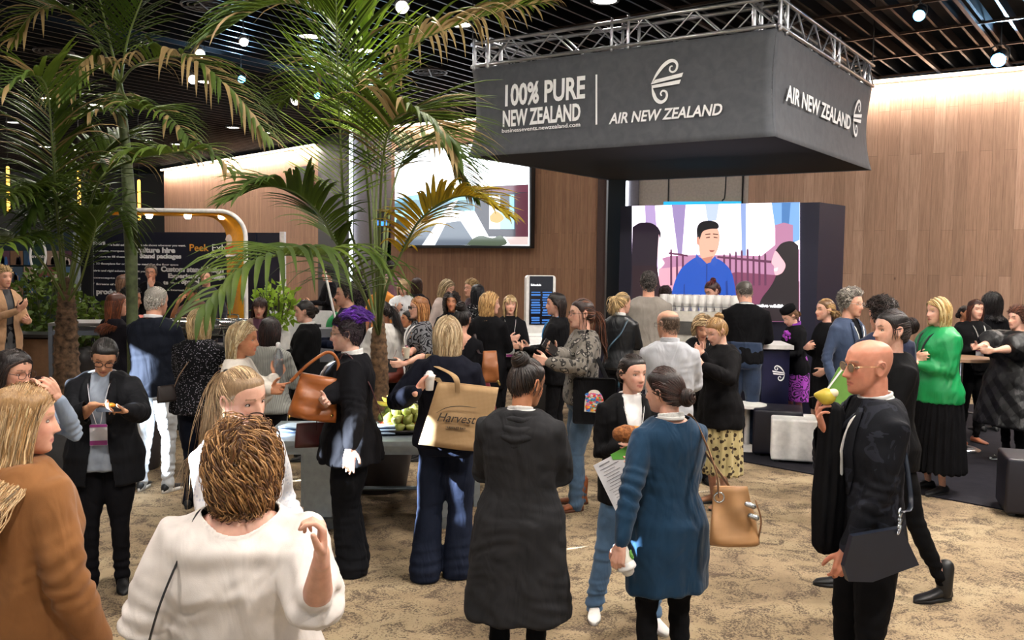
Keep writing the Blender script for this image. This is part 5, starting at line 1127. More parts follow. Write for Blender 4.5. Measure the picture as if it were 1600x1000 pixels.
for i in range(3):
    q = MB(); tube(q, [(-.25 + i * .22, -.22, .20), (-.25 + i * .22, -.30, .17)], .014, 8); build(q, 'group_head', steel, em)
q = MB(); tube(q, [(-.46, -.2, cup_z - 1.02), (.46, -.2, cup_z - 1.02)], .006, 6); tube(q, [(-.46, -.2, cup_z - 1.08), (-.46, -.2, cup_z - 1.02)], .006, 6); tube(q, [(.46, -.2, cup_z - 1.08), (.46, -.2, cup_z - 1.02)], .006, 6); build(q, 'cup_rail', steel, em)
cm = None; Mc = Matrix.Translation((em.location.x, em.location.y, cup_z)) @ Matrix.Rotation(R(-16), 4, 'Z')
for j in range(2):
    for i in range(10):
        if cm is None:
            q = MB(); z = 0; P, r = [(0, 0, 0)], [.026]
            for k in range(11): P += [(0, 0, .09 + k * .010), (0, 0, .094 + k * .010)]; r += [.036 + .0005 * k, .041]
            tube(q, P, r, 14, cap=False); q.add([(0.041 * math.cos(a), .041 * math.sin(a), .196) for a in np.linspace(0, 6.2832, 15)[:-1]] + [(0, 0, .19)], None, [(i_, (i_ + 1) % 14, 14) for i_ in range(14)]); cm = q.mesh('cup_stack'); cm.materials.append(plain('white paper cup', 'f8f6f2', .6)); 
        o = bpy.data.objects.new('paper_cup_stack', cm); C.objects.link(o); o.location = Mc @ Vector((-.43 + i * .093 + .02 * j, -.10 + j * .13, .002)); tag(o, 'stack of white paper cups on top of the coffee machine', 'cups', 'cup stacks on the coffee machine')
# navy reception podium
po_ = at(1203, 590, 10.2); pod = empty('reception_podium', (po_.x, 10.2, 0), R(-4), 'navy podium with a white spiral fern emblem and white top', 'podium'); pzt = 1.10
q = MB(); box(q, (0, 0, pzt / 2 - .02), (.30, .55, pzt - .04)); build(q, 'cabinet', plain('navy panel', '14163a', .4), pod, False); q = MB(); box(q, (0, -.02, pzt), (.36, .62, .045)); build(q, 'top', white, pod, False)
koru(ink, pod, Matrix.Translation((.105, -.277, .72)) @ Matrix.Rotation(R(90), 4, 'X'), .17, True)
# ottomans
def ottoman(p, s, rz, mat, lab, n):
    o = empty(n, p, rz, lab, 'ottoman'); q = MB(); bm = bmesh.new(); bmesh.ops.create_cube(bm, size=1); bmesh.ops.scale(bm, vec=(s, s, s * .94), verts=bm.verts); bmesh.ops.bevel(bm, geom=bm.edges[:], offset=.028, segments=4, profile=.6, affect='EDGES'); bmesh.ops.translate(bm, vec=(0, 0, s * .47 + .02), verts=bm.verts)
    me = bpy.data.meshes.new('c'); bm.to_mesh(me); bm.free(); shade_smooth(me); link('cushion', me, mat, o); q = MB()
    for z_ in (s * .90,):
        P = [(sx * (s / 2 - .02), sy * (s / 2 - .02), z_) for sx, sy in ((1, 1), (-1, 1), (-1, -1), (1, -1), (1, 1))]
    tube(q, [(s/2 - .003, -s/2 + .003, .05), (s/2 - .003, -s/2 + .003, z_)], .005, 6); build(q, 'piping', mat, o)
    for sx in (-1, 1):
        for sy in (-1, 1): q = MB(); box(q, (sx * s * .38, sy * s * .38, .01), (.05, .05, .02)); build(q, 'foot', black, o, False)
    return o
gp = ground(1243, 722); ottoman((gp.x, gp.y + .1, .012), .45, R(-14), plain('white leatherette', 'f8f6f2', .45), 'white leatherette cube ottoman at the edge of the black carpet', 'cube_ottoman')
gp = ground(1204, 702); ottoman((gp.x, gp.y - .22, .012), .50, R(-16), plain('navy leatherette', '10101c', .4), 'dark navy cube ottoman in front of the podium', 'cube_ottoman')
gp = ground(1612, 812); ottoman((gp.x + .12, gp.y + .2, .012), .48, R(-20), plain('navy leatherette', '10101c', .4), 'dark cube ottoman cut by the right edge of the picture', 'cube_ottoman')
def round_table(p, h, r, lab, topm, legm, base=.2):
    o = empty('round_table', p, 0, lab, 'table'); q = MB(); tube(q, [(0, 0, h - .03), (0, 0, h)], [r, r], 36, cap=False); a = np.linspace(0, 6.2832, 37)[:-1]
    for z_, sgn in ((h, 1), (h - .03, 0)):
        q.add([(r * math.cos(t), r * math.sin(t), z_) for t in a] + [(0, 0, z_)], None, [((i, (i + 1) % 36, 36) if sgn else ((i + 1) % 36, i, 36)) for i in range(36)])
    build(q, 'tabletop', topm, o); q = MB(); tube(q, [(0, 0, .02), (0, 0, h - .03)], .03, 12); build(q, 'column', legm, o); q = MB(); tube(q, [(0, 0, .005), (0, 0, .012), (0, 0, .03), (0, 0, .06)], [base, base, base * .8, .035], 28, cap=False); build(q, 'base', legm, o); return o
gp = ground(1166, 704); round_table((gp.x, gp.y, .012), .50, .20, 'small round white side table beside the floral skirt', white, white, .17)
round_table((at(1512, 560, 9.6).x, 9.75, .012), 1.02, .32, 'high round bar table between the women in lanyards', plain('wood laminate', '9a7a60', .4), plain('chrome', 'b0b0b4', .25, .9), .24)
gp = ground(1262, 690); o = empty('cabinet_trolley', (gp.x, 9.5, .012), R(10), 'low blue crate on castors behind the white cube', 'trolley'); q = MB(); box(q, (0, 0, .32), (.14, .3, .36)); build(q, 'crate', plain('blue plastic', '1c5cc0', .4), o, False)
for sx in (-1, 1): q = MB(); tube(q, [(sx * .05 - .012, -.12, .06), (sx * .05 + .012, -.12, .06)], .055, 14); build(q, 'wheel', plain('castor grey', '8a8c90', .4), o)
q = MB(); box(q, (0, 0, .13), (.2, .34, .025)); build(q, 'frame', steel, o, False)
# door sign A
sg = Plane(LP0 + LW.n * .05, LP1 + LW.n * .05); c0 = on_plane(479, 280, sg.P0, sg.n); so = empty('wall_sign', c0, 0, 'black upright sign with a pale letter A on the left wooden wall', 'sign'); a, b_ = sg.uv(467, 298), sg.uv(489, 258); q = MB(); flat(q, [a, (b_[0], a[1]), b_, (a[0], b_[1])], 0, .03); o = build(q, 'board', black, so, False); o.matrix_local = Matrix.Translation(-c0) @ sg.M
lay(sg, 'A', so, (473, 288), (486, 288), 15, plain('pale gold', 'b09a80', .5), inv=Matrix.Translation(-c0), lift=.035)
# dark doorway screen with blue light
c0 = on_plane(598, 355, WP.P0 + WP.n * .05, WP.n); q = MB(); dsn = empty('doorway_screen', c0, 0, 'dark screen with a blue glow above the far doorway', 'screen'); a, b_ = WP.uv(586, 380), WP.uv(611, 330); Mx = Matrix.Translation(-c0) @ WP.M
flat(q, [a, (b_[0], a[1]), b_, (a[0], b_[1])], .03, .05); build(q, 'housing', black, dsn, False).matrix_local = Mx; q = MB(); flat(q, [(a[0] + .03, a[1] + .45), (b_[0] - .03, a[1] + .42), (b_[0] - .03, a[1] + .55), (a[0] + .03, a[1] + .56)], .082, .004); build(q, 'glow', emit('blue glow', '2a6ce8', 2.5), dsn, False).matrix_local = Mx
# ---------------------------------------------------------------- exhibition booth with the lettered wall
navy = plain('navy board', '14172a', .6)
BW = Plane(at(142, 380, 17.5), at(442, 380, 16.6)); bz = at(142, 362, 17.5).z; bw = empty('booth_wall', (BW.P0.x, BW.P0.y, 0), 0, 'dark navy exhibition wall covered in white service lettering', 'booth wall'); Ib = Matrix.Translation((-BW.P0.x, -BW.P0.y, 0))
q = MB(); u1 = BW.uv(442, 380)[0]; bL = u1; q2 = Ib @ Matrix.Translation((0, 0, 0)); Mb = frame((0, 0, 0), BW.ex)
box(q, (u1 / 2, bz / 2, -.03), (u1, bz, .05)); build(q, 'panel', navy, bw, False).matrix_local = Mb
for u, c in ((0, 'dcdcde'), (BW.uv(401, 380)[0], '14172a'), (u1, 'dcdcde')):
    q = MB(); box(q, (u, bz / 2, 0), (.09 if c[0] == 'd' else .015, bz + (.04 if c[0] == 'd' else 0), .08)); build(q, 'post', plain('booth post', c, .4), bw, False).matrix_local = Mb
BW.M = frame(BW.P0, BW.ex); BW.I = BW.M.inverted(); Iv2 = Ib
for s_, a_, b2, cap, bo in (('lders', (146, 382), (165, 382), 7, .05), ('We build exhibition and trade shows wherever you want.', (168, 384), (291, 385), 3.2, .03), ('furniture hire', (205, 394), (275, 394), 8, .05), ('s stadiums, marquees', (145, 393), (197, 394), 3, .03), ('Stand packages', (219, 403), (284, 404), 7, .05), ('furniture to fill these spaces.', (146, 402), (214, 403), 3, .03),
                            ('n. 3D floorplans for organisers to maximise the floor space', (145, 413), (279, 413), 3, .03), ('fabric and rigid substrates to suit your needs', (145, 424), (246, 424), 3, .03), ('Custom stand design', (252, 424), (350, 424), 8, .05), ('concepts to attract', (146, 435), (220, 434), 3, .03), ('Experiential design', (263, 434), (352, 434), 7, .05), ('ts', (256, 444), (264, 444), 6, .05), ('We are', (267, 443), (281, 443), 2.6, .03), ('Spatial', (284, 443), (312, 443), 7, .05), ('Screens of all', (151, 445), (185, 446), 3, .03), ('y', (143, 447), (149, 447), 8, .05), ('products', (151, 459), (196, 458), 8, .05), ('Local & International', (247, 454), (298, 454), 3, .03)):
    lay(BW, s_, bw, a_, b2, cap, inv=Iv2, bold=bo, lift=.012)
lay(BW, 'Peek', bw, (296, 392), (326, 393), 11, plain('amber print', 'e8a040', .5), inv=Iv2, bold=.012, lift=.012); lay(BW, 'Exhibition', bw, (331, 392), (390, 395), 11, inv=Iv2, lift=.012, bold=.004); lay(BW, 'design', bw, (322, 401), (346, 402), 6, inv=Iv2, lift=.012)
# yellow arch
ar = empty('booth_arch', (at(365, 400, 14.6).x, 14.6, 0), 0, 'curved yellow and white exhibition arch in front of the lettered navy wall', 'arch'); az = at(365, 330, 14.6).z; arx = at(384, 400, 14.6).x - ar.location.x
xl = at(190, 330, 14.6).x - ar.location.x; rr = .42; path = [(xl, az)] + [(xl + (arx - rr - xl) * t, az) for t in (.3, .6, .9)] + [(arx - rr + rr * math.sin(a), az - rr + rr * math.cos(a)) for a in np.linspace(0, math.pi / 2, 12)] + [(arx, az * .4), (arx, 0)]
yel = plain('yellow arch board', 'f2a81e', .5); path = np.array(path); T = np.gradient(path, axis=0); T /= np.linalg.norm(T, axis=1)[:, None]; Nn = np.stack([T[:, 1], -T[:, 0]], 1) * -.04
inn = path - np.stack([-T[:, 1], T[:, 0]], 1) * .05
def rib(y0, y1, a, b_):
    q = MB(); V = [];
    for p, r_ in zip(a, b_): V += [(p[0] + (y1 - y0) * 0, y0, p[1]), (p[0] - .65 * (y1 - y0), y1, p[1]), (r_[0] - .65 * (y1 - y0), y1, r_[1]), (r_[0], y0, r_[1])]
    q.add(V, grid_quads(len(a), 4)); return q
build(rib(.03, .85, path, inn), 'board', yel, ar, True); q = MB(); tube(q, [(p[0], 0, p[1]) for p in path], .035, 10); build(q, 'edge_tube', white, ar)
q = MB(); tube(q, [(p[0] - .56, .88, p[1]) for p in path], .02, 8); build(q, 'edge_tube', white, ar)
for x_ in (.3, .62, .9):
    q = MB(); tube(q, [(xl + (arx - xl) * x_ - .3, .35, az - .07), (xl + (arx - xl) * x_ - .3, .35, az - .04)], .06, 12); build(q, 'light', emit('warm diffuser', 'fff2e0', 14), ar)
q = MB(); box(q, (xl + .1, .02, az / 2), (.05, .05, az)); build(q, 'post', white, ar, False)
AR = Plane(at(345, 400, 14.72), at(378, 400, 14.60)); Ia = Matrix.Translation(-ar.location); q = MB(); u, v = AR.uv(357, 380)
stroke(q, [(u - .02, v + .04), (u + .03, v + .10), (u + .05, v + .02), (u, v - .03)], [.05, .09, .07, .03], mi=0); stroke(q, [(u - .05, v - .05), (u + .02, v - .10), (u + .14, v - .02)], [.02, .07, .01], mi=1)
o = build(q, 'emblem', [plain('pale print', 'f4dcd0', .5), plain('red print', 'd85038', .5)], ar, False); o.matrix_local = Ia @ AR.M @ Matrix.Translation((0, 0, .03)); lay(AR, 'events', ar, (354, 401), (373, 401), 5, inv=Ia, bold=.04, lift=.03)
# left booth with pictures and the oval sign
LB = Plane(at(-40, 400, 16.2), at(118, 400, 16.2)); lz = at(60, 362, 16.2).z; lb = empty('booth_wall', (at(40, 400, 16.2).x, 16.25, 0), 0, 'dark teal booth wall with a collage of event pictures at the left edge', 'booth wall'); Il2 = Matrix.Translation(-lb.location); q = MB(); L0, L1 = at(-60, 400, 16.2).x, at(118, 400, 16.2).x
box(q, ((L0 + L1) / 2 - lb.location.x, .03, lz / 2), (L1 - L0, .06, lz)); build(q, 'panel', plain('teal board', '22343c', .6), lb, False)
cols = ['6a4a5a', '8a6a52', '3a5a7a', 'a08878', '5a3a4a', '9a7a86', '45586a', 'b09a8a', '7a4a44', '4a6a8a']; k = 0; rp = random.Random(5)
for r_, (ya, yb) in enumerate(((392, 414), (417, 440), (443, 468))):
    for xa, xb in ((-12, 15), (17, 36), (38, 58), (74 if r_ == 0 else 61, 92), (94, 112)):
        if r_ == 2 and xa > 60: continue
        q = MB(); a, c = LB.uv(xa, yb), LB.uv(xb, ya); flat(q, [a, (c[0], a[1]), c, (a[0], c[1])], .006, .006, 0)
        for _ in range(5):
            x_, y_ = rp.uniform(a[0] + .04, c[0] - .08), a[1] + .01; h_ = rp.uniform(.08, .17); flat(q, smoothp([(x_, y_), (x_ + .01, y_ + h_ * .8), (x_ + .03, y_ + h_), (x_ + .05, y_ + h_ * .8), (x_ + .06, y_), (x_, y_)], 2), .014, .002, rp.randint(1, 3))
        o = build(q, 'picture', [plain('picture ' + cols[k % 10], cols[k % 10], .5), plain('pic dark', '1c1a2a', .5), plain('pic pale', 'd8c8c0', .5), plain('pic blue', '3a6aa8', .5)], lb, False); o.matrix_local = Il2 @ LB.M; k += 1
q = MB(); a = [LB.uv(61 + 12 * math.cos(t), 399 - 25 * math.sin(t)) for t in np.linspace(0, 2 * math.pi, 33)]; flat(q, a[:-1], .02, .01, 0); tube(q, [(p[0], p[1], .035) for p in a], .022, 6, cap=False, mi=1); o = build(q, 'oval_sign', [plain('deep green', '1c3a34', .5), ink], lb, False); o.matrix_local = Il2 @ LB.M
lay(LB, 'events', lb, (51, 403), (72, 403), 6, inv=Il2, lift=.035)
for px in (118,): q = MB(); p = at(px, 400, 16.2); box(q, (p.x - lb.location.x, 0, lz / 2), (.08, .1, lz)); build(q, 'post', plain('booth post grey', '8a949c', .4), lb, False)
p = at(128, 400, 17); q = MB(); box(q, (p.x, 17.1, 1.4), (.28, .1, 2.8)); tag(build(q, 'partition', plain('black board', '0c0c10', .6), None, False), 'narrow black partition between the two exhibition booths', 'partition')
# ---------------------------------------------------------------- buffet with chafing dishes
bf = at(322, 500, 10.6); bu = empty('buffet_table', (bf.x, 10.7, 0), 0, 'black clothed buffet table with silver chafing dishes in front of the arch', 'table'); q = MB(); loft(q, [(0, 0, z, 1.0 + .03 * (z < .4), .36 + .02 * (z < .4), ) for z in (0.0, .3, .6, .93)], 60, 9); V = q.V[-1]; V[:, 1] += .02 * np.sin(V[:, 0] * 30) * (V[:, 2] < .8); build(q, 'tablecloth', fabric('17171a'), bu); q = MB(); box(q, (0, 0, .945), (2.0, .74, .03)); build(q, 'tabletop', black, bu, False)
chrome = plain('polished steel', 'c8c6c2', .14, .95)
for i, px in enumerate((283, 322, 360)):
    p = at(px, 490, 10.6); o = empty('chafing_dish', (p.x, 10.62 + .03 * i, .96), 0, 'silver chafing dish on the black buffet, %s of three' % ('leftmost', 'middle', 'rightmost')[i], 'chafing dish', 'chafing dishes')
    q = MB(); loft(q, [(0, 0, z, w_, d_) for z, w_, d_ in ((.10, .19, .13), (.12, .24, .17), (.21, .25, .18), (.22, .265, .195), (.235, .265, .195))], 36, 5); build(q, 'pan', chrome, o); q = MB(); loft(q, [(0, 0, z, w_, d_) for z, w_, d_ in ((.235, .255, .185), (.28, .24, .17), (.32, .18, .12), (.335, .06, .04))], 36, 4); L_ = build(q, 'lid', chrome, o)
    q = MB(); tube(q, crom([(-.07, 0, .325), (-.06, 0, .37), (.06, 0, .37), (.07, 0, .325)]), .009, 6); build(q, 'handle', chrome, L_); q = MB()
    for sx in (-1, 1):
        for sy in (-1, 1): tube(q, [(sx * .25, sy * .17, .0), (sx * .24, sy * .16, .20)], .010, 6)
        tube(q, [(sx * .25, -.17, .05), (sx * .25, .17, .05)], .007, 6)
    tube(q, [(-.25, -.17, .14), (.25, -.17, .14)], .007, 6); tube(q, [(-.25, .17, .14), (.25, .17, .14)], .007, 6); build(q, 'stand', chrome, o)
# bar frame table left
bt_ = empty('bar_table', (at(140, 505, 9.6).x, 9.9, 0), R(8), 'tall grey metal frame table behind the woman in glasses', 'table'); hz = at(120, 507, 9.6).z; q = MB(); box(q, (0, 0, hz), (.92, .62, .03)); build(q, 'tabletop', plain('grey laminate', '6a6664', .5), bt_, False)
for sx in (-1, 1):
    for sy in (-1, 1): q = MB(); box(q, (sx * .44, sy * .29, hz / 2), (.04, .04, hz)); build(q, 'leg', plain('grey steel', '5c6068', .4, .5), bt_, False)

for c_, s_ in (((0, -.29, hz - .09), (.88, .03, .05)), ((0, .29, hz - .09), (.88, .03, .05)), ((-.44, 0, hz - .09), (.03, .6, .05)), ((.44, 0, hz - .09), (.03, .6, .05)), ((0, -.29, .3), (.88, .03, .03))): q = MB(); box(q, c_, s_); build(q, 'rail', plain('grey steel', '5c6068', .4, .5), bt_, False)
# white display panels behind the bangs woman
for px, Y, wd, zt_, lab, rz in ((437, 11.6, .62, 485, 'tall white display board behind the big drooping frond', 8), (492, 11.9, .5, 485, 'white folding display board left of the black dress', -14)):
    p = at(px, zt_, Y); o = empty('display_board', (p.x, Y, 0), R(rz), lab, 'display board'); q = MB(); rbox(q, (0, 0, p.z / 2 + .3), (wd, .03, p.z - .6), .03); build(q, 'board', plain('white board', 'dcdcdc', .5), o, False)
    for sx in (-1, 1): q = MB(); box(q, (sx * wd * .4, .1 * sx, p.z * .3), (.03, .03, p.z * .6)); build(q, 'leg', steel, o, False)
    q = MB(); box(q, (.02, -.022, p.z - .30), (.16, .01, .24)); build(q, 'notice', plain('dark notice', '1c1c20', .5), o, False)
p = at(497, 520, 9.9); o = empty('presentation_case', (p.x + .1, 10.4, 0), R(10), 'grey crate with a slanted white pole behind the black dress', 'case'); q = MB(); rbox(q, (0, 0, 1.02), (.46, .3, .38), .02); build(q, 'box', plain('slate plastic', '5a5c62', .5), o, False); q = MB(); box(q, (0, 0, .42), (.42, .26, .84)); build(q, 'base', black, o, False); q = MB(); tube(q, [(.02, -.1, 1.2), (-.12, -.1, 1.85)], .014, 8); build(q, 'pole', white, o)
# ---------------------------------------------------------------- fruit table
tz = .735; galv = plain('galvanised steel', '9aa4aa', .35, .6); tp0 = at(585, 695, 6.35); pt = empty('trestle_table', (tp0.x, 6.62, 0), R(3), 'long galvanised metal table carrying the fruit platter and napkins', 'table')
q = MB(); box(q, (.0, 0, tz - .02), (1.62, .80, .035)); build(q, 'tabletop', galv, pt, False); q = MB(); box(q, (0, -.36, tz - .06), (1.5, .03, .05)); box(q, (0, .36, tz - .06), (1.5, .03, .05)); build(q, 'apron', galv, pt, False)
for sx in (-1, 1):
    q = MB(); box(q, (sx * .42 + .0, 0, .43), (.20, .5, .56)); build(q, 'leg', galv, pt, False); q = MB(); box(q, (sx * .42, 0, .10), (.05, .9, .05)); box(q, (sx * .42, 0, .04), (.30, .08, .08)); build(q, 'foot', galv, pt, False)
be = empty('bench', (tp0.x, 6.02 + 1.30, 0), R(3), 'galvanised bench behind the fruit table catching the daylight', 'bench'); q = MB(); box(q, (0, 0, .45), (1.9, .30, .035)); build(q, 'seat', galv, be, False)
for sx in (-1, 1): q = MB(); box(q, (sx * .7, 0, .215), (.05, .26, .43)); build(q, 'leg', galv, be, False)
q = MB(); tube(q, [(-.7, 0, .12), (.7, 0, .12)], .018, 8); build(q, 'stretcher', galv, be)
rf = random.Random(11); bp = Vector((at(624, 690, 6.45).x, 6.62, tz)); bo = empty('fruit_platter', bp, 0, 'round dark platter on the metal table under the pile of fruit', 'platter'); q = MB(); tube(q, [(0, 0, .002), (0, 0, .006), (0, 0, .03), (0, 0, .036)], [.12, .17, .205, .21], 32, cap=False); q.add([(.12 * math.cos(a), .12 * math.sin(a), .012) for a in np.linspace(0, 6.2832, 33)[:-1]] + [(0, 0, .012)], None, [(i, (i + 1) % 32, 32) for i in range(32)]); o = build(q, 'dish', plain('pewter dish', '3a302c', .3, .5), bo); o.modifiers.new('t', 'SOLIDIFY').thickness = .004
def fruit(kind):
    q = MB(); n, m_ = 18, 13; th = np.linspace(.02, math.pi - .02, m_); V = []
    for t in th:
        for a in np.arange(n) * 2 * np.pi / n:
            r = math.sin(t); z = -math.cos(t)
            if kind == 'apple': r *= 1.05 - .12 * (z < -.3) * abs(z); z = z * .88 - .28 * math.exp(-(r / .28) ** 2) * (1 if z > 0 else -.5)
            if kind == 'pear': r *= (1.0 if z < 0 else 1 - .52 * z ** .8); z = z * 1.3
            V.append((r * math.cos(a), r * math.sin(a), z))
    V = np.vstack([V, [(0, 0, V[0][2])], [(0, 0, V[-1][2])]]) * .037; q.add(V, grid_quads(m_, n), [((i + 1) % n, i, m_ * n) for i in range(n)] + [((m_-1)*n + i, (m_-1)*n + (i + 1) % n, m_ * n + 1) for i in range(n)]); return q
def fmat(name, a, b_):
    m, nt, b = newmat(name); n = nd(nt, 'ShaderNodeTexNoise', Scale=14.0, Detail=3.0); nt.links.new(mapping(nt), n.inputs['Vector']); nt.links.new(ramp(nt, n.outputs[0], [(.35, srgb(a)), (.65, srgb(b_))]), b.inputs['Base Color']); b.inputs['Roughness'].default_value = .32; return m
FM = dict(apple=[fmat('red apple', 'a82c2a', 'd86a40'), fmat('green apple', '5c6c28', '808434')], pear=[fmat('pear', '6e7430', '8c8e44')], orange=[fmat('orange peel', 'e07a24', 'ee9038')], peach=[fmat('apricot', 'd8743a', 'e8a050')]); meshes = {}
slots = []
for ring_, n_, z_ in ((.148, 12, .052), (.095, 8, .088), (.14, 11, .112), (.065, 5, .148), (.10, 8, .165)):
    for i in range(n_): a = 2 * math.pi * (i + .5 * (ring_ < .14)) / n_; slots.append((ring_ * math.cos(a), ring_ * math.sin(a), z_))
names = {'apple0': ('apple', 'red apple'), 'apple1': ('apple', 'green apple'), 'pear': ('pear', 'green pear'), 'orange': ('orange', 'orange'), 'peach': ('apricot', 'orange apricot')}
for i, (x_, y_, z_) in enumerate(slots):
    kd = rf.choice(['apple0', 'apple0', 'pear', 'pear', 'orange', 'peach'] if z_ < .1 else ['pear', 'pear', 'apple1', 'pear']); nm, des = names[kd]
    if kd not in meshes:
        k0 = kd.rstrip('01'); me = fruit('apple' if k0 == 'apple' else 'pear' if k0 == 'pear' else 'round').mesh(kd); me.materials.append(FM[k0][int(kd[-1]) if kd[-1].isdigit() else 0]); qs = MB(); tube(qs, [(0, 0, .025 if k0 != 'pear' else .044), (.004, .001, .045 if k0 != 'pear' else .062)], .0016, 5); ms = qs.mesh('stem'); ms.materials.append(plain('stem', '4a3420')); meshes[kd] = (me, ms)
    o = bpy.data.objects.new(nm, meshes[kd][0]); C.objects.link(o); o.location = bp + Vector((x_, y_, z_)); o.rotation_euler = (rf.uniform(-1, 1), rf.uniform(-1, 1), rf.uniform(0, 6)); tag(o, '%s in the heap on the round fruit platter' % des, nm, '%ss on the fruit platter' % des)
    s_ = bpy.data.objects.new('stem', meshes[kd][1]); C.objects.link(s_); s_.parent = o
ban_m = fmat('banana skin', 'b8a034', 'cdb84a'); ban_t = plain('banana tip', '4a3a1c')
for i in range(9):
    a = rf.uniform(0, 6.28); q = MB(); L = .085; P = [(L * math.sin(t), -.035 * math.cos(t) + .03, 0) for t in np.linspace(-1.15, 1.15, 11)]; tube(q, P, [.006, .011, .0155, .0165, .017, .017, .017, .0165, .0155, .011, .006], 8); me_o = build(q, 'banana', ban_m); q = MB(); tube(q, [P[-1], (P[-1][0] + .012, P[-1][1] + .008, 0)], .005, 6); build(q, 'tip', ban_t, me_o)
    me_o.location = bp + Vector((-.11 + .032 * (i % 6) + .01, -.09 + .035 * (i // 3) * 1.6 + .02, .215 + .016 * (i % 3) - .02 * (i // 6))); me_o.rotation_euler = (R(75) + rf.uniform(-.3, .3), rf.uniform(-.5, .5), rf.uniform(-.9, .9)); tag(me_o, 'ripe banana lying across the top of the fruit heap', 'banana', 'bananas on the fruit platter')
def napkins(x, y, lab, n, rz):
    o = empty('napkin_stack', (x, y, tz - .0), rz, lab, 'napkins')
    for i in range(n): q = MB(); box(q, (.006 * math.sin(i * 2), .005 * math.cos(i * 3), .006 + i * .012), (.20, .17, .009), .1 * math.sin(i * 5)); build(q, 'napkin', plain('pale blue napkin', 'b8cde0', .8) if i % 2 else plain('navy napkin', '1c3050', .8), o, False)
napkins(at(598, 700, 6.6).x, 6.5, 'stack of blue and navy napkins beside the fruit platter', 6, .2); napkins(at(458, 700, 6.6).x + .04, 6.55, 'stack of pale napkins at the left end of the metal table', 4, -.3)
# ---------------------------------------------------------------- palms and pots
def leaf_mat(nm, a, b_, c):
    if nm in MATS: return MATS[nm]
    m, nt, b = newmat(nm); n = nd(nt, 'ShaderNodeTexNoise', Scale=2.2, Detail=3.0); nt.links.new(mapping(nt), n.inputs['Vector']); nt.links.new(ramp(nt, n.outputs[0], [(.25, srgb(a)), (.5, srgb(b_)), (.72, srgb(c))]), b.inputs['Base Color'])
    b.inputs['Roughness'].default_value = .6; b.inputs['Specular IOR Level'].default_value = .25; w_ = nd(nt, 'ShaderNodeTexNoise', Scale=30.0); nt.links.new(mapping(nt, (1, 1, 1)), w_.inputs['Vector']); bump(nt, b, w_.outputs[0], .2, .004)
    tr_ = nt.nodes.new('ShaderNodeBsdfTranslucent'); tr_.inputs[0].default_value = srgb(c); mx = nt.nodes.new('ShaderNodeMixShader'); mx.inputs[0].default_value = .22; out = nt.nodes['Material Output']; nt.links.new(b.outputs[0], mx.inputs[1]); nt.links.new(tr_.outputs[0], mx.inputs[2]); nt.links.new(mx.outputs[0], out.inputs[0]); MATS[nm] = m; return m
G1m = leaf_mat('palm leaf', '26360f', '3a4e18', '586a20'); G2m = leaf_mat('palm leaf lit', '527020', '7a9c2c', '9cb840'); G3m = leaf_mat('withered leaf', '6e5c3a', '8c764e', 'a08a62'); G4m = leaf_mat('yellowing leaf', '5a6420', 'a08c20', 'd0a020'); stem_m = plain('palm stem', '5c6a34', .5)  # lit leaf copy: strong light on the upright fronds put into brighter green
def frond(par, pts, LL=.55, n=46, droop=.5, mat=None, dead=0, bare=.35, wl=.017, seed=1, brk=0, spread=62, stemr=.014):
    """arching rachis through pts (world) with two rows of folded leaflets; dead = share of withered leaflets"""
    rs = np.random.RandomState(seed); n = int(n * 1.05); wl *= 1.3; P = crom([np.array(p) for p in pts], 10); S = len(P); d_ = np.concatenate([[0], np.cumsum(np.linalg.norm(np.diff(P, axis=0), axis=1))]); tot = d_[-1]
    T, _, _ = frames(P); q = MB(); tube(q, P, np.interp(np.linspace(0, 1, S), [0, .3, 1], [stemr, stemr * .7, stemr * .2]), 7, mi=0)
    for i in range(n):
        t = bare + (1 - bare) * (i + .5) / n; s = t * tot; p = np.array([np.interp(s, d_, P[:, k]) for k in range(3)]); tt = np.array([np.interp(s, d_, T[:, k]) for k in range(3)]); tt /= np.linalg.norm(tt)
        sd = np.cross(tt, [0, 0, 1.]); ns = np.linalg.norm(sd); sd = sd / ns if ns > .15 else np.array([1., 0, 0]); up = np.cross(sd, tt)
        u = (i + .5) / n; L = LL * (.55 + .9 * math.sin(math.pi * min(1, u * .80 + .14)) ** 1.0) * .75 * (1 - .35 * u ** 4)
        for sg_ in (-1, 1):
            a = R(spread - 38 * u + rs.normal(0, 4)); d = sd * sg_ * math.sin(a) + tt * math.cos(a) + up * .28; d /= np.linalg.norm(d); k = 7; x = p.copy(); V = []; l = L * (1 + .08 * rs.normal()); dr = droop * (1 + .25 * rs.normal()); w0 = wl * (.8 + .3 * rs.rand())
            hd = rs.rand() < dead
            for j in range(k):
                f = j / (k - 1); wv = w0 * min(1, .35 + 2.4 * f) * (1 - f) ** .55 + .0006; nn = np.cross(d, [0, 0, 1.]); nn /= np.linalg.norm(nn) + 1e-6; V += [x - nn * wv + [0, 0, -wv * .1], x + [0, 0, wv * .35], x + nn * wv + [0, 0, -wv * .1]]
                x = x + d * l / (k - 1); d = d + np.array([0, 0, -1.]) * dr * (.25 + 1.1 * f) * (2.2 if hd else 1) / (k - 1) * 2.2; d /= np.linalg.norm(d)
            q.add(V, grid_quads(k, 3, False), mi=2 if hd else 1)
    pi = Matrix.Translation(par.location).inverted(); q.xf(pi); return build(q, 'frond', [stem_m, mat or G1m, G3m], par)
def px3(pts): return [at(*p) for p in pts]
def trunk(par, P, r, mat, rough=.01, nm='trunk'):
    q = MB(); P = crom([np.array(p) for p in P], 14); rr = np.interp(np.linspace(0, 1, len(P)), np.linspace(0, 1, len(r)), r) * (1 + rough * 3 * (np.arange(len(P)) % 3 == 0)); tube(q, P, rr, 16); q.xf(Matrix.Translation(par.location).inverted()); return build(q, nm, mat, par)
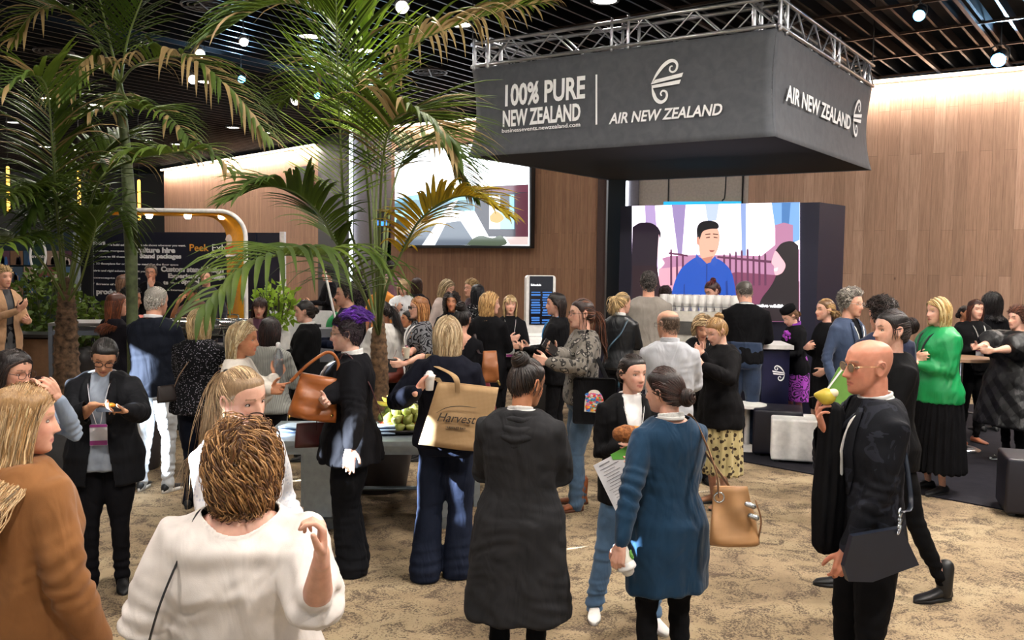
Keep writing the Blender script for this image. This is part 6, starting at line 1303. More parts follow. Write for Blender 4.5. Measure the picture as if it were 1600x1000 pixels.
def pot(p, r0, r1, h, lab, col='4c4a4c', nm='planter'):
    o = empty(nm, p, 0, lab, 'plant pot'); q = MB(); tube(q, [(0, 0, .0), (0, 0, .01), (0, 0, h * .5), (0, 0, h * .96), (0, 0, h), (0, 0, h)], [r0 * .9, r0, (r0 + r1) / 2 * 1.04, r1, r1 * 1.05, r1 * .93], 32, cap=False); a = np.arange(32) * 2 * np.pi / 32; q.add([(r1 * .94 * math.cos(t), r1 * .94 * math.sin(t), h) for t in a] + [(r1 * .9 * math.cos(t), r1 * .9 * math.sin(t), h - .06) for t in a], grid_quads(2, 32)); build(q, 'vessel', plain('planter ' + col, col, .5), o)
    q = MB(); ball(q, (0, 0, h - .07), (r1 * .92, r1 * .92, .03), 20, 5); build(q, 'soil', plain('potting soil', '2c2018', .95, noise=.3), o); return o
bark = plain('palm bark', '6a5038', .9, noise=.35, scale=30)
# tall centre palm
YA = 7.75; cb = at(592, 520, YA); ta = empty('palm_tree', (cb.x, YA, .55), 0, 'large leafy palm in the centre with a spray of long green stalks', 'palm'); trunk(ta, [(cb.x, YA, .50), (cb.x + .01, YA, .95), (cb.x, YA, cb.z - .1), (cb.x, YA, cb.z + .12)], [.085, .075, .07, .045], bark, .03)
pot((cb.x, YA + .02, 0), .24, .32, .62, 'dark round planter of the centre palm behind the purple haired person', '3a3638')
A3 = lambda pts: px3([(592, 525, YA)] + pts)
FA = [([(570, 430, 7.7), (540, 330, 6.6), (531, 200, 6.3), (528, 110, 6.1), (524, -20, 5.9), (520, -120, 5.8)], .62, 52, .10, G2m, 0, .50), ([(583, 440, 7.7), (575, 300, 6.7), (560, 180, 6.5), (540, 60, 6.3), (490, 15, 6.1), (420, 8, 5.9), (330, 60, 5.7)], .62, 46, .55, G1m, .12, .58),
      ([(590, 430, 7), (588, 300, 7), (600, 180, 7), (640, 80, 7), (700, 45, 7.1), (790, 15, 7.3), (850, 5, 7.4)], .60, 44, .7, G1m, .45, .60), ([(592, 420, 6.8), (594, 330, 6.5), (598, 250, 6.3), (612, 195, 6.1), (640, 175, 5.9), (690, 205, 5.7), (715, 245, 5.6)], .60, 48, .45, G1m, .3, .60),
      ([(604, 450, 6.8), (640, 370, 6.6), (662, 338, 6.4), (700, 312, 6.3), (740, 308, 6.2), (790, 335, 6.1)], .42, 40, .75, G4m, .0, .55), ([(560, 440, 6.8), (520, 370, 6.6), (500, 335, 6.4), (460, 300, 6.2), (410, 292, 6.0), (355, 315, 5.8)], .46, 44, .65, G1m, 0, .52),
      ([(565, 455, 6.5), (520, 405, 5.9), (480, 400, 5.4), (430, 400, 5.0), (370, 425, 4.7), (318, 480, 4.4)], .70, 36, 1.3, G1m, 0, .36), ([(596, 430, 7.2), (602, 330, 7.4), (600, 240, 7.6), (590, 170, 7.9), (560, 120, 8.3), (500, 110, 8.8), (440, 160, 9.2)], .60, 44, .5, G1m, .25, .60),
      ([(600, 430, 7.1), (610, 320, 7.2), (625, 260, 7.3), (650, 225, 7.5), (690, 225, 7.7), (740, 300, 7.9)], .55, 40, .6, G1m, .2, .60),
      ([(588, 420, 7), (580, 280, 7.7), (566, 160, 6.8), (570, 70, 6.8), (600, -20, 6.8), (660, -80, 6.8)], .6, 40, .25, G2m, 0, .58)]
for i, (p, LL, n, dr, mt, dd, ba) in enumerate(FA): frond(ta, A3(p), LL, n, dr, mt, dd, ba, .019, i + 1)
# slender palm, left
YB = 8.4; B0 = at(206, 455, YB); tb = empty('palm_tree', (B0.x, YB, .4), 0, 'slender tall palm with brown tipped fronds left of the centre', 'palm'); trunk(tb, [(B0.x, YB, .4), B0, at(203, 340, YB), at(196, 230, YB), at(188, 150, YB), at(186, 120, YB)], [.05, .052, .062, .046, .036, .02], plain('palm stem green', '55603c', .6, noise=.2), .0)
pot((B0.x, YB + .02, 0), .22, .28, .5, 'dark planter of the slender left palm', '3a3638')
FB = [([(170, 60, 8.2), (150, -20, 8), (120, -80, 7.8)], .5, 34, .3, G1m, 0, .2), ([(200, 60, 8.2), (225, -10, 8), (250, -90, 7.8)], .5, 34, .3, G1m, 0, .2), ([(210, 105, 8.2), (260, 88, 8), (310, 100, 7.8), (370, 150, 7.6), (420, 215, 7.4)], .62, 42, .85, G1m, .45, .12), ([(165, 110, 8.2), (135, 95, 8), (110, 120, 7.8), (90, 150, 7.6)], .45, 34, .8, G1m, .4, .15),
      ([(195, 150, 8.0), (215, 170, 7.7), (250, 172, 7.4), (290, 210, 7.1), (300, 235, 7.0)], .42, 34, .7, G1m, .2, .2), ([(150, 60, 8.4), (110, 20, 8.5), (60, 15, 8.6), (20, 60, 8.7)], .5, 36, .6, G1m, .25, .25), ([(170, 170, 8.1), (150, 175, 7.9), (120, 185, 7.7)], .35, 24, .6, G1m, .2, .2)]
for i, (p, LL, n, dr, mt, dd, ba) in enumerate(FB): frond(tb, px3([(188, 130, YB)] + p), LL, n, dr, mt, dd, ba, .018, i + 31)
# bushy palm, far left
YC = 8.0; C0 = at(104, 470, YC); tc = empty('palm_tree', (C0.x, YC, .62), 0, 'bushy palm at the left with a shaggy trunk in a dark planter', 'palm'); trunk(tc, [(C0.x, YC, .60), (C0.x - .01, YC, 1.1), at(104, 500, YC), C0, at(102, 440, YC)], [.115, .10, .085, .07, .05], plain('shaggy bark', '6c5440', .95, noise=.4, scale=24), .05)
pot((C0.x - .02, YC, 0), .26, .34, .68, 'dark grey planter of the bushy palm behind the woman in glasses', '44464a')
FC = [([(95, 400, 7.8), (88, 320, 7.4), (82, 230, 7.0), (70, 130, 6.7), (30, 125, 6.4), (-20, 170, 6.2)], .55, 46, .55, G1m, .1, .3), ([(98, 380, 8), (90, 280, 8), (85, 180, 8), (110, 150, 8), (140, 200, 8)], .5, 42, .5, G1m, 0, .3), ([(85, 390, 7.8), (50, 320, 7.4), (30, 300, 7.1), (5, 310, 6.8), (-30, 350, 6.6)], .5, 40, .8, G1m, 0, .3),
      ([(120, 400, 7.8), (140, 320, 7.5), (165, 270, 7.2), (210, 250, 7.7), (260, 240, 6.7), (320, 235, 6.5), (365, 270, 6.3)], .46, 48, .85, G1m, .12, .32), ([(115, 400, 8.1), (135, 300, 8.3), (160, 240, 8.5), (200, 215, 8.8), (250, 235, 9)], .5, 40, .6, G1m, 0, .3), ([(85, 400, 7.9), (70, 330, 7.8), (50, 290, 7.6), (60, 300, 7.3), (35, 360, 7.1)], .42, 36, .6, G1m, 0, .35),
      ([(80, 430, 7.6), (55, 395, 7.2), (35, 370, 7.7), (10, 380, 6.7), (-20, 420, 6.5)], .45, 34, .9, G1m, 0, .35), ([(122, 420, 8), (150, 350, 8), (165, 320, 8), (185, 330, 8), (205, 380, 8)], .42, 36, .8, G1m, 0, .35), ([(125, 440, 7.7), (140, 390, 7.5), (150, 350, 7.3), (140, 330, 7.1)], .35, 24, .4, G1m, 0, .45)]
for i, (p, LL, n, dr, mt, dd, ba) in enumerate(FC): frond(tc, px3([(104, 475, YC)] + p), LL, n, dr, mt, dd, ba, .019, i + 61)
# leafy potted shrubs
def shrub(p, h, r, n, lab, mat, potcol='2c2a2c', ph=.4, lf=.07, nm='potted_shrub', seed=3):
    o = empty(nm, p, 0, lab, 'plant'); rs = np.random.RandomState(seed); q = MB(); tube(q, [(0, 0, .0), (0, 0, ph * .9), (0, 0, ph)], [r * .42, r * .55, r * .58], 22); build(q, 'pot', plain('pot ' + potcol, potcol, .5), o); q = MB(); qs = MB()
    for i in range(14): a = rs.rand() * 6.28; e = rs.rand() * .8 + .4; tube(qs, crom([(0, 0, ph * .95), (r * .4 * math.cos(a), r * .4 * math.sin(a), ph + h * .4), (r * .8 * math.cos(a) * e, r * .8 * math.sin(a) * e, ph + h * .85)], 5), .006, 5)
    build(qs, 'stem', plain('twig', '4a4a2c'), o)
    for i in range(n):
        v = rs.normal(0, 1, 3); v /= np.linalg.norm(v); v *= rs.rand() ** .4; c = np.array([v[0] * r, v[1] * r, ph + h * .55 + v[2] * h * .5]); d = rs.normal(0, 1, 3) + v; d /= np.linalg.norm(d); s_ = np.cross(d, rs.normal(0, 1, 3)); s_ /= np.linalg.norm(s_); L = lf * (.6 + .8 * rs.rand()); w_ = L * .3; nn = np.cross(d, s_) * L * .08
        q.add([c, c + d * L * .5 + s_ * w_ + nn, c + d * L - nn, c + d * L * .5 - s_ * w_ + nn, c + d * L * .5], [(0, 1, 4, 4), ] if 0 else None, [(0, 1, 4), (1, 2, 4), (2, 3, 4), (3, 0, 4)])
    build(q, 'foliage', mat, o); return o
shrub((at(70, 470, 12.4).x, 12.4, 0), 1.25, .5, 900, 'dense potted shrub with pale blossoms in front of the left booth', G1m, ph=.55, lf=.10, seed=4)
shrub((at(128, 500, 13.2).x, 13.2, 0), .9, .36, 500, 'smaller dark green shrub beside the black partition', G1m, ph=.5, lf=.10, seed=5)
shrub((at(430, 500, 10.4).x + .05, 10.3, .0), .55, .26, 300, 'light green leafy plant beside the white display board', G2m, 'e0dedA', ph=1.15, lf=.09, seed=6)
o = empty('stoneware_urn', (at(78, 580, 11.8).x, 11.8, 0), 0, 'squat brown urn wrapped in tiny fairy lights on the floor at left', 'urn'); q = MB(); tube(q, [(0, 0, .0), (0, 0, .05), (0, 0, .22), (0, 0, .40), (0, 0, .52), (0, 0, .56)], [.16, .24, .31, .27, .17, .18], 28, cap=False); build(q, 'vessel', plain('brown glaze', '4c3c38', .35), o)
rs_ = random.Random(8); q = MB()
for i in range(70): a, z_ = rs_.uniform(3.2, 6.2), rs_.uniform(.02, .30); r_ = np.interp(z_, [0, .05, .22, .4], [.17, .25, .32, .28]); ball(q, (r_ * math.cos(a), r_ * math.sin(a), z_), .007, 6, 4)
tag(build(q, 'fairy_lights', emit('fairy light', 'ffdca0', 14), o), kind='stuff')
o = empty('side_table', (at(20, 510, 10.9).x - .1, 11.65, 0), 0, 'dark table with brown slanted front at the far left edge', 'table'); q = MB(); box(q, (0, 0, .98), (1.0, .5, .04)); build(q, 'tabletop', black, o, False); q = MB(); box(q, (0, .05, .62), (.8, .3, .66), rx=.12); build(q, 'front', plain('tan board', '7a5c44', .6), o, False); q = MB(); box(q, (-.35, 0, .3), (.05, .3, .6)); box(q, (.35, 0, .3), (.05, .3, .6)); build(q, 'leg', black, o, False)
# living wall behind the doorway
c0 = at(606, 398, 24.5); o = empty('plant_wall', (c0.x, c0.y, 0), 0, 'leafy green plant wall glimpsed through the far doorway', 'plant wall'); q = MB(); rs = np.random.RandomState(2); box(q, (0, .1, 1.5), (1.2, .1, 3.0)); build(q, 'backing', plain('dark green', '1c3018'), o, False); q = MB()
for i in range(900): c = np.array([rs.uniform(-.6, .6), rs.uniform(-.08, .02), rs.uniform(.2, 2.95)]); d = rs.normal(0, 1, 3); d /= np.linalg.norm(d); s_ = np.cross(d, rs.normal(0, 1, 3)); s_ /= np.linalg.norm(s_); q.add([c, c + d * .06 + s_ * .03, c + d * .13, c + d * .06 - s_ * .03], [(0, 1, 2, 3)])
build(q, 'foliage', leaf_mat('bright leaf', '2c6a20', '3c8a2c', '60a83c'), o)
# ---------------------------------------------------------------- things people carry
def W(P, v): return P['loc'] @ Vector(P['bend'](np.array(v) * P['H']))
def bag(name, c, yaw, w, h, d, mat, label, taper=.92, cat='bag', slouch=.022, p=3, cap=None, tilt=0, zip_=True, seed=1):
    """soft bag: c is the middle of its base"""
    o = empty(name, c, yaw, label, cat); q = MB(); rg = []
    for t in np.linspace(0, 1, 12): k = (1 + (taper - 1) * t); e = min(1, .55 + t * 6) if t < .1 else 1; rg.append((0, 0, h * t, w / 2 * k * (.96 + .04 * e), d / 2 * (1 - .75 * t ** 2.2) * e))
    loft(q, rg, 40, p); V = q.V[-1]; n_ = wavenoise(V, (9, 9, 11), seed); V[:, 1] += n_ * slouch * (1 - .3 * V[:, 2] / h); V[:, 2] -= np.abs(V[:, 0] / w) * 0 ; q.V[-1] = V
    if tilt: q.xf(Matrix.Rotation(tilt, 4, 'Y'))
    build(q, 'bag_body', mat, o); return o
def bandw(par, pts, wd, mat, nm='strap', th=.002, k=6, side=None):
    q = MB(); Pp = crom([np.array(p) for p in pts], k); tube(q, Pp, wd, 8, r2=th, cap=False, side=side); q.xf((Matrix.Translation(par.location) @ Matrix.Rotation(par.rotation_euler.z, 4, 'Z')).inverted()); return build(q, nm, mat, par)
def phone(P, k, label, tilt=None, off=(0, 0, 0), on=False):
    a = P['arms'][k]; c = P['loc'] @ (a['W'] + a['d'] * .085 * P['s'] + a['palm'] * .030 * P['s']); o = empty('mobile_phone', c, 0, label, 'phone'); d = (P['loc'].to_3x3() @ a['d']).normalized(); n = (P['loc'].to_3x3() @ a['palm']); n = (n - d * n.dot(d)).normalized(); x = d.cross(n); M = Matrix(((x.x, d.x, n.x, 0), (x.y, d.y, n.y, 0), (x.z, d.z, n.z, 0), (0, 0, 0, 1)))
    q = MB(); rbox(q, (0, 0, 0), (.072, .008, .148), .009); q.xf(Matrix.Rotation(R(90), 4, 'X')); q.xf(M); build(q, 'case', plain('phone case', '16161a', .3), o, False)
    q = MB(); rbox(q, (0, 0, 0), (.066, .002, .138), .006); q.xf(Matrix.Rotation(R(90), 4, 'X')); q.xf(M @ Matrix.Translation((0, 0, .006))); build(q, 'display', emit('phone display', 'a8c0d8', .6) if on else plain('phone glass', '1c1e26', .1), o, False); return o
def cup(P, k, label, col='e8e4dc', band=None, lid=True, sc=1.0, up=None):
    a = P['arms'][k]; c = P['loc'] @ (a['W'] + a['d'] * .075 * P['s'] + a['palm'] * .045 * P['s']); o = empty('paper_cup', c, 0, label, 'cup'); Mt = Matrix.Identity(4)
    if up is not None: Mt = Vector(up).to_track_quat('Z', 'Y').to_matrix().to_4x4()
    q = MB(); tube(q, [(0, 0, -.055), (0, 0, -.05), (0, 0, .045), (0, 0, .05)], [.027, .029, .039, .041], 22, cap=False); q.add([(.027 * math.cos(t), .027 * math.sin(t), -.055) for t in np.linspace(0, 6.2832, 23)[:-1]] + [(0, 0, -.055)], None, [((i + 1) % 22, i, 22) for i in range(22)]); q.xf(Matrix.Scale(sc, 4)); q.xf(Mt); build(q, 'cup_body', plain('paper ' + col, col, .6), o)
    if lid: q = MB(); tube(q, [(0, 0, .048), (0, 0, .056), (0, 0, .062), (0, 0, .064)], [.043, .043, .037, .030], 22); q.xf(Matrix.Scale(sc, 4)); q.xf(Mt); build(q, 'lid', plain('cup lid', 'f0eeea', .4), o)
    if band:
        q = MB()
        for s_ in (0, math.pi): tube(q, [(.0395 * math.sin(s_ + b), -.0395 * math.cos(s_ + b), z) for b, z in ((-.4, .005), (-.2, .022), (.2, .022), (.4, .005), (.2, -.012), (-.2, -.012), (-.4, .005), (.1, .005))], .004, 6)
        q.xf(Matrix.Scale(sc, 4)); q.xf(Mt); build(q, 'printed_mark', plain('green print', band, .5), o)
    return o
leather = lambda c, r=.42: plain('leather ' + c, c, r, noise=.10, scale=9)
# ---------------------------------------------------------------- the people
D = dict; SUIT = [(.44, .05), (.52, -.02), (.64, -.004), (.655, .002), (.842, .050)]; OPEN = [(.44, .08), (.60, .045), (.66, .04), (.842, .055)]; BLZ = [(.44, .06), (.56, .025), (.64, .02), (.70, .035), (.842, .055)]
def H_(kind, c, c2=None, **k): return D(kind=kind, c=c, c2=c2 or c, **k)
# --- front row
p = person('tancoat', 22, 598, 2.75, 158, 'woman in a camel coat with long blonde hair, back view at the left edge', hair=H_('long', 'b48c5c', 'd8b88c', L=.52, n=1500, w=.0036, vol=.016, push=.050, part=-.01, pad=.014, wave=.012, ends=.10, mix=.5), head=(-42, 4, 0),
       tp=D(col='8a5c34', hem=.33, flare=1.15, off=.028, so=.024, cuff=.008, rough=.95, boxy=.45, fold=1.4, coll=.006, name='coat'), bt=D(kind='slim', col='1a1a1e'), g=1.10, rk=D(d=(0, 0, -1)), lh='down')
p = person('whitetop', 378, 640, 2.46, 184, 'woman in a loose white top with curly brown blonde hair, back view in front', hair=H_('curly', '5e3c22', 'b08454', L=.19, n=1150, w=.0042, curl=.011, curlen=.10, vol=.032, S=56, mix=.42, pad=.055, ends=.12, fa=50, wave=0, rough=.5), g=1.30, sw=1.05, skin='fair', head=(6, 4, 0),
       tp=D(col='ddd5cf', sleeve=.56, so=.030, bell=1.2, neck=(.068, .060, .012, .73), hem=.46, boxy=.75, off=.022, rough=.75, fold=1.5, wr=.7), bt=D(kind='slim', col='16161a'), rh=(502, 872, 2.12), rk=D(d=(0, -.15, 1), n=(1, .2, 0), curl=.9, thumb=.1, pole=(-.15, .2, -1), pinch=-.2), lh=(196, 1100, 2.4), specs=D(up=1, col='3a2418', r=.0026))
wt = p
person('ponytail', 375, 569, 3.25, 52, 'young woman with a high blonde ponytail and white cardigan, just behind the curly hair', hair=H_('pony', 'a88a68', 'd8bc94', PL=.42, n=1300, w=.0034, tie=(0, .080, .068), band='141214', px=-.05, loose=26, LL=.22, pad=.014), head=(4, 10, -8), lean=0, skin='fair', lip='c05a58', brow='7a5a3c',
       tp=D(col='e6e6ea', pat='dots', col2='c4c8d4', off=.016, hem=.48, fold=1.3), bt=D(kind='jeans', col='2a3448'), rh='front', lh='hip')
person('glasses', 160, 519, 5.3, 14, 'woman in a dark blazer with black framed glasses and lanyard, looking down at her snack', hair=H_('lowbun', '17120f', '241c18', n=1300, part=.02, loose=6), head=(8, 30, 6), skin='asian', g=1.28, specs=D(col='241410', r=.0024),
       tp=D(col='15161a', open=OPEN, lapel=.66, hem=.42, off=.027, so=.018, fold=1.2, rough=.7, name='blazer'), inner=D(col='8c96a4', hem=.475, off=.016), bt=D(kind='straight', col='101014'), lany=D(z=.665, col='dcdce2'), rh=(146, 634, 4.95), lh=(196, 642, 4.95), rk=D(d=(1, -.2, -.1), n=(0, -.2, -1), curl=.5), lk=D(d=(-.9, -.3, .1), n=(0, -.1, 1), curl=.5)); pg = PEOPLE[-1]
pp = person('purple', 547, 488, 5.68, -84, 'person with swept purple hair, glasses and flowing black clothes, facing left', m=0, hair=H_('short', '2c2228', '3a2a34', n=1000, ln=.035, crest='5a1e9c', dir=(0, .8, .3), lift=.012, pad=.030), skin='pale', brow='6a4a3a', head=(0, 4, 0), g=1.28, sw=1.05, specs=D(col='6a5038', r=.0018),
       tp=D(col='141418', hem=.44, flare=1.22, off=.024, so=.028, bell=.3, fold=1.6, pleat=.010, npl=11, rough=.9, name='tunic'), bt=D(kind='wide', col='15161a', cr=.5), lany=D(z=.70, badge=0), collar=('e8e6e2', .010, .014), rh=(500, 640, 5.2), lh=(548, 718, 5.15), lk=D(d=(0, -.1, -1), n=(1, .1, 0), curl=.25), rk=D(curl=.5))
pt_ = person('tote', 700, 493, 5.62, 172, 'woman in navy with straight ash blonde hair carrying a jute shopper, seen from behind', hair=H_('bob', 'a88c66', 'd2bc98', L=.20, n=1500, vol=.020, part=.0, ends=.03, w=.0036, mix=.5), g=1.12, head=(12, 6, 0),
       tp=D(col='12141f', hem=.50, off=.022, so=.026, boxy=.35, fold=1.3), bt=D(kind='wide', col='1a2030', cr=.5), shoe=D(col='2a2430', sole='c8c0b8'), lh=(650, 612, 5.35), rh='front', feet=((0, -.005), (.06, .01)), lk=D(d=(0, -.5, .2)))
ph = person('hoodie', 815, 552, 4.05, 172, 'woman in a long charcoal hooded dress with a messy dark bun, seen from behind', hair=H_('bun', '1a1412', '33241c', n=1100, br=.042, tie=(0, .055, .082), loose=40, LL=.06, pad=.035, vol=.014), skin='tan', head=(-38, 12, 0), g=1.13,
       tp=D(col='29292b', hem=.24, flare=1.26, off=.020, so=.020, fold=1.4, pleat=.005, npl=7, hood=True, name='hooded_dress'), bt=D(kind='slim', col='0e0e10'), rh='front', lh='front', lany=D(badge=0, z=.7), collar=('d8d4d0', .006, .008))
pj = person('jeansw', 986, 553, 4.95, 6, 'young woman in black blazer and blue jeans, dark slicked hair, arms folded', hair=H_('lowbun', '1c1310', '33221a', n=1500, part=0, loose=0, tie=(0, .092, -.02), pad=.012), head=(22, 2, 0), skin='fair', brow='2c1c14', lip='b45a50',
       tp=D(col='0f0f11', open=BLZ, lapel=.64, hem=.44, off=.018, so=.018, rough=.75, name='blazer'), inner=D(col='e4e2e0', hem=.50, off=.010), bt=D(kind='jeans', col='4a6684', cr=1.2), shoe=D(col='e4e0da', sole='f0eeea', sh=.03), rh='cross', lh='cross', lany=D(z=.66, badge=0), feet=((.03, .055), (-.09, .03)))
pb = person('teal', 1048, 571, 4.05, 200, 'woman in a teal jersey dress with smooth dark hair clipped low, holding a takeaway cup', hair=H_('lowbun', '20120e', '3a2018', n=1500, tie=(0, .100, -.03), br=.040, loose=6, pad=.016), head=(30, 6, 6), g=1.10, skin='fair',
       tp=D(col='0d304a', hem=.33, flare=1.08, off=.016, so=.014, fold=1.3, neck=(.054, .048, .006, .75), name='dress'), bt=D(kind='slim', col='0e0e10'), lh=(966, 868, 3.8), rh='front', lk=D(d=(.1, -.1, -1), n=(-.6, -.4, 0), curl=.55), lany=D(badge=0, z=.7), collar=('e4e2de', .008, .010))
pm = person('bald', 1366, 530, 3.73, -82, 'bald man in a camouflage jacket with glasses, holding a bitten pear and facing left', m=1, hair=H_('bald', '8a7a70', pad=.006), skin='red', brow='8a7060', head=(0, 2, 0), specs=D(col='b89468', metal=1, r=.0013, tint='8a7a6a'),
       tp=D(col='16171c', pat='camo', col2='262830', open=[(.40, .07), (.60, .05), (.842, .055)], lapel=.62, hem=.45, off=.020, so=.016, rough=.8, name='jacket', flare=1.05), inner=D(col='101014', hem=.47, off=.012), bt=D(kind='mens', col='0c0c0f'), collar=('e6e4e0', .006, .010), lh=(1312, 890, 3.6), rh=(1288, 672, 3.72), lk=D(d=(0, -.1, -1), n=(-.8, .2, 0), curl=.5), rk=D(d=(.1, -.6, .8), n=(.5, .6, .5), curl=.55, pole=(-.6, .3, -1)), lany=D(z=.62, badge=0))
pw2 = person('walker', 1398, 483, 5.4, -88, 'woman in black with dark curly pinned up hair, striding left behind the bald man', hair=H_('lowbun', '17100e', '2c1c18', n=1100, curl=0, tie=(0, .085, .02), br=.045, loose=24, LL=.05, wave=.01), skin='fair', g=1.08, head=(2, 0, 0), tp=D(col='101012', hem=.45, off=.018, so=.016, collarv=1), bt=D(kind='slim', col='0b0b0d'), shoe=D(col='0a0a0c', kind='boot'), feet=((-.13, 0), (.17, .02)), rh=(1330, 638, 5.2), lh='front', rk=D(d=(-.2, -1, .1)))
# --- right side
pgb = person('green', 1470, 464, 7.9, -78, 'woman with a long blonde bob wearing a bright green blouse jacket and black pleated skirt', hair=H_('bob', 'b8965c', 'e0c896', L=.19, n=1400, vol=.02, part=-.02, mix=.5), skin='fair', g=1.24, sw=1.02, head=(-2, 2, 0), tp=D(col='0e8a4a', hem=.465, off=.020, so=.018, flare=1.08, rough=.45, fold=1.8, name='jacket'), bt=D(kind='skirt', col='0c0c0f', hem=.12, flare=1.3, pl=.012, npl=26), rh='cross', lh='cross', lany=D(col='2a2a30', z=.68, badge=0))
p = person('vest', 1592, 480, 9.2, -74, 'woman with auburn curls in a long black quilted vest at the right edge', hair=H_('short', '4a2a1c', '6a3c26', n=900, ln=.07, curl=.010, pad=.02), skin='fair', g=1.6, sw=1.2, tp=D(col='0e0e10', pat='quilt', hem=.24, flare=1.35, off=.05, so=.03, sleeve=.42, bell=.5, name='quilted_vest', rough=.5), bt=D(kind='slim', col='0c0c0e'), shoe=D(col='101012', sole='ececea', sh=.03, logo=1), rh=(1500, 552, 8.9), lh=(1520, 556, 8.8), rk=D(d=(0, -1, 0)), lk=D(d=(0, -1, 0)))
person('lanyard', 1524, 467, 10.15, 4, 'woman with long red brown hair and white lanyard at the high round table', hair=H_('long', '38201a', '6a3420', L=.34, n=1200), skin='fair', brow='3a241c', g=1.12, tp=D(col='0f0f11', sleeve=.9, hem=.50, off=.014), bt=D(kind='slim', col='0c0c0e'), rh='cross', lh='cross', lany=D(z=.66), shoe=D(col='b06a4a'))
person('darkback', 1552, 457, 10.9, 190, 'person with voluminous dark wavy hair in black, standing behind the high table', hair=H_('long', '120e0e', '1e1616', L=.28, n=900, vol=.035, wave=.012), tp=D(col='0f0f12'), bt=D(kind='slim', col='0c0c0e'))
person('tinyface', 1507, 477, 12.2, 30, 'dark haired person half hidden behind the woman with red brown hair', hair=H_('lowbun', '241814', n=500), skin='tan', tp=D(col='17171b'), bt=D(kind='slim', col='0c0c0e'))
person('bluesuit', 1328, 452, 8.6, 34, 'tall man in a slate blue suit with curly grey hair and clear glasses', m=1, hair=H_('short', '8c8680', 'b8b2a8', n=1000, ln=.05, curl=.008, lift=.03, pad=.03), skin='light', brow='8a8078', head=(10, 2, 2), tp=D(col='34425c', open=BLZ, lapel=.62, hem=.45, off=.016, so=.014, rough=.75, name='suit_jacket'), inner=D(col='101014', hem=.50), bt=D(kind='mens', col='34425c'), shoe=D(col='a06038'), specs=D(col='c8c0b8', r=.0016), lany=D(z=.68, badge=0), rh='down', lh='hip')
p = person('navyman', 1384, 468, 7.15, 168, 'dark haired man in a navy suit jacket half hidden behind the striding woman', m=1, hair=H_('short', '1c1412', '2e201a', n=1000, ln=.055, curl=.006, lift=.03), head=(40, 6, 0), tp=D(col='141c38', off=.018, hem=.46, name='suit_jacket', rough=.7), bt=D(kind='mens', col='141c34'), collar=('e4e2e0', .006, .012), lean=8, rh='front', lh='front')
person('blondeblack', 1292, 466, 9.35, -80, 'slim woman in a black dress with a low wavy blonde ponytail near the video wall', hair=H_('pony', '7a5a3c', 'b8945e', tie=(0, .098, -.02), PL=.11, n=900, px=0), skin='fair', head=(0, 0, 0), tp=D(col='0e0e11', hem=.30, flare=1.1, name='dress'), bt=D(kind='slim', col='d8a890'), rh='cross', lh='hip', shoe=D(col='1a1a1c'))
ps = person('stewardess', 1240, 476, 10.45, -72, 'airline stewardess in a black pillbox hat, black jacket and purple patterned skirt', hair=H_('lowbun', '6a4a34', '8a6444', n=700), skin='fair', head=(-4, 28, 0), lean=6, tp=D(col='111114', hem=.46, off=.014, name='jacket'), bt=D(kind='skirt', col='2c0e3c', pat='paisley', col2='a848b8', hem=.27, flare=1.08, pl=.003), collar=('7a2c9a', .016, .016), rh='front', lh='front')
q = MB(); loft(q, [(0, .02, z, w_, w_ * 1.15) for z, w_ in ((.062, .088), (.10, .093), (.135, .088), (.148, .06))], 24, 2.1); q.xf(ps['Mh']); build(q, 'hat', fabric('0c0c0f', rough=.9), ps['root'])
q = MB(); [ball(q, ps['bend'](np.array([.02 * math.sin(i * 2.4) * (i % 4), -.105 - .01 * (i % 3), .80 * ps['H'] - .022 * (i % 5)])), (.026, .012, .022), 8, 5) for i in range(9)]; build(q, 'scarf', fabric('a03cb4', 'plain'), ps['root'])
person('blacktee', 1168, 438, 9.9, 158, 'broad man in a black tee with cropped greying hair, back turned at the counter', m=1, hair=H_('buzz', '5a544e', '7a726a', n=900, off=.006, pad=.008), skin='light', g=1.16, sw=1.06, head=(34, 14, 0), lean=8, tp=D(col='0b0b0e', sleeve=.46, hem=.50, bell=.3), bt=D(kind='jeans', col='26344c'), rh='front', lh='front', lany=D(badge=0, z=.7), collar=('8a8a8c', .004, .006))
person('barista', 1119, 437, 11.55, -66, 'barista with a red tinted top bun and white lanyard behind the coffee machine', hair=H_('bun', '3a2420', '7a3030', n=700, br=.03), skin='fair', head=(0, 22, 0), tp=D(col='101013'), bt=D(kind='slim', col='101013'), rh='front', lh='front', lany=D(z=.70, badge=0))
person('greysuit', 1014, 426, 10.3, 176, 'tall man in a light grey linen jacket, back view at the coffee counter', m=1, hair=H_('short', '34302e', '6a6460', n=800, ln=.03, pad=.010), skin='light', g=1.12, sw=1.05, tp=D(col='8f8880', hem=.42, off=.022, so=.018, boxy=.2, name='jacket', rough=.95, fold=1.2), bt=D(kind='mens', col='2c2c34'), rh='front', lh='front')
pl = person('leather', 970, 456, 9.75, 165, 'woman in a dark leather jacket with a blonde ponytail, back to the camera', hair=H_('pony', '8a7048', 'd2b482', PL=.13, n=1000, tie=(0, .09, .045)), skin='fair', head=(-42, 4, 0), tp=D(col='17191c', hem=.50, off=.018, so=.018, rough=.38, name='leather_jacket'), bt=D(kind='slim', col='0e0e11'), rh='front', lh='front', collar=('ececea', .008, .014))
person('hiddenhead', 1040, 447, 11.75, 180, 'brown haired person half hidden between the grey jacket and the screen', hair=H_('short', '3a2820', n=500), tp=D(col='22222a'), bt=D(kind='mens', col='17171c'))
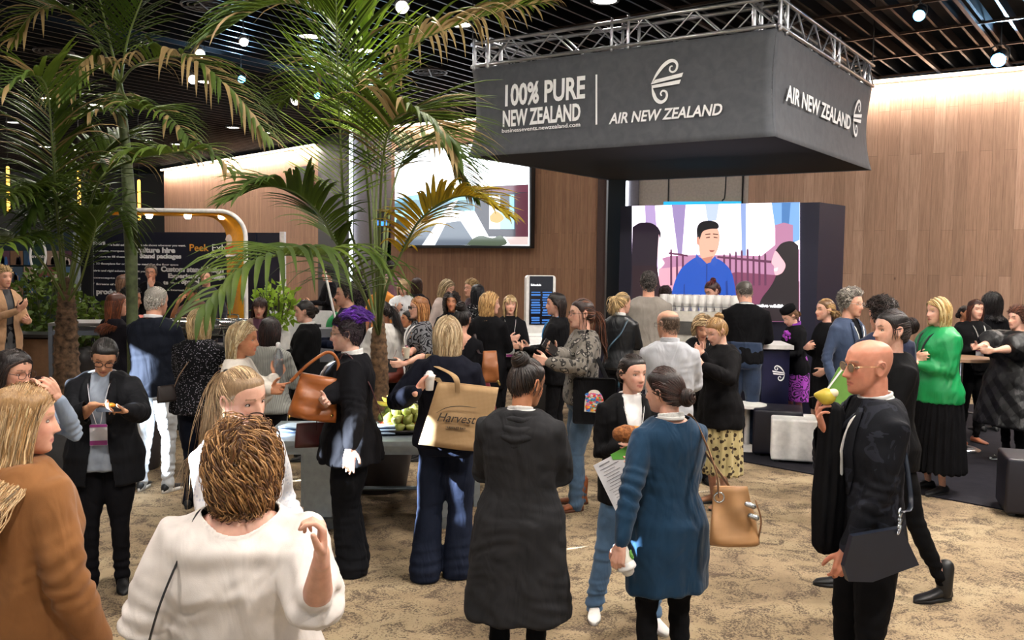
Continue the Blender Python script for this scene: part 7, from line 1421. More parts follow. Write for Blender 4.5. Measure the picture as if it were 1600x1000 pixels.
person('whiteshirt', 1048, 485, 6.8, 168, 'balding man in a pale shirt, seen from behind in the middle', m=1, hair=H_('balding', '5c4c40', '7c6a5a', n=700, pad=.004), skin='light', g=1.08, head=(42, 4, 0), tp=D(col='b4b6bc', hem=.46, off=.020, so=.018, name='shirt', fold=1.6, rough=.7), bt=D(kind='mens', col='1c1e26'), rh='front', lh='front', collar=('c0c2c8', .008, .016), specs=D(col='3a3028'))
person('laughing', 1096, 487, 8.1, 4, 'laughing woman with short wavy blonde hair, black shirt and white lanyard', hair=H_('bob', '8a7050', 'd2b68a', L=.09, n=1200, vol=.024, wave=.012, part=.02), skin='light', head=(-4, 26, 2), smile=1, tp=D(col='0e0e10', open=[(.44, -.03), (.70, -.01), (.73, .0), (.842, .04)], hem=.46, off=.016, name='shirt'), bt=D(kind='straight', col='101013'), lany=D(z=.68), rh='front', lh='front')
pf = person('floralskirt', 1128, 493, 7.35, -70, 'woman in black blazer and cream floral skirt with a messy blonde bun', hair=H_('bun', '9a7446', 'd8b07a', n=1200, tie=(0, .06, .085), br=.036, loose=30, LL=.03, pad=.012), skin='fair', head=(4, 24, 0), g=1.2, tp=D(col='111012', hem=.42, flare=1.10, off=.022, so=.020, rough=.8, name='blazer', fold=1.2), bt=D(kind='skirt', col='b8a878', pat='floral', col2='3a2c1c', hem=.18, flare=1.15, pl=.010, npl=18), rh=(1098, 553, 7.15), lh=(1100, 572, 7.0), shoe=D(col='a07050'), rk=D(d=(0, -1, .3)), lk=D(d=(0, -1, .3)))
pleo = person('leopard', 912, 466, 7.25, -80, 'woman in a leopard print blouse and jeans with a brown ponytail and glasses', hair=H_('pony', '33201a', '6e4026', PL=.30, n=1300, tie=(0, .098, .005), loose=20, LL=.18), skin='fair', g=1.12, specs=D(col='241c18'), tp=D(col='6e6860', pat='leopard', col2='9a958c', hem=.50, off=.022, so=.024, fold=1.3, name='blouse'), bt=D(kind='jeans', col='4a627c'), shoe=D(col='8a4a24', sole='5a3420', kind='boot'), rh=(868, 552, 6.95), lh=(858, 566, 6.85), rk=D(d=(.1, -.7, .7), curl=.5), lk=D(d=(0, -1, .2), curl=.8), feet=((0, .0), (-.05, .01)))
person('blacksuitw', 872, 456, 9.2, -112, 'slim woman in a black trouser suit with long straight dark hair beside the kiosk', hair=H_('long', '1c1412', '30211c', L=.24, n=1200, tuck=1, fa=85), skin='fair', head=(18, 2, 0), tp=D(col='0d0d10', hem=.44, off=.018, so=.014, name='blazer', rough=.7), bt=D(kind='straight', col='0d0d10'), rh='front', lh='front', lany=D(col='3a8ac8', z=.68, badge=0))
pk = person('bangs', 797, 460, 10.35, 6, 'woman with blonde bangs and a white lanyard over black, near the kiosk', hair=H_('bob', 'a8895c', 'd8bd90', L=.16, n=1200, fringe=.036), skin='fair', lip='c05048', tp=D(col='101013', hem=.48, name='polo'), bt=D(kind='slim', col='101013'), lany=D(z=.64), rh='cross', lh='front')
pbc = person('blondecoat', 762, 455, 9.3, 160, 'woman in a black coat with long honey blonde hair, seen from behind', hair=H_('long', '9a7444', 'd0a870', L=.22, n=1300, wave=.010, vol=.02), skin='fair', head=(-60, 2, 0), tp=D(col='0e0e11', hem=.40, off=.024, so=.020, name='coat'), bt=D(kind='slim', col='0e0e11'), rh='front', lh='front', g=1.1)
person('curls', 706, 457, 10.9, 0, 'woman with long dark curls facing the camera among the crowd', hair=H_('curly', '17100e', '2c1e1a', L=.22, n=800, curl=.012, vol=.03, fa=48, w=.005), skin='tan', tp=D(col='17181e'), bt=D(kind='slim', col='101013'))
prd = person('redbag', 722, 479, 7.9, 178, 'person with dark pinned up curls in a black top, standing behind the jute shopper', hair=H_('bun', '120d0c', '241a18', n=900, tie=(0, .05, .095), br=.045, curl=0, loose=30), skin='light', head=(-10, 4, 0), tp=D(col='101014', hem=.50, neck=(.060, .052, .01, .74)), bt=D(kind='slim', col='0e0e11'), rh='front', lh='front')
pst = person('strawberry', 657, 462, 9.0, -66, 'woman with long strawberry blonde hair and sunglasses in a black patterned dress', hair=H_('long', '9a6438', 'c8925c', L=.34, n=1200, mix=.5), skin='fair', g=1.12, specs=D(col='1a1214', tint='1c1418', r=.0024), tp=D(col='16161a', pat='paisley', col2='6a6a6e', hem=.16, flare=1.25, sleeve=.45, name='dress'), bt=D(kind='slim', col='101013'), lany=D(z=.70), rh=(640, 552, 8.7), lh=(632, 568, 8.6), rk=D(d=(.2, -.8, .2)), lk=D(d=(0, -1, .1)))
pwt = person('whitetee', 603, 469, 9.35, -150, 'woman in a loose white tee and black trousers with a long dark ponytail', hair=H_('pony', '17100e', '241a16', PL=.36, n=1000, tie=(0, .095, .03)), skin='brown', head=(52, 12, 0), g=1.12, tp=D(col='dcd8d2', sleeve=.50, so=.022, bell=1, hem=.47, boxy=.4, off=.02), bt=D(kind='straight', col='0d0d10'), rh='front', lh='front')
person('shades', 640, 484, 10.2, -70, 'dark haired person with sunglasses pushed up, between the white tee and the patterned dress', hair=H_('lowbun', '1a1210', n=600), skin='tan', specs=D(up=1, col='141214', tint='141214'), tp=D(col='121216'), bt=D(kind='slim', col='101013'))
# --- background middle
person('farwhite', 630, 433, 13.2, 4, 'blonde woman in a white jumper looking down at her phone under the wall screen', hair=H_('long', 'c0a478', 'dcc8a0', L=.24, n=1000), skin='fair', head=(0, 26, 0), tp=D(col='dfe0e2', off=.02), bt=D(kind='slim', col='101013'), rh='phone', lh='front'); pfw = PEOPLE[-1]
person('farbrown', 651, 433, 14.2, 170, 'brown haired woman in dark clothes just right of the white jumper', hair=H_('long', '33201c', '4a2e26', L=.24, n=700), tp=D(col='1c1c22'), bt=D(kind='slim', col='101013'))
person('faryellow', 598, 429, 14.4, 168, 'grey blonde person in an orange yellow top seen from behind by the doorway', hair=H_('bob', '9a8668', 'c0ac88', L=.12, n=700), tp=D(col='d88c3c', sleeve=.5), bt=D(kind='slim', col='24242c'))
person('farpink', 610, 408, 20.5, 180, 'person in a dusky pink jacket walking away through the far doorway', hair=H_('short', '2a1c1c', n=400), tp=D(col='8a6474', hem=.47, name='jacket'), bt=D(kind='slim', col='101013'), lod=.35)
person('fardark', 558, 416, 17.5, 176, 'long haired woman in a dark flecked dress standing near the grey doorway', hair=H_('long', '33241c', '4c3628', L=.24, n=500), tp=D(col='17171c', pat='dots', col2='6a5a5c', hem=.35, name='dress'), bt=D(kind='slim', col='101013'))
person('farchef', 514, 417, 16.5, -60, 'dark haired person in black with a blue patterned apron beside the far wooden wall', hair=H_('short', '120e0c', n=400), skin='light', tp=D(col='0d0d12'), bt=D(kind='skirt', col='123048', pat='paisley', col2='2c6a9a', hem=.3, flare=1.05), rh='front', lh='front')
person('mid1', 694, 434, 12.3, 60, 'woman with streaked light hair behind the dark curls', hair=H_('bob', '8a7656', 'cbb48c', L=.16, n=900, vol=.02), skin='fair', head=(0, 20, 0), tp=D(col='b4a49c'), bt=D(kind='slim', col='22222a'))
person('mid2', 738, 437, 13.0, -60, 'short haired blonde woman with glasses further back beside long black hair', hair=H_('short', '94784e', 'b89a6c', n=700, ln=.06), skin='light', specs=D(col='3a3030'), tp=D(col='3a2c34'), bt=D(kind='slim', col='101013'))
person('mid3', 746, 443, 11.6, 160, 'woman with long straight black hair in a black and white print', hair=H_('long', '0f0f12', '1a1a20', L=.30, n=900), tp=D(col='141418', pat='dots', col2='c8c4c0'), bt=D(kind='slim', col='101013'))
person('navyjacket', 543, 441, 9.3, -76, 'dark haired man in a navy jacket facing left behind the purple hair', m=1, hair=H_('short', '1e1714', '332822', n=900, ln=.035), skin='light', tp=D(col='141a2c', off=.018, name='jacket'), bt=D(kind='mens', col='101014'), rh='front', lh='front', g=1.1)
person('greentop', 531, 458, 11.2, -100, 'person in a bright green top mostly hidden behind the navy jacket', hair=H_('short', '241a16', n=400), tp=D(col='168a48', off=.02), bt=D(kind='mens', col='101014'), g=1.25, rh='front', lh='down')
person('blackdress', 480, 468, 8.9, -84, 'woman in a loose black dress with dark bun and white collar, facing left', hair=H_('lowbun', '17110e', '2a1e18', n=1100, tie=(0, .095, .0), loose=10), skin='fair', g=1.12, head=(0, 6, 0), tp=D(col='0c0c0e', hem=.20, flare=1.3, off=.026, so=.026, name='dress'), bt=D(kind='slim', col='0c0c0e'), rh='front', lh='front', collar=('dcd8d4', .010, .012))
pgs = person('greystripe', 420, 494, 7.15, 170, 'woman in a pale grey striped jacket with long smooth dark hair, seen from behind', hair=H_('long', '1c1211', '38201c', L=.19, n=1500, vol=.016, w=.0036), skin='light', head=(-8, 4, 0), tp=D(col='8e8e88', pat='stripe', col2='6c6c68', hem=.50, flare=1.15, off=.018, so=.022, name='jacket', fold=1.3), bt=D(kind='slim', col='101013'), rh='front', lh='front')
person('bangs2', 404, 462, 9.7, 12, 'woman with brown hair and a full fringe in a beige jacket, under the drooping frond', hair=H_('long', '2c1a16', '4c2e24', L=.24, n=1000, fringe=.030), skin='light', lip='b03c3c', head=(0, 12, 8), tp=D(col='8a7468', open=OPEN, hem=.45, name='jacket', off=.02), inner=D(col='5a3a48'), bt=D(kind='slim', col='22222a'), rh='front', lh='front')
pbt = person('bottlew', 374, 501, 5.75, 96, 'smiling blonde woman in a cream knit pointing and holding a water bottle', hair=H_('long', 'b09468', 'dcc8a4', L=.24, n=1600, tuck=1, fa=78, vol=.018, w=.0034), skin='tan', lip='c04c48', brow='8a6a48', smile=1, head=(0, 4, 0), tp=D(col='cdc6bc', off=.020, so=.024, hem=.48, name='jumper', boxy=.3), bt=D(kind='straight', col='22283a'), lh=(425, 612, 5.45), rh=(428, 592, 5.7), rk=D(d=(.3, -.5, .75), n=(.6, .3, 0), curl=.55), lk=D(d=(0, -1, .2), n=(-1, 0, .3), curl=.6, point=True))
pdt = person('dottedb', 310, 482, 7.1, 176, 'woman in a black dotted blouse with a blonde bob and crossbody bag, seen from behind', hair=H_('bob', 'a08458', 'd8bf94', L=.15, n=1500, vol=.022, w=.0036), skin='fair', g=1.18, tp=D(col='0e0e11', pat='flecks', col2='9a96a0', hem=.48, flare=1.12, off=.020, so=.024, name='blouse'), bt=D(kind='straight', col='101420'), rh='front', lh='front')
person('navysweater', 240, 449, 7.6, 172, 'grey haired man in a navy sweater, pale trousers and dark sneakers, seen from behind', m=1, hair=H_('short', 'a8a39a', 'd0ccc4', n=1300, ln=.022, lift=.006, pad=.010), skin='light', g=1.10, head=(-18, 6, 0), tp=D(col='141822', hem=.47, off=.020, so=.020, boxy=.25, name='sweater', fold=1.3), bt=D(kind='mens', col='c8ccd0', cr=1.2), shoe=D(col='16181c', sole='e4e2de', sh=.03), collar=('d8d8dc', .008, .012), rh='front', lh='front', feet=((0, .015), (-.01, .02)))
person('auburn', 178, 456, 8.6, 150, 'woman with long auburn hair in front of the slender palm', hair=H_('long', '5a2e1c', '8a4c2c', L=.36, n=1300, wave=.008), skin='light', head=(-30, 4, 0), tp=D(col='1c1a20', hem=.45), bt=D(kind='slim', col='101014'), rh='front', lh='front')
person('darkman', 200, 448, 9.5, 96, 'dark haired man in profile behind the long auburn hair', m=1, hair=H_('short', '120e0c', '1e1714', n=900, ln=.035, lift=.02, beard='2a1e18'), skin='tan', head=(0, 8, 0), tp=D(col='16161c'), bt=D(kind='mens', col='14141a'))
person('brownfar', 192, 428, 12.6, 110, 'woman with brown straight hair and a pale top by the lettered wall', hair=H_('long', '5c4030', '7a5a42', L=.2, n=700), skin='light', tp=D(col='c8786c'), bt=D(kind='slim', col='20242c'), rh='front', lh='front')
person('chinman', 236, 414, 15.2, 10, 'man in black suit and glasses, hand on chin, before the lettered wall', m=1, hair=H_('short', '6c6660', '8c867e', n=500), skin='light', specs=D(col='2a2420'), tp=D(col='0e0e12', open=SUIT, off=.018, name='suit_jacket'), inner=D(col='dcdce0'), bt=D(kind='mens', col='0e0e12'), rh='cross', lh='chin', lod=.6)
person('boothman', 322, 421, 14.2, 6, 'dark haired man facing the camera behind the chafing dishes', m=1, hair=H_('short', '1c1614', n=500), skin='light', tp=D(col='2a2a32'), bt=D(kind='mens', col='14141a'), lod=.6)
person('drinker', 305, 441, 12.2, -20, 'man with receding dark hair raising a cup to his mouth beside the buffet', m=1, hair=H_('short', '1a1412', n=500), skin='tan', head=(-30, 10, 0), tp=D(col='4a2c24', sleeve=.4), bt=D(kind='mens', col='14141a'), rh='mouth', lh='front', lod=.6)
peat = person('eater', 12, 541, 4.3, 72, 'dark haired woman with glasses eating a roll at the far left edge', hair=H_('bob', '1e1614', '33241e', L=.12, n=1200), skin='light', head=(0, 10, 0), specs=D(col='4a3028'), tp=D(col='8a98ac', off=.018), bt=D(kind='slim', col='15171c'), rh='mouth', lh='mouth', rk=D(curl=.6), lk=D(curl=.6))
person('tanfar', 4, 416, 10.9, 60, 'woman in a long camel coat with short fair hair beside the left booth', hair=H_('short', '94784e', 'c0a06c', n=700, ln=.06), skin='light', tp=D(col='b08a68', hem=.3, off=.026, name='coat', open=OPEN), inner=D(col='4a4a4c', hem=.3, flare=.95), bt=D(kind='slim', col='1c1c20'), rh='phone', lh='front'); ptf = PEOPLE[-1]
# ---------------------------------------------------------------- bags, cups and other things in hands
def facing(v): return math.atan2(v[0], -v[1])
jute = wood_mat  # placeholder name kept local
def jute_mat():
    m, nt, b = newmat('jute weave'); L = nt.links; w1 = nd(nt, 'ShaderNodeTexWave', Scale=70.0, Distortion=1.0); w2 = nd(nt, 'ShaderNodeTexWave', Scale=70.0, Distortion=1.0); w2.bands_direction = 'Z'; v = mapping(nt); L.new(v, w1.inputs[0]); L.new(v, w2.inputs[0])
    s = nd(nt, 'ShaderNodeMath', _operation='MULTIPLY'); L.new(w1.outputs[1], s.inputs[0]); L.new(w2.outputs[1], s.inputs[1]); L.new(ramp(nt, s.outputs[0], [(0, srgb('a08058')), (1, srgb('c8a880'))]), b.inputs['Base Color']); b.inputs['Roughness'].default_value = .9; bump(nt, b, s.outputs[0], .3, .003); return m
JM = jute_mat()
# jute shopper
c = at(708, 697, 5.38); o = empty('jute_shopper', c, R(-6), 'large jute shopper with script lettering hanging from the navy shoulder', 'bag'); w_, h_, d_ = .36, .385, .14; q = MB(); rg = []
x0 = -.205; V = []; nu, nv = 14, 12
def shell(sgn):
    V = []
    for j in range(nv):
        for i in range(nu): u, v = i / (nu - 1), j / (nv - 1); x = (u - .5) * w_ * (1.12 - .12 * v) + .03 * v; y = sgn * d_ / 2 * (1 - .55 * v) * (.75 + .25 * math.sin(u * math.pi)) + .006 * math.sin(u * 7 + v * 5); V.append((x, y, v * h_ + .03 * (u - .5)))
    return V
f_, b__ = shell(-1), shell(1); q.add(f_ + b__, np.vstack([grid_quads(nv, nu, False)[:, ::-1], grid_quads(nv, nu, False) + nu * nv, [(i, i + 1, nu * nv + i + 1, nu * nv + i) for i in range(nu - 1)], [(j * nu, nu * nv + j * nu, nu * nv + (j + 1) * nu, (j + 1) * nu) for j in range(nv - 1)], [(j * nu + nu - 1, (j + 1) * nu + nu - 1, nu * nv + (j + 1) * nu + nu - 1, nu * nv + j * nu + nu - 1) for j in range(nv - 1)]]))
q.xf(Matrix.Rotation(R(9), 4, 'Y')); o2 = build(q, 'bag_body', JM, o); o2.modifiers.new('t', 'SOLIDIFY').thickness = .003
inkd = plain('dark print', '3a3028', .7); Mt = Matrix.Rotation(R(9), 4, 'Y') @ Matrix.Translation((-.115, -.083, .15)) @ Matrix.Rotation(R(90), 4, 'X') @ Matrix.Rotation(R(6), 4, 'Z')
text('Harvest', inkd, o, Mt @ Matrix.Translation((0, 0, -.004)), .075, shear=.4, fit=.235, depth=.004); text('HAWKES BAY', inkd, o, Mt @ Matrix.Translation((.06, -.04, -.004)), .02, fit=.12, depth=.004); q = MB(); stroke(q, [(.0, .05), (.06, .085), (.14, .10), (.24, .10)], [.002, .004, .004, .001], th=.008); build(q, 'lettering', inkd, o, False).matrix_local = Mt @ Matrix.Translation((0, 0, -.004))
sh = W(pt_, (-.075, .012, .828)); sh = W(pt_, (.062, 0, .838)); top1, top2 = c + Vector((-.06, -.035, h_ + .02)), c + Vector((.05, -.035, h_ + .0))
bandw(o, [c + Vector((.03, -.045, h_ - .05)), c + Vector((.005, -.05, h_ + .05)), sh + Vector((.0, -.06, -.03)), sh + Vector((-.02, .0, .02)), sh + Vector((-.03, .08, -.04)), c + Vector((-.09, .05, h_))], .017, JM, 'handle', .003, side=(1, .1, 0))
# tan leather bag of the purple haired person
c = at(487, 655, 5.42); o = bag('leather_handbag', c, R(12), .30, .27, .15, leather('a8602c', .35), 'orange tan leather handbag on the arm of the purple haired person', .74, seed=4, tilt=R(10), slouch=.03); q = MB(); tube(q, crom([(-.12, -.02, .24), (-.02, -.03, .34), (.10, .0, .41), (.16, .02, .34), (.14, .02, .22)]), .010, 8); build(q, 'handle', leather('a8602c', .35), o)
for x_ in (-.13, .12): q = MB(); ball(q, (x_, -.06, .03), .010, 8, 6); build(q, 'stud', plain('gold', 'c8a45c', .25, .9), o)
sh = W(pp, (.07, -.01, .835)); o = bag('burgundy_bag', at(492, 698, 5.75), R(20), .26, .16, .09, leather('4a1c1c'), 'dark burgundy shoulder bag hanging behind the tan handbag', .9, seed=5)
bandw(o, [W(pp, (-.02, -.13, .55)), W(pp, (.03, -.11, .68)), W(pp, (.068, -.045, .80)), sh + Vector((0, 0, .035)), W(pp, (.09, .07, .76)), W(pp, (.07, .13, .60))], .009, leather('4a1c1c'), 'strap', .003)
# slouchy tan bag of the woman in teal
c = at(1148, 850, 3.92); o = bag('slouchy_shoulder_bag', c, R(-18), .22, .26, .15, leather('b08458', .45), 'slouchy tan leather shoulder bag with a ring strap on the teal dress', .68, seed=7, slouch=.045, tilt=R(-6), p=2.5); rp_ = c + Vector((-.085, -.03, .22))
q = MB(); tube(q, [(rp_.x + .022 * math.cos(t), rp_.y - .01, rp_.z + .022 * math.sin(t)) for t in np.linspace(0, 6.2832, 17)], .004, 6, cap=False); q.xf((Matrix.Translation(o.location) @ Matrix.Rotation(R(-18), 4, 'Z')).inverted()); build(q, 'ring', plain('steel ring', 'b0b0b0', .25, .9), o)
sh = W(pb, (-.072, 0, .83)); bandw(o, [rp_, rp_ + Vector((-.02, -.02, .12)), sh + Vector((.03, -.07, -.03)), sh + Vector((0, 0, .022)), sh + Vector((.02, .07, -.06)), c + Vector((.0, .06, .22))], .016, leather('8a6444', .45), 'strap', .003)
for x_, z_ in ((.06, .20), (.075, .15)): q = MB(); tube(q, [(x_ - .01, -.055, z_), (x_ + .018, -.05, z_ - .01)], .012, 8); build(q, 'buckle', plain('steel ring', 'b0b0b0', .25, .9), o)
q = MB(); tube(q, crom([(.085, .0, .20), (.11, 0, .12), (.10, 0, .03)]), .010, 8, r2=.004); build(q, 'tassel', leather('8a6444', .45), o)
cup(pb, 'l', 'white takeaway cup with a green mark in the hand of the woman in teal', 'e8e4d8', '5c9a3c', up=(.35, -.1, -1))
# black printed tote
c = at(928, 660, 6.95); o = empty('canvas_tote', c, R(-8), 'black canvas tote with a colourful jar print on the leopard blouse', 'bag'); q = MB(); rbox(q, (0, 0, .17), (.33, .07, .36), .02, n=3); build(q, 'bag_body', fabric('0d0d0f'), o)
sh = W(pleo, (.08, 0, .83)); bandw(o, [c + Vector((-.10, -.02, .33)), c + Vector((-.06, -.05, .5)), sh + Vector((-.02, -.05, -.02)), sh + Vector((0, .02, .025)), sh + Vector((.05, .06, -.1)), c + Vector((.10, .02, .33))], .020, fabric('0d0d0f'), 'handle', .003)
cl = ['d8402c', 'e8a02c', '3c78c8', 'e8e0d0', '3c9a5c', 'd86a9a']; q = MB(); rs_ = random.Random(4); flat(q, smoothp([(-.075, -.08), (-.07, .02), (-.045, .07), (-.02, .09), (.02, .09), (.045, .07), (.07, .02), (.075, -.08), (0, -.085), (-.075, -.08)], 3), 0, .002, 3)
for i in range(150): x_, z_ = rs_.uniform(-.062, .062), rs_.uniform(-.072, .06); r_ = rs_.uniform(.006, .014); flat(q, [(x_ + r_ * math.cos(t), z_ + r_ * math.sin(t) * .8) for t in np.linspace(0, 6.28, 9)[:-1]], .002 + i * .00005, .0015, rs_.randrange(6))
b2 = build(q, 'print', [plain('print ' + k, k, .7) for k in cl], o, False); b2.matrix_local = Matrix.Translation((.0, -.037, .17)) @ Matrix.Rotation(R(90), 4, 'X')
phone(pleo, 'r', 'mobile phone in the hand of the woman in leopard print')
# navy portfolio, dark bag, folded jacket and pear of the bald man
c = at(1372, 892, 3.45); o = empty('portfolio_bag', c, R(6), 'flat navy crocodile portfolio hanging under the arm of the bald man', 'bag'); q = MB(); pts = [(-.14, .02), (-.11, .14), (.09, .17), (.17, .02), (-.02, -.045), (-.12, -.04)]; prism(q, pts, .03); b3 = build(q, 'bag_body', leather('141a28', .35), o, False)
q = MB(); sh = W(pm, (-.04, .05, .83)); Ic = (Matrix.Translation(c) @ Matrix.Rotation(R(6), 4, 'Z')).inverted()
for t in range(7): a_ = .07 + .004 * (t % 2); tube(q, [(a_, -.01, .15 + t * .014), (a_ + .008, -.006, .163 + t * .014)], .006, 6)
build(q, 'chain', plain('silver chain', 'c0c4c8', .2, .95), o)
bandw(o, [c + Vector((.075, -.02, .24)), W(pm, (.125, .035, .62)), W(pm, (.085, .03, .76)), W(pm, (.05, .0, .845)), W(pm, (.02, -.075, .79)), W(pm, (-.04, -.095, .70))], .010, leather('141a28', .35), 'strap', .002)
c = at(1296, 742, 3.72); o = empty('carried_jacket', c, R(4), 'black jacket hanging over the forearm of the bald man', 'jacket'); q = MB(); rg = [(0, 0, z, w_, d_) for z, w_, d_ in ((-.34, .03, .02), (-.30, .06, .035), (-.10, .068, .045), (.12, .055, .05), (.25, .05, .05), (.29, .04, .045), (.31, .02, .02))]; loft(q, rg, 36, 2.4); m2 = remeshed(q, .009); V = get_v(m2); V = smooth(m2, V, 3); N_ = V / (np.linalg.norm(V[:, :2], axis=1)[:, None] + .01); V[:, :2] += N_[:, :2] * (.007 * np.sin(np.arctan2(V[:, 0], V[:, 1]) * 7 + V[:, 2] * 4))[:, None]; set_v(m2, V); shade_smooth(m2); link('cloth', m2, fabric('0b0b0e', rough=.7), o)
a = pm['arms']['r']; c = pm['loc'] @ (a['W'] + a['d'] * .10 + a['palm'] * .045) + Vector((-.01, -.01, .045)); o = empty('pear', c, 0, 'yellow green pear with a bite taken, held up by the bald man', 'pear'); q = fruit('pear'); q.xf(Matrix.Rotation(R(-82), 4, 'Y') @ Matrix.Scale(.95, 4)); build(q, 'flesh_skin', fmat('ripe pear', 'a8942c', 'c4b040'), o); q = MB(); ball(q, (.030, -.014, .016), (.022, .016, .018), 10, 7); build(q, 'bite', plain('pear flesh', 'e8dcb8', .5), o); q = MB(); tube(q, [(-.040, 0, 0), (-.065, 0, -.006)], .0018, 5); build(q, 'stem', plain('stem', '4a3420'), o)
# green folder carried by the striding woman
c = at(1338, 610, 5.05); o = empty('folder', c, R(-12), 'lime green folder with a white outline mark held behind the pear', 'folder'); q = MB(); prism(q, [(-.20, -.06), (.06, -.12), (.17, -.06), (-.02, .14), (-.09, .135)], .008, Matrix.Rotation(R(-4), 4, 'Y')); build(q, 'cover', plain('lime card', '6c9c44', .5), o, False); q = MB(); stroke(q, [(-.19, -.05), (-.07, .135)], [.010, .010]); build(q, 'white_edge', ink, o, False).matrix_local = Matrix.Translation((0, -.004, 0)) @ Matrix.Rotation(R(90), 4, 'X'); q = MB(); stroke(q, [(.02, -.07), (.0, -.05), (.02, -.035), (.12, -.05)], [.007, .007, .007, .007]); build(q, 'printed_mark', ink, o, False).matrix_local = Matrix.Translation((0, -.004, 0)) @ Matrix.Rotation(R(90), 4, 'X')
# woman with folded arms: paper sheets and soft toy roll
c = at(974, 752, 4.62); o = empty('paper_sheets', c, R(8), 'white printed sheets with a green corner held below the folded arms', 'papers'); Mp = Matrix.Rotation(R(-27), 4, 'Y'); q = MB(); prism(q, [(-.105, -.15), (.105, -.15), (.105, .15), (-.105, .15)], .004, Mp); build(q, 'sheet', plain('paper white', 'e4e4e8', .6), o, False); q = MB(); prism(q, [(-.0, .13), (.105, .08), (.105, .16), (-.0, .16)], .002, Mp @ Matrix.Translation((0, -.003, 0))); build(q, 'green_corner', plain('green print', '6ab850', .5), o, False)
q = MB(); rs_ = random.Random(2)
for i in range(14): box(q, (-.085 + .05 + rs_.uniform(-.005, .005), -.003, .11 - i * .017), (.09 + rs_.uniform(-.03, .02), .001, .003))
box(q, (-.05, -.003, .132), (.06, .001, .007)); q.xf(Mp); build(q, 'printed_text', plain('grey print', '8a8a90', .6), o, False)
a = pj['arms']['r']; c = at(990, 680, 4.60); o = empty('snack_roll', c, R(10), 'brown and orange fuzzy roll with an orange band resting on the folded arms', 'roll'); q = MB(); tube(q, crom([(-.085, 0, .008), (-.05, 0, .012), (.01, 0, 0)]), [.040] * 3 + [.047] * 8 + [.045] * (6), 20) if 0 else tube(q, [(-.075, 0, .008), (-.05, 0, .010), (.0, 0, .002)], [.040, .047, .046], 22)
m, nt, b = newmat('brown pile'); n = nd(nt, 'ShaderNodeTexNoise', Scale=60.0, Detail=4.0); nt.links.new(mapping(nt), n.inputs['Vector']); nt.links.new(ramp(nt, n.outputs[0], [(.3, srgb('5c3418')), (.7, srgb('a86a38'))]), b.inputs['Base Color']); bump(nt, b, n.outputs[0], .9, .01); b.inputs['Roughness'].default_value = .95; build(q, 'roll_end', m, o)
q = MB(); tube(q, [(.0, 0, .002), (.03, 0, -.004), (.07, 0, -.012)], [.048, .049, .046], 22); build(q, 'orange_band', plain('orange felt', 'c88438', .8, noise=.12), o); q = MB(); tube(q, [(.07, 0, -.012), (.085, 0, -.015)], [.040, .036], 18); build(q, 'end_face', plain('green brown felt', '5a5a30', .9, noise=.3), o)
# small things
cup(pt_, 'l', 'small white cup held out by the woman with the jute shopper', sc=.82, up=(0, 0, 1))
c_ = pbt['arms']['r']['cen']; o = empty('water_bottle', c_ + Vector((.0, -.02, .06)), 0, 'clear plastic water bottle held by the blonde woman in cream knit', 'bottle'); q = MB(); tube(q, [(0, 0, -.10), (0, 0, -.09), (0, 0, .04), (0, 0, .07), (0, 0, .085)], [.026, .030, .030, .014, .013], 20); m, nt, b = newmat('clear plastic'); b.inputs['Base Color'].default_value = (.9, .95, 1, 1); b.inputs['Roughness'].default_value = .08; b.inputs['Transmission Weight'].default_value = .85; b.inputs['IOR'].default_value = 1.2; build(q, 'bottle_body', m, o); q = MB(); tube(q, [(0, 0, .085), (0, 0, .105)], .015, 14); build(q, 'cap', plain('white cap', 'e8e8e8', .4), o)
a, b_ = pg['arms']['r'], pg['arms']['l']; c_ = (a['cen'] + b_['cen']) / 2 + Vector((.02, -.03, .0)); o = empty('snack_dish', c_, R(10), 'small black snack dish with a yellow bite held by the woman in glasses', 'snack'); q = MB(); rbox(q, (0, 0, 0), (.13, .07, .022), .01); build(q, 'dish', plain('black card', '15151a', .5), o, False); q = MB(); ball(q, (.0, 0, .020), (.030, .022, .014), 12, 7); build(q, 'food', plain('golden pastry', 'd8982c', .5), o)
a = peat['arms']['l']; c_ = peat['loc'] @ (peat['Mh'] @ Vector((0, -.135, -.075))); o = empty('filled_roll', c_, R(70), 'half eaten roll in a white napkin, held at the far left edge', 'food'); q = MB(); loft(q, [(0, 0, z, w_, d_) for z, w_, d_ in ((-.02, .05, .030), (.0, .056, .036), (.016, .05, .032), (.028, .03, .02))], 20); build(q, 'bread', plain('bread crust', 'b8783c', .7), o); q = MB(); rbox(q, (0, 0, -.03), (.13, .10, .03), .01); build(q, 'napkin', plain('paper napkin', 'e8e6e2', .8), o, False)
phone(ptf, 'r', 'dark phone in the hand of the woman in the long camel coat'); phone(pfw, 'r', 'dark phone held by the blonde woman in the white jumper'); phone(pk, 'l', 'lit phone in the hand of the woman with blonde bangs', on=True)
c_ = pst['arms']['l']['cen']; o = empty('clutch_folder', c_ + Vector((-.06, -.03, -.02)), R(20), 'black folder held in front of the patterned dress', 'folder'); q = MB(); prism(q, [(-.14, -.07), (.06, -.06), (.10, .06), (-.04, .07)], .012); build(q, 'cover', black, o, False); cup(pst, 'r', 'small cream cup in the hand of the woman with strawberry blonde hair', 'e0d8c4', lid=False)
o = bag('red_shoulder_bag', at(585 + 30, 598, 9.15), R(20), .24, .17, .08, leather('6a2c20'), 'rust red bag at the hip of the woman in the white tee', .85, seed=9); sh = W(pwt, (-.06, 0, .83)); bandw(o, [o.location + Vector((-.05, 0, .16)), sh + Vector((.05, -.09, -.2)), sh + Vector((0, 0, .03)), sh + Vector((.03, .08, -.2)), o.location + Vector((.05, .03, .16))], .006, leather('6a2c20'), 'strap', .002)
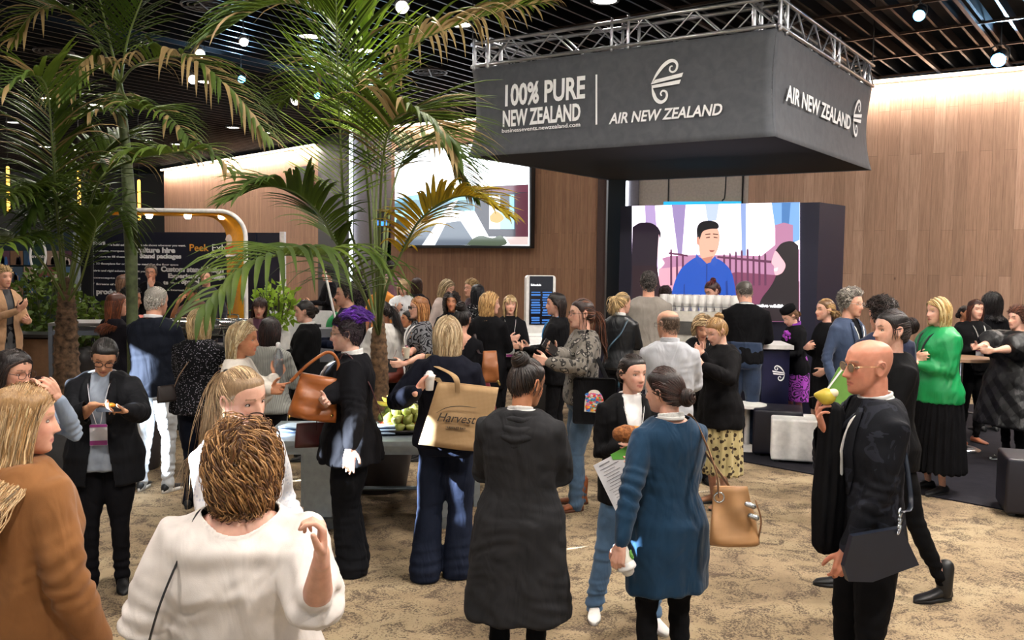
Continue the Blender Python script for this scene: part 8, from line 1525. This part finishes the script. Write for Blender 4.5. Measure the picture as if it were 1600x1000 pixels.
# red coat and brown bag behind the jute shopper
c = at(762, 655, 7.6); o = empty('draped_coat', c, 0, 'dark red coat draped over the arm behind the jute shopper', 'coat'); q = MB(); loft(q, [(x_, 0, z, w_, .05) for x_, z, w_ in ((.08, -.42, .09), (.05, -.30, .10), (.0, .0, .10), (-.07, .30, .09), (-.10, .42, .06))], 30); m2 = remeshed(q, .012); V = get_v(m2); V = smooth(m2, V, 3); V[:, 1] += .01 * np.sin(V[:, 0] * 60 + V[:, 2] * 5); set_v(m2, V); shade_smooth(m2); link('cloth', m2, fabric('6a1c28'), o)
o = bag('brown_shoulder_bag', at(765, 598, 7.25), R(10), .16, .26, .07, leather('9a5c30'), 'brown leather bag with a gold clip beside the dark red coat', .7, seed=12); sh = W(prd, (-.07, 0, .83)); bandw(o, [o.location + Vector((-.02, 0, .24)), sh + Vector((.04, -.09, -.12)), sh + Vector((0, 0, .03)), sh + Vector((.0, .09, -.15))], .012, leather('3a2c2c'), 'strap', .003); q = MB(); tube(q, [(.06, -.04, .02), (.075, -.045, -.01)], .010, 8); build(q, 'clip', plain('gold', 'c8a45c', .25, .9), o)
# crossbody bag of the dotted blouse
o = bag('crossbody_bag', at(259, 628, 6.92), R(60), .17, .13, .06, leather('2c2422'), 'small dark crossbody bag with a chain on the dotted blouse', .9, seed=14); bandw(o, [o.location + Vector((0, 0, .12)), W(pdt, (.115, .045, .60)), W(pdt, (.06, .085, .68)), W(pdt, (-.01, .075, .78)), W(pdt, (-.055, .025, .835)), W(pdt, (-.06, -.06, .78))], .006, leather('8a7058'), 'strap', .003)
o = bag('teal_crossbody_bag', at(960, 606, 10.2), R(20), .16, .12, .05, leather('2c4a58'), 'slate blue crossbody bag on the leather jacket', .9, seed=15); bandw(o, [o.location + Vector((0, 0, .11)), W(pl, (.06, .10, .62)), W(pl, (-.02, .10, .74)), W(pl, (-.06, .03, .835)), W(pl, (-.06, -.06, .78))], .012, leather('2c4a58'), 'strap', .003)
# white top: thin dark strap, bracelet
o = bag('evening_bag', W(wt, (.165, .01, .40)), R(90), .2, .14, .06, leather('17171a'), 'small black bag on a long thin strap over the white top', .9, seed=16); bandw(o, [W(wt, (.17, .02, .47)), W(wt, (.150, .085, .58)), W(wt, (.115, .115, .70)), W(wt, (.088, .075, .785)), W(wt, (.07, .02, .845)), W(wt, (.065, -.075, .78))], .007, leather('17171a'), 'strap', .003)
o = bag('black_shoulder_bag', W(pgs, (.17, -.02, .42)), R(80), .22, .2, .08, leather('15151a'), 'black bag at the hip of the woman in the striped jacket', .9, seed=17); bandw(o, [o.location + Vector((0, 0, .19)), W(pgs, (.14, 0, .65)), W(pgs, (.075, .0, .84)), W(pgs, (.10, -.07, .7))], .009, leather('15151a'), 'strap', .003)
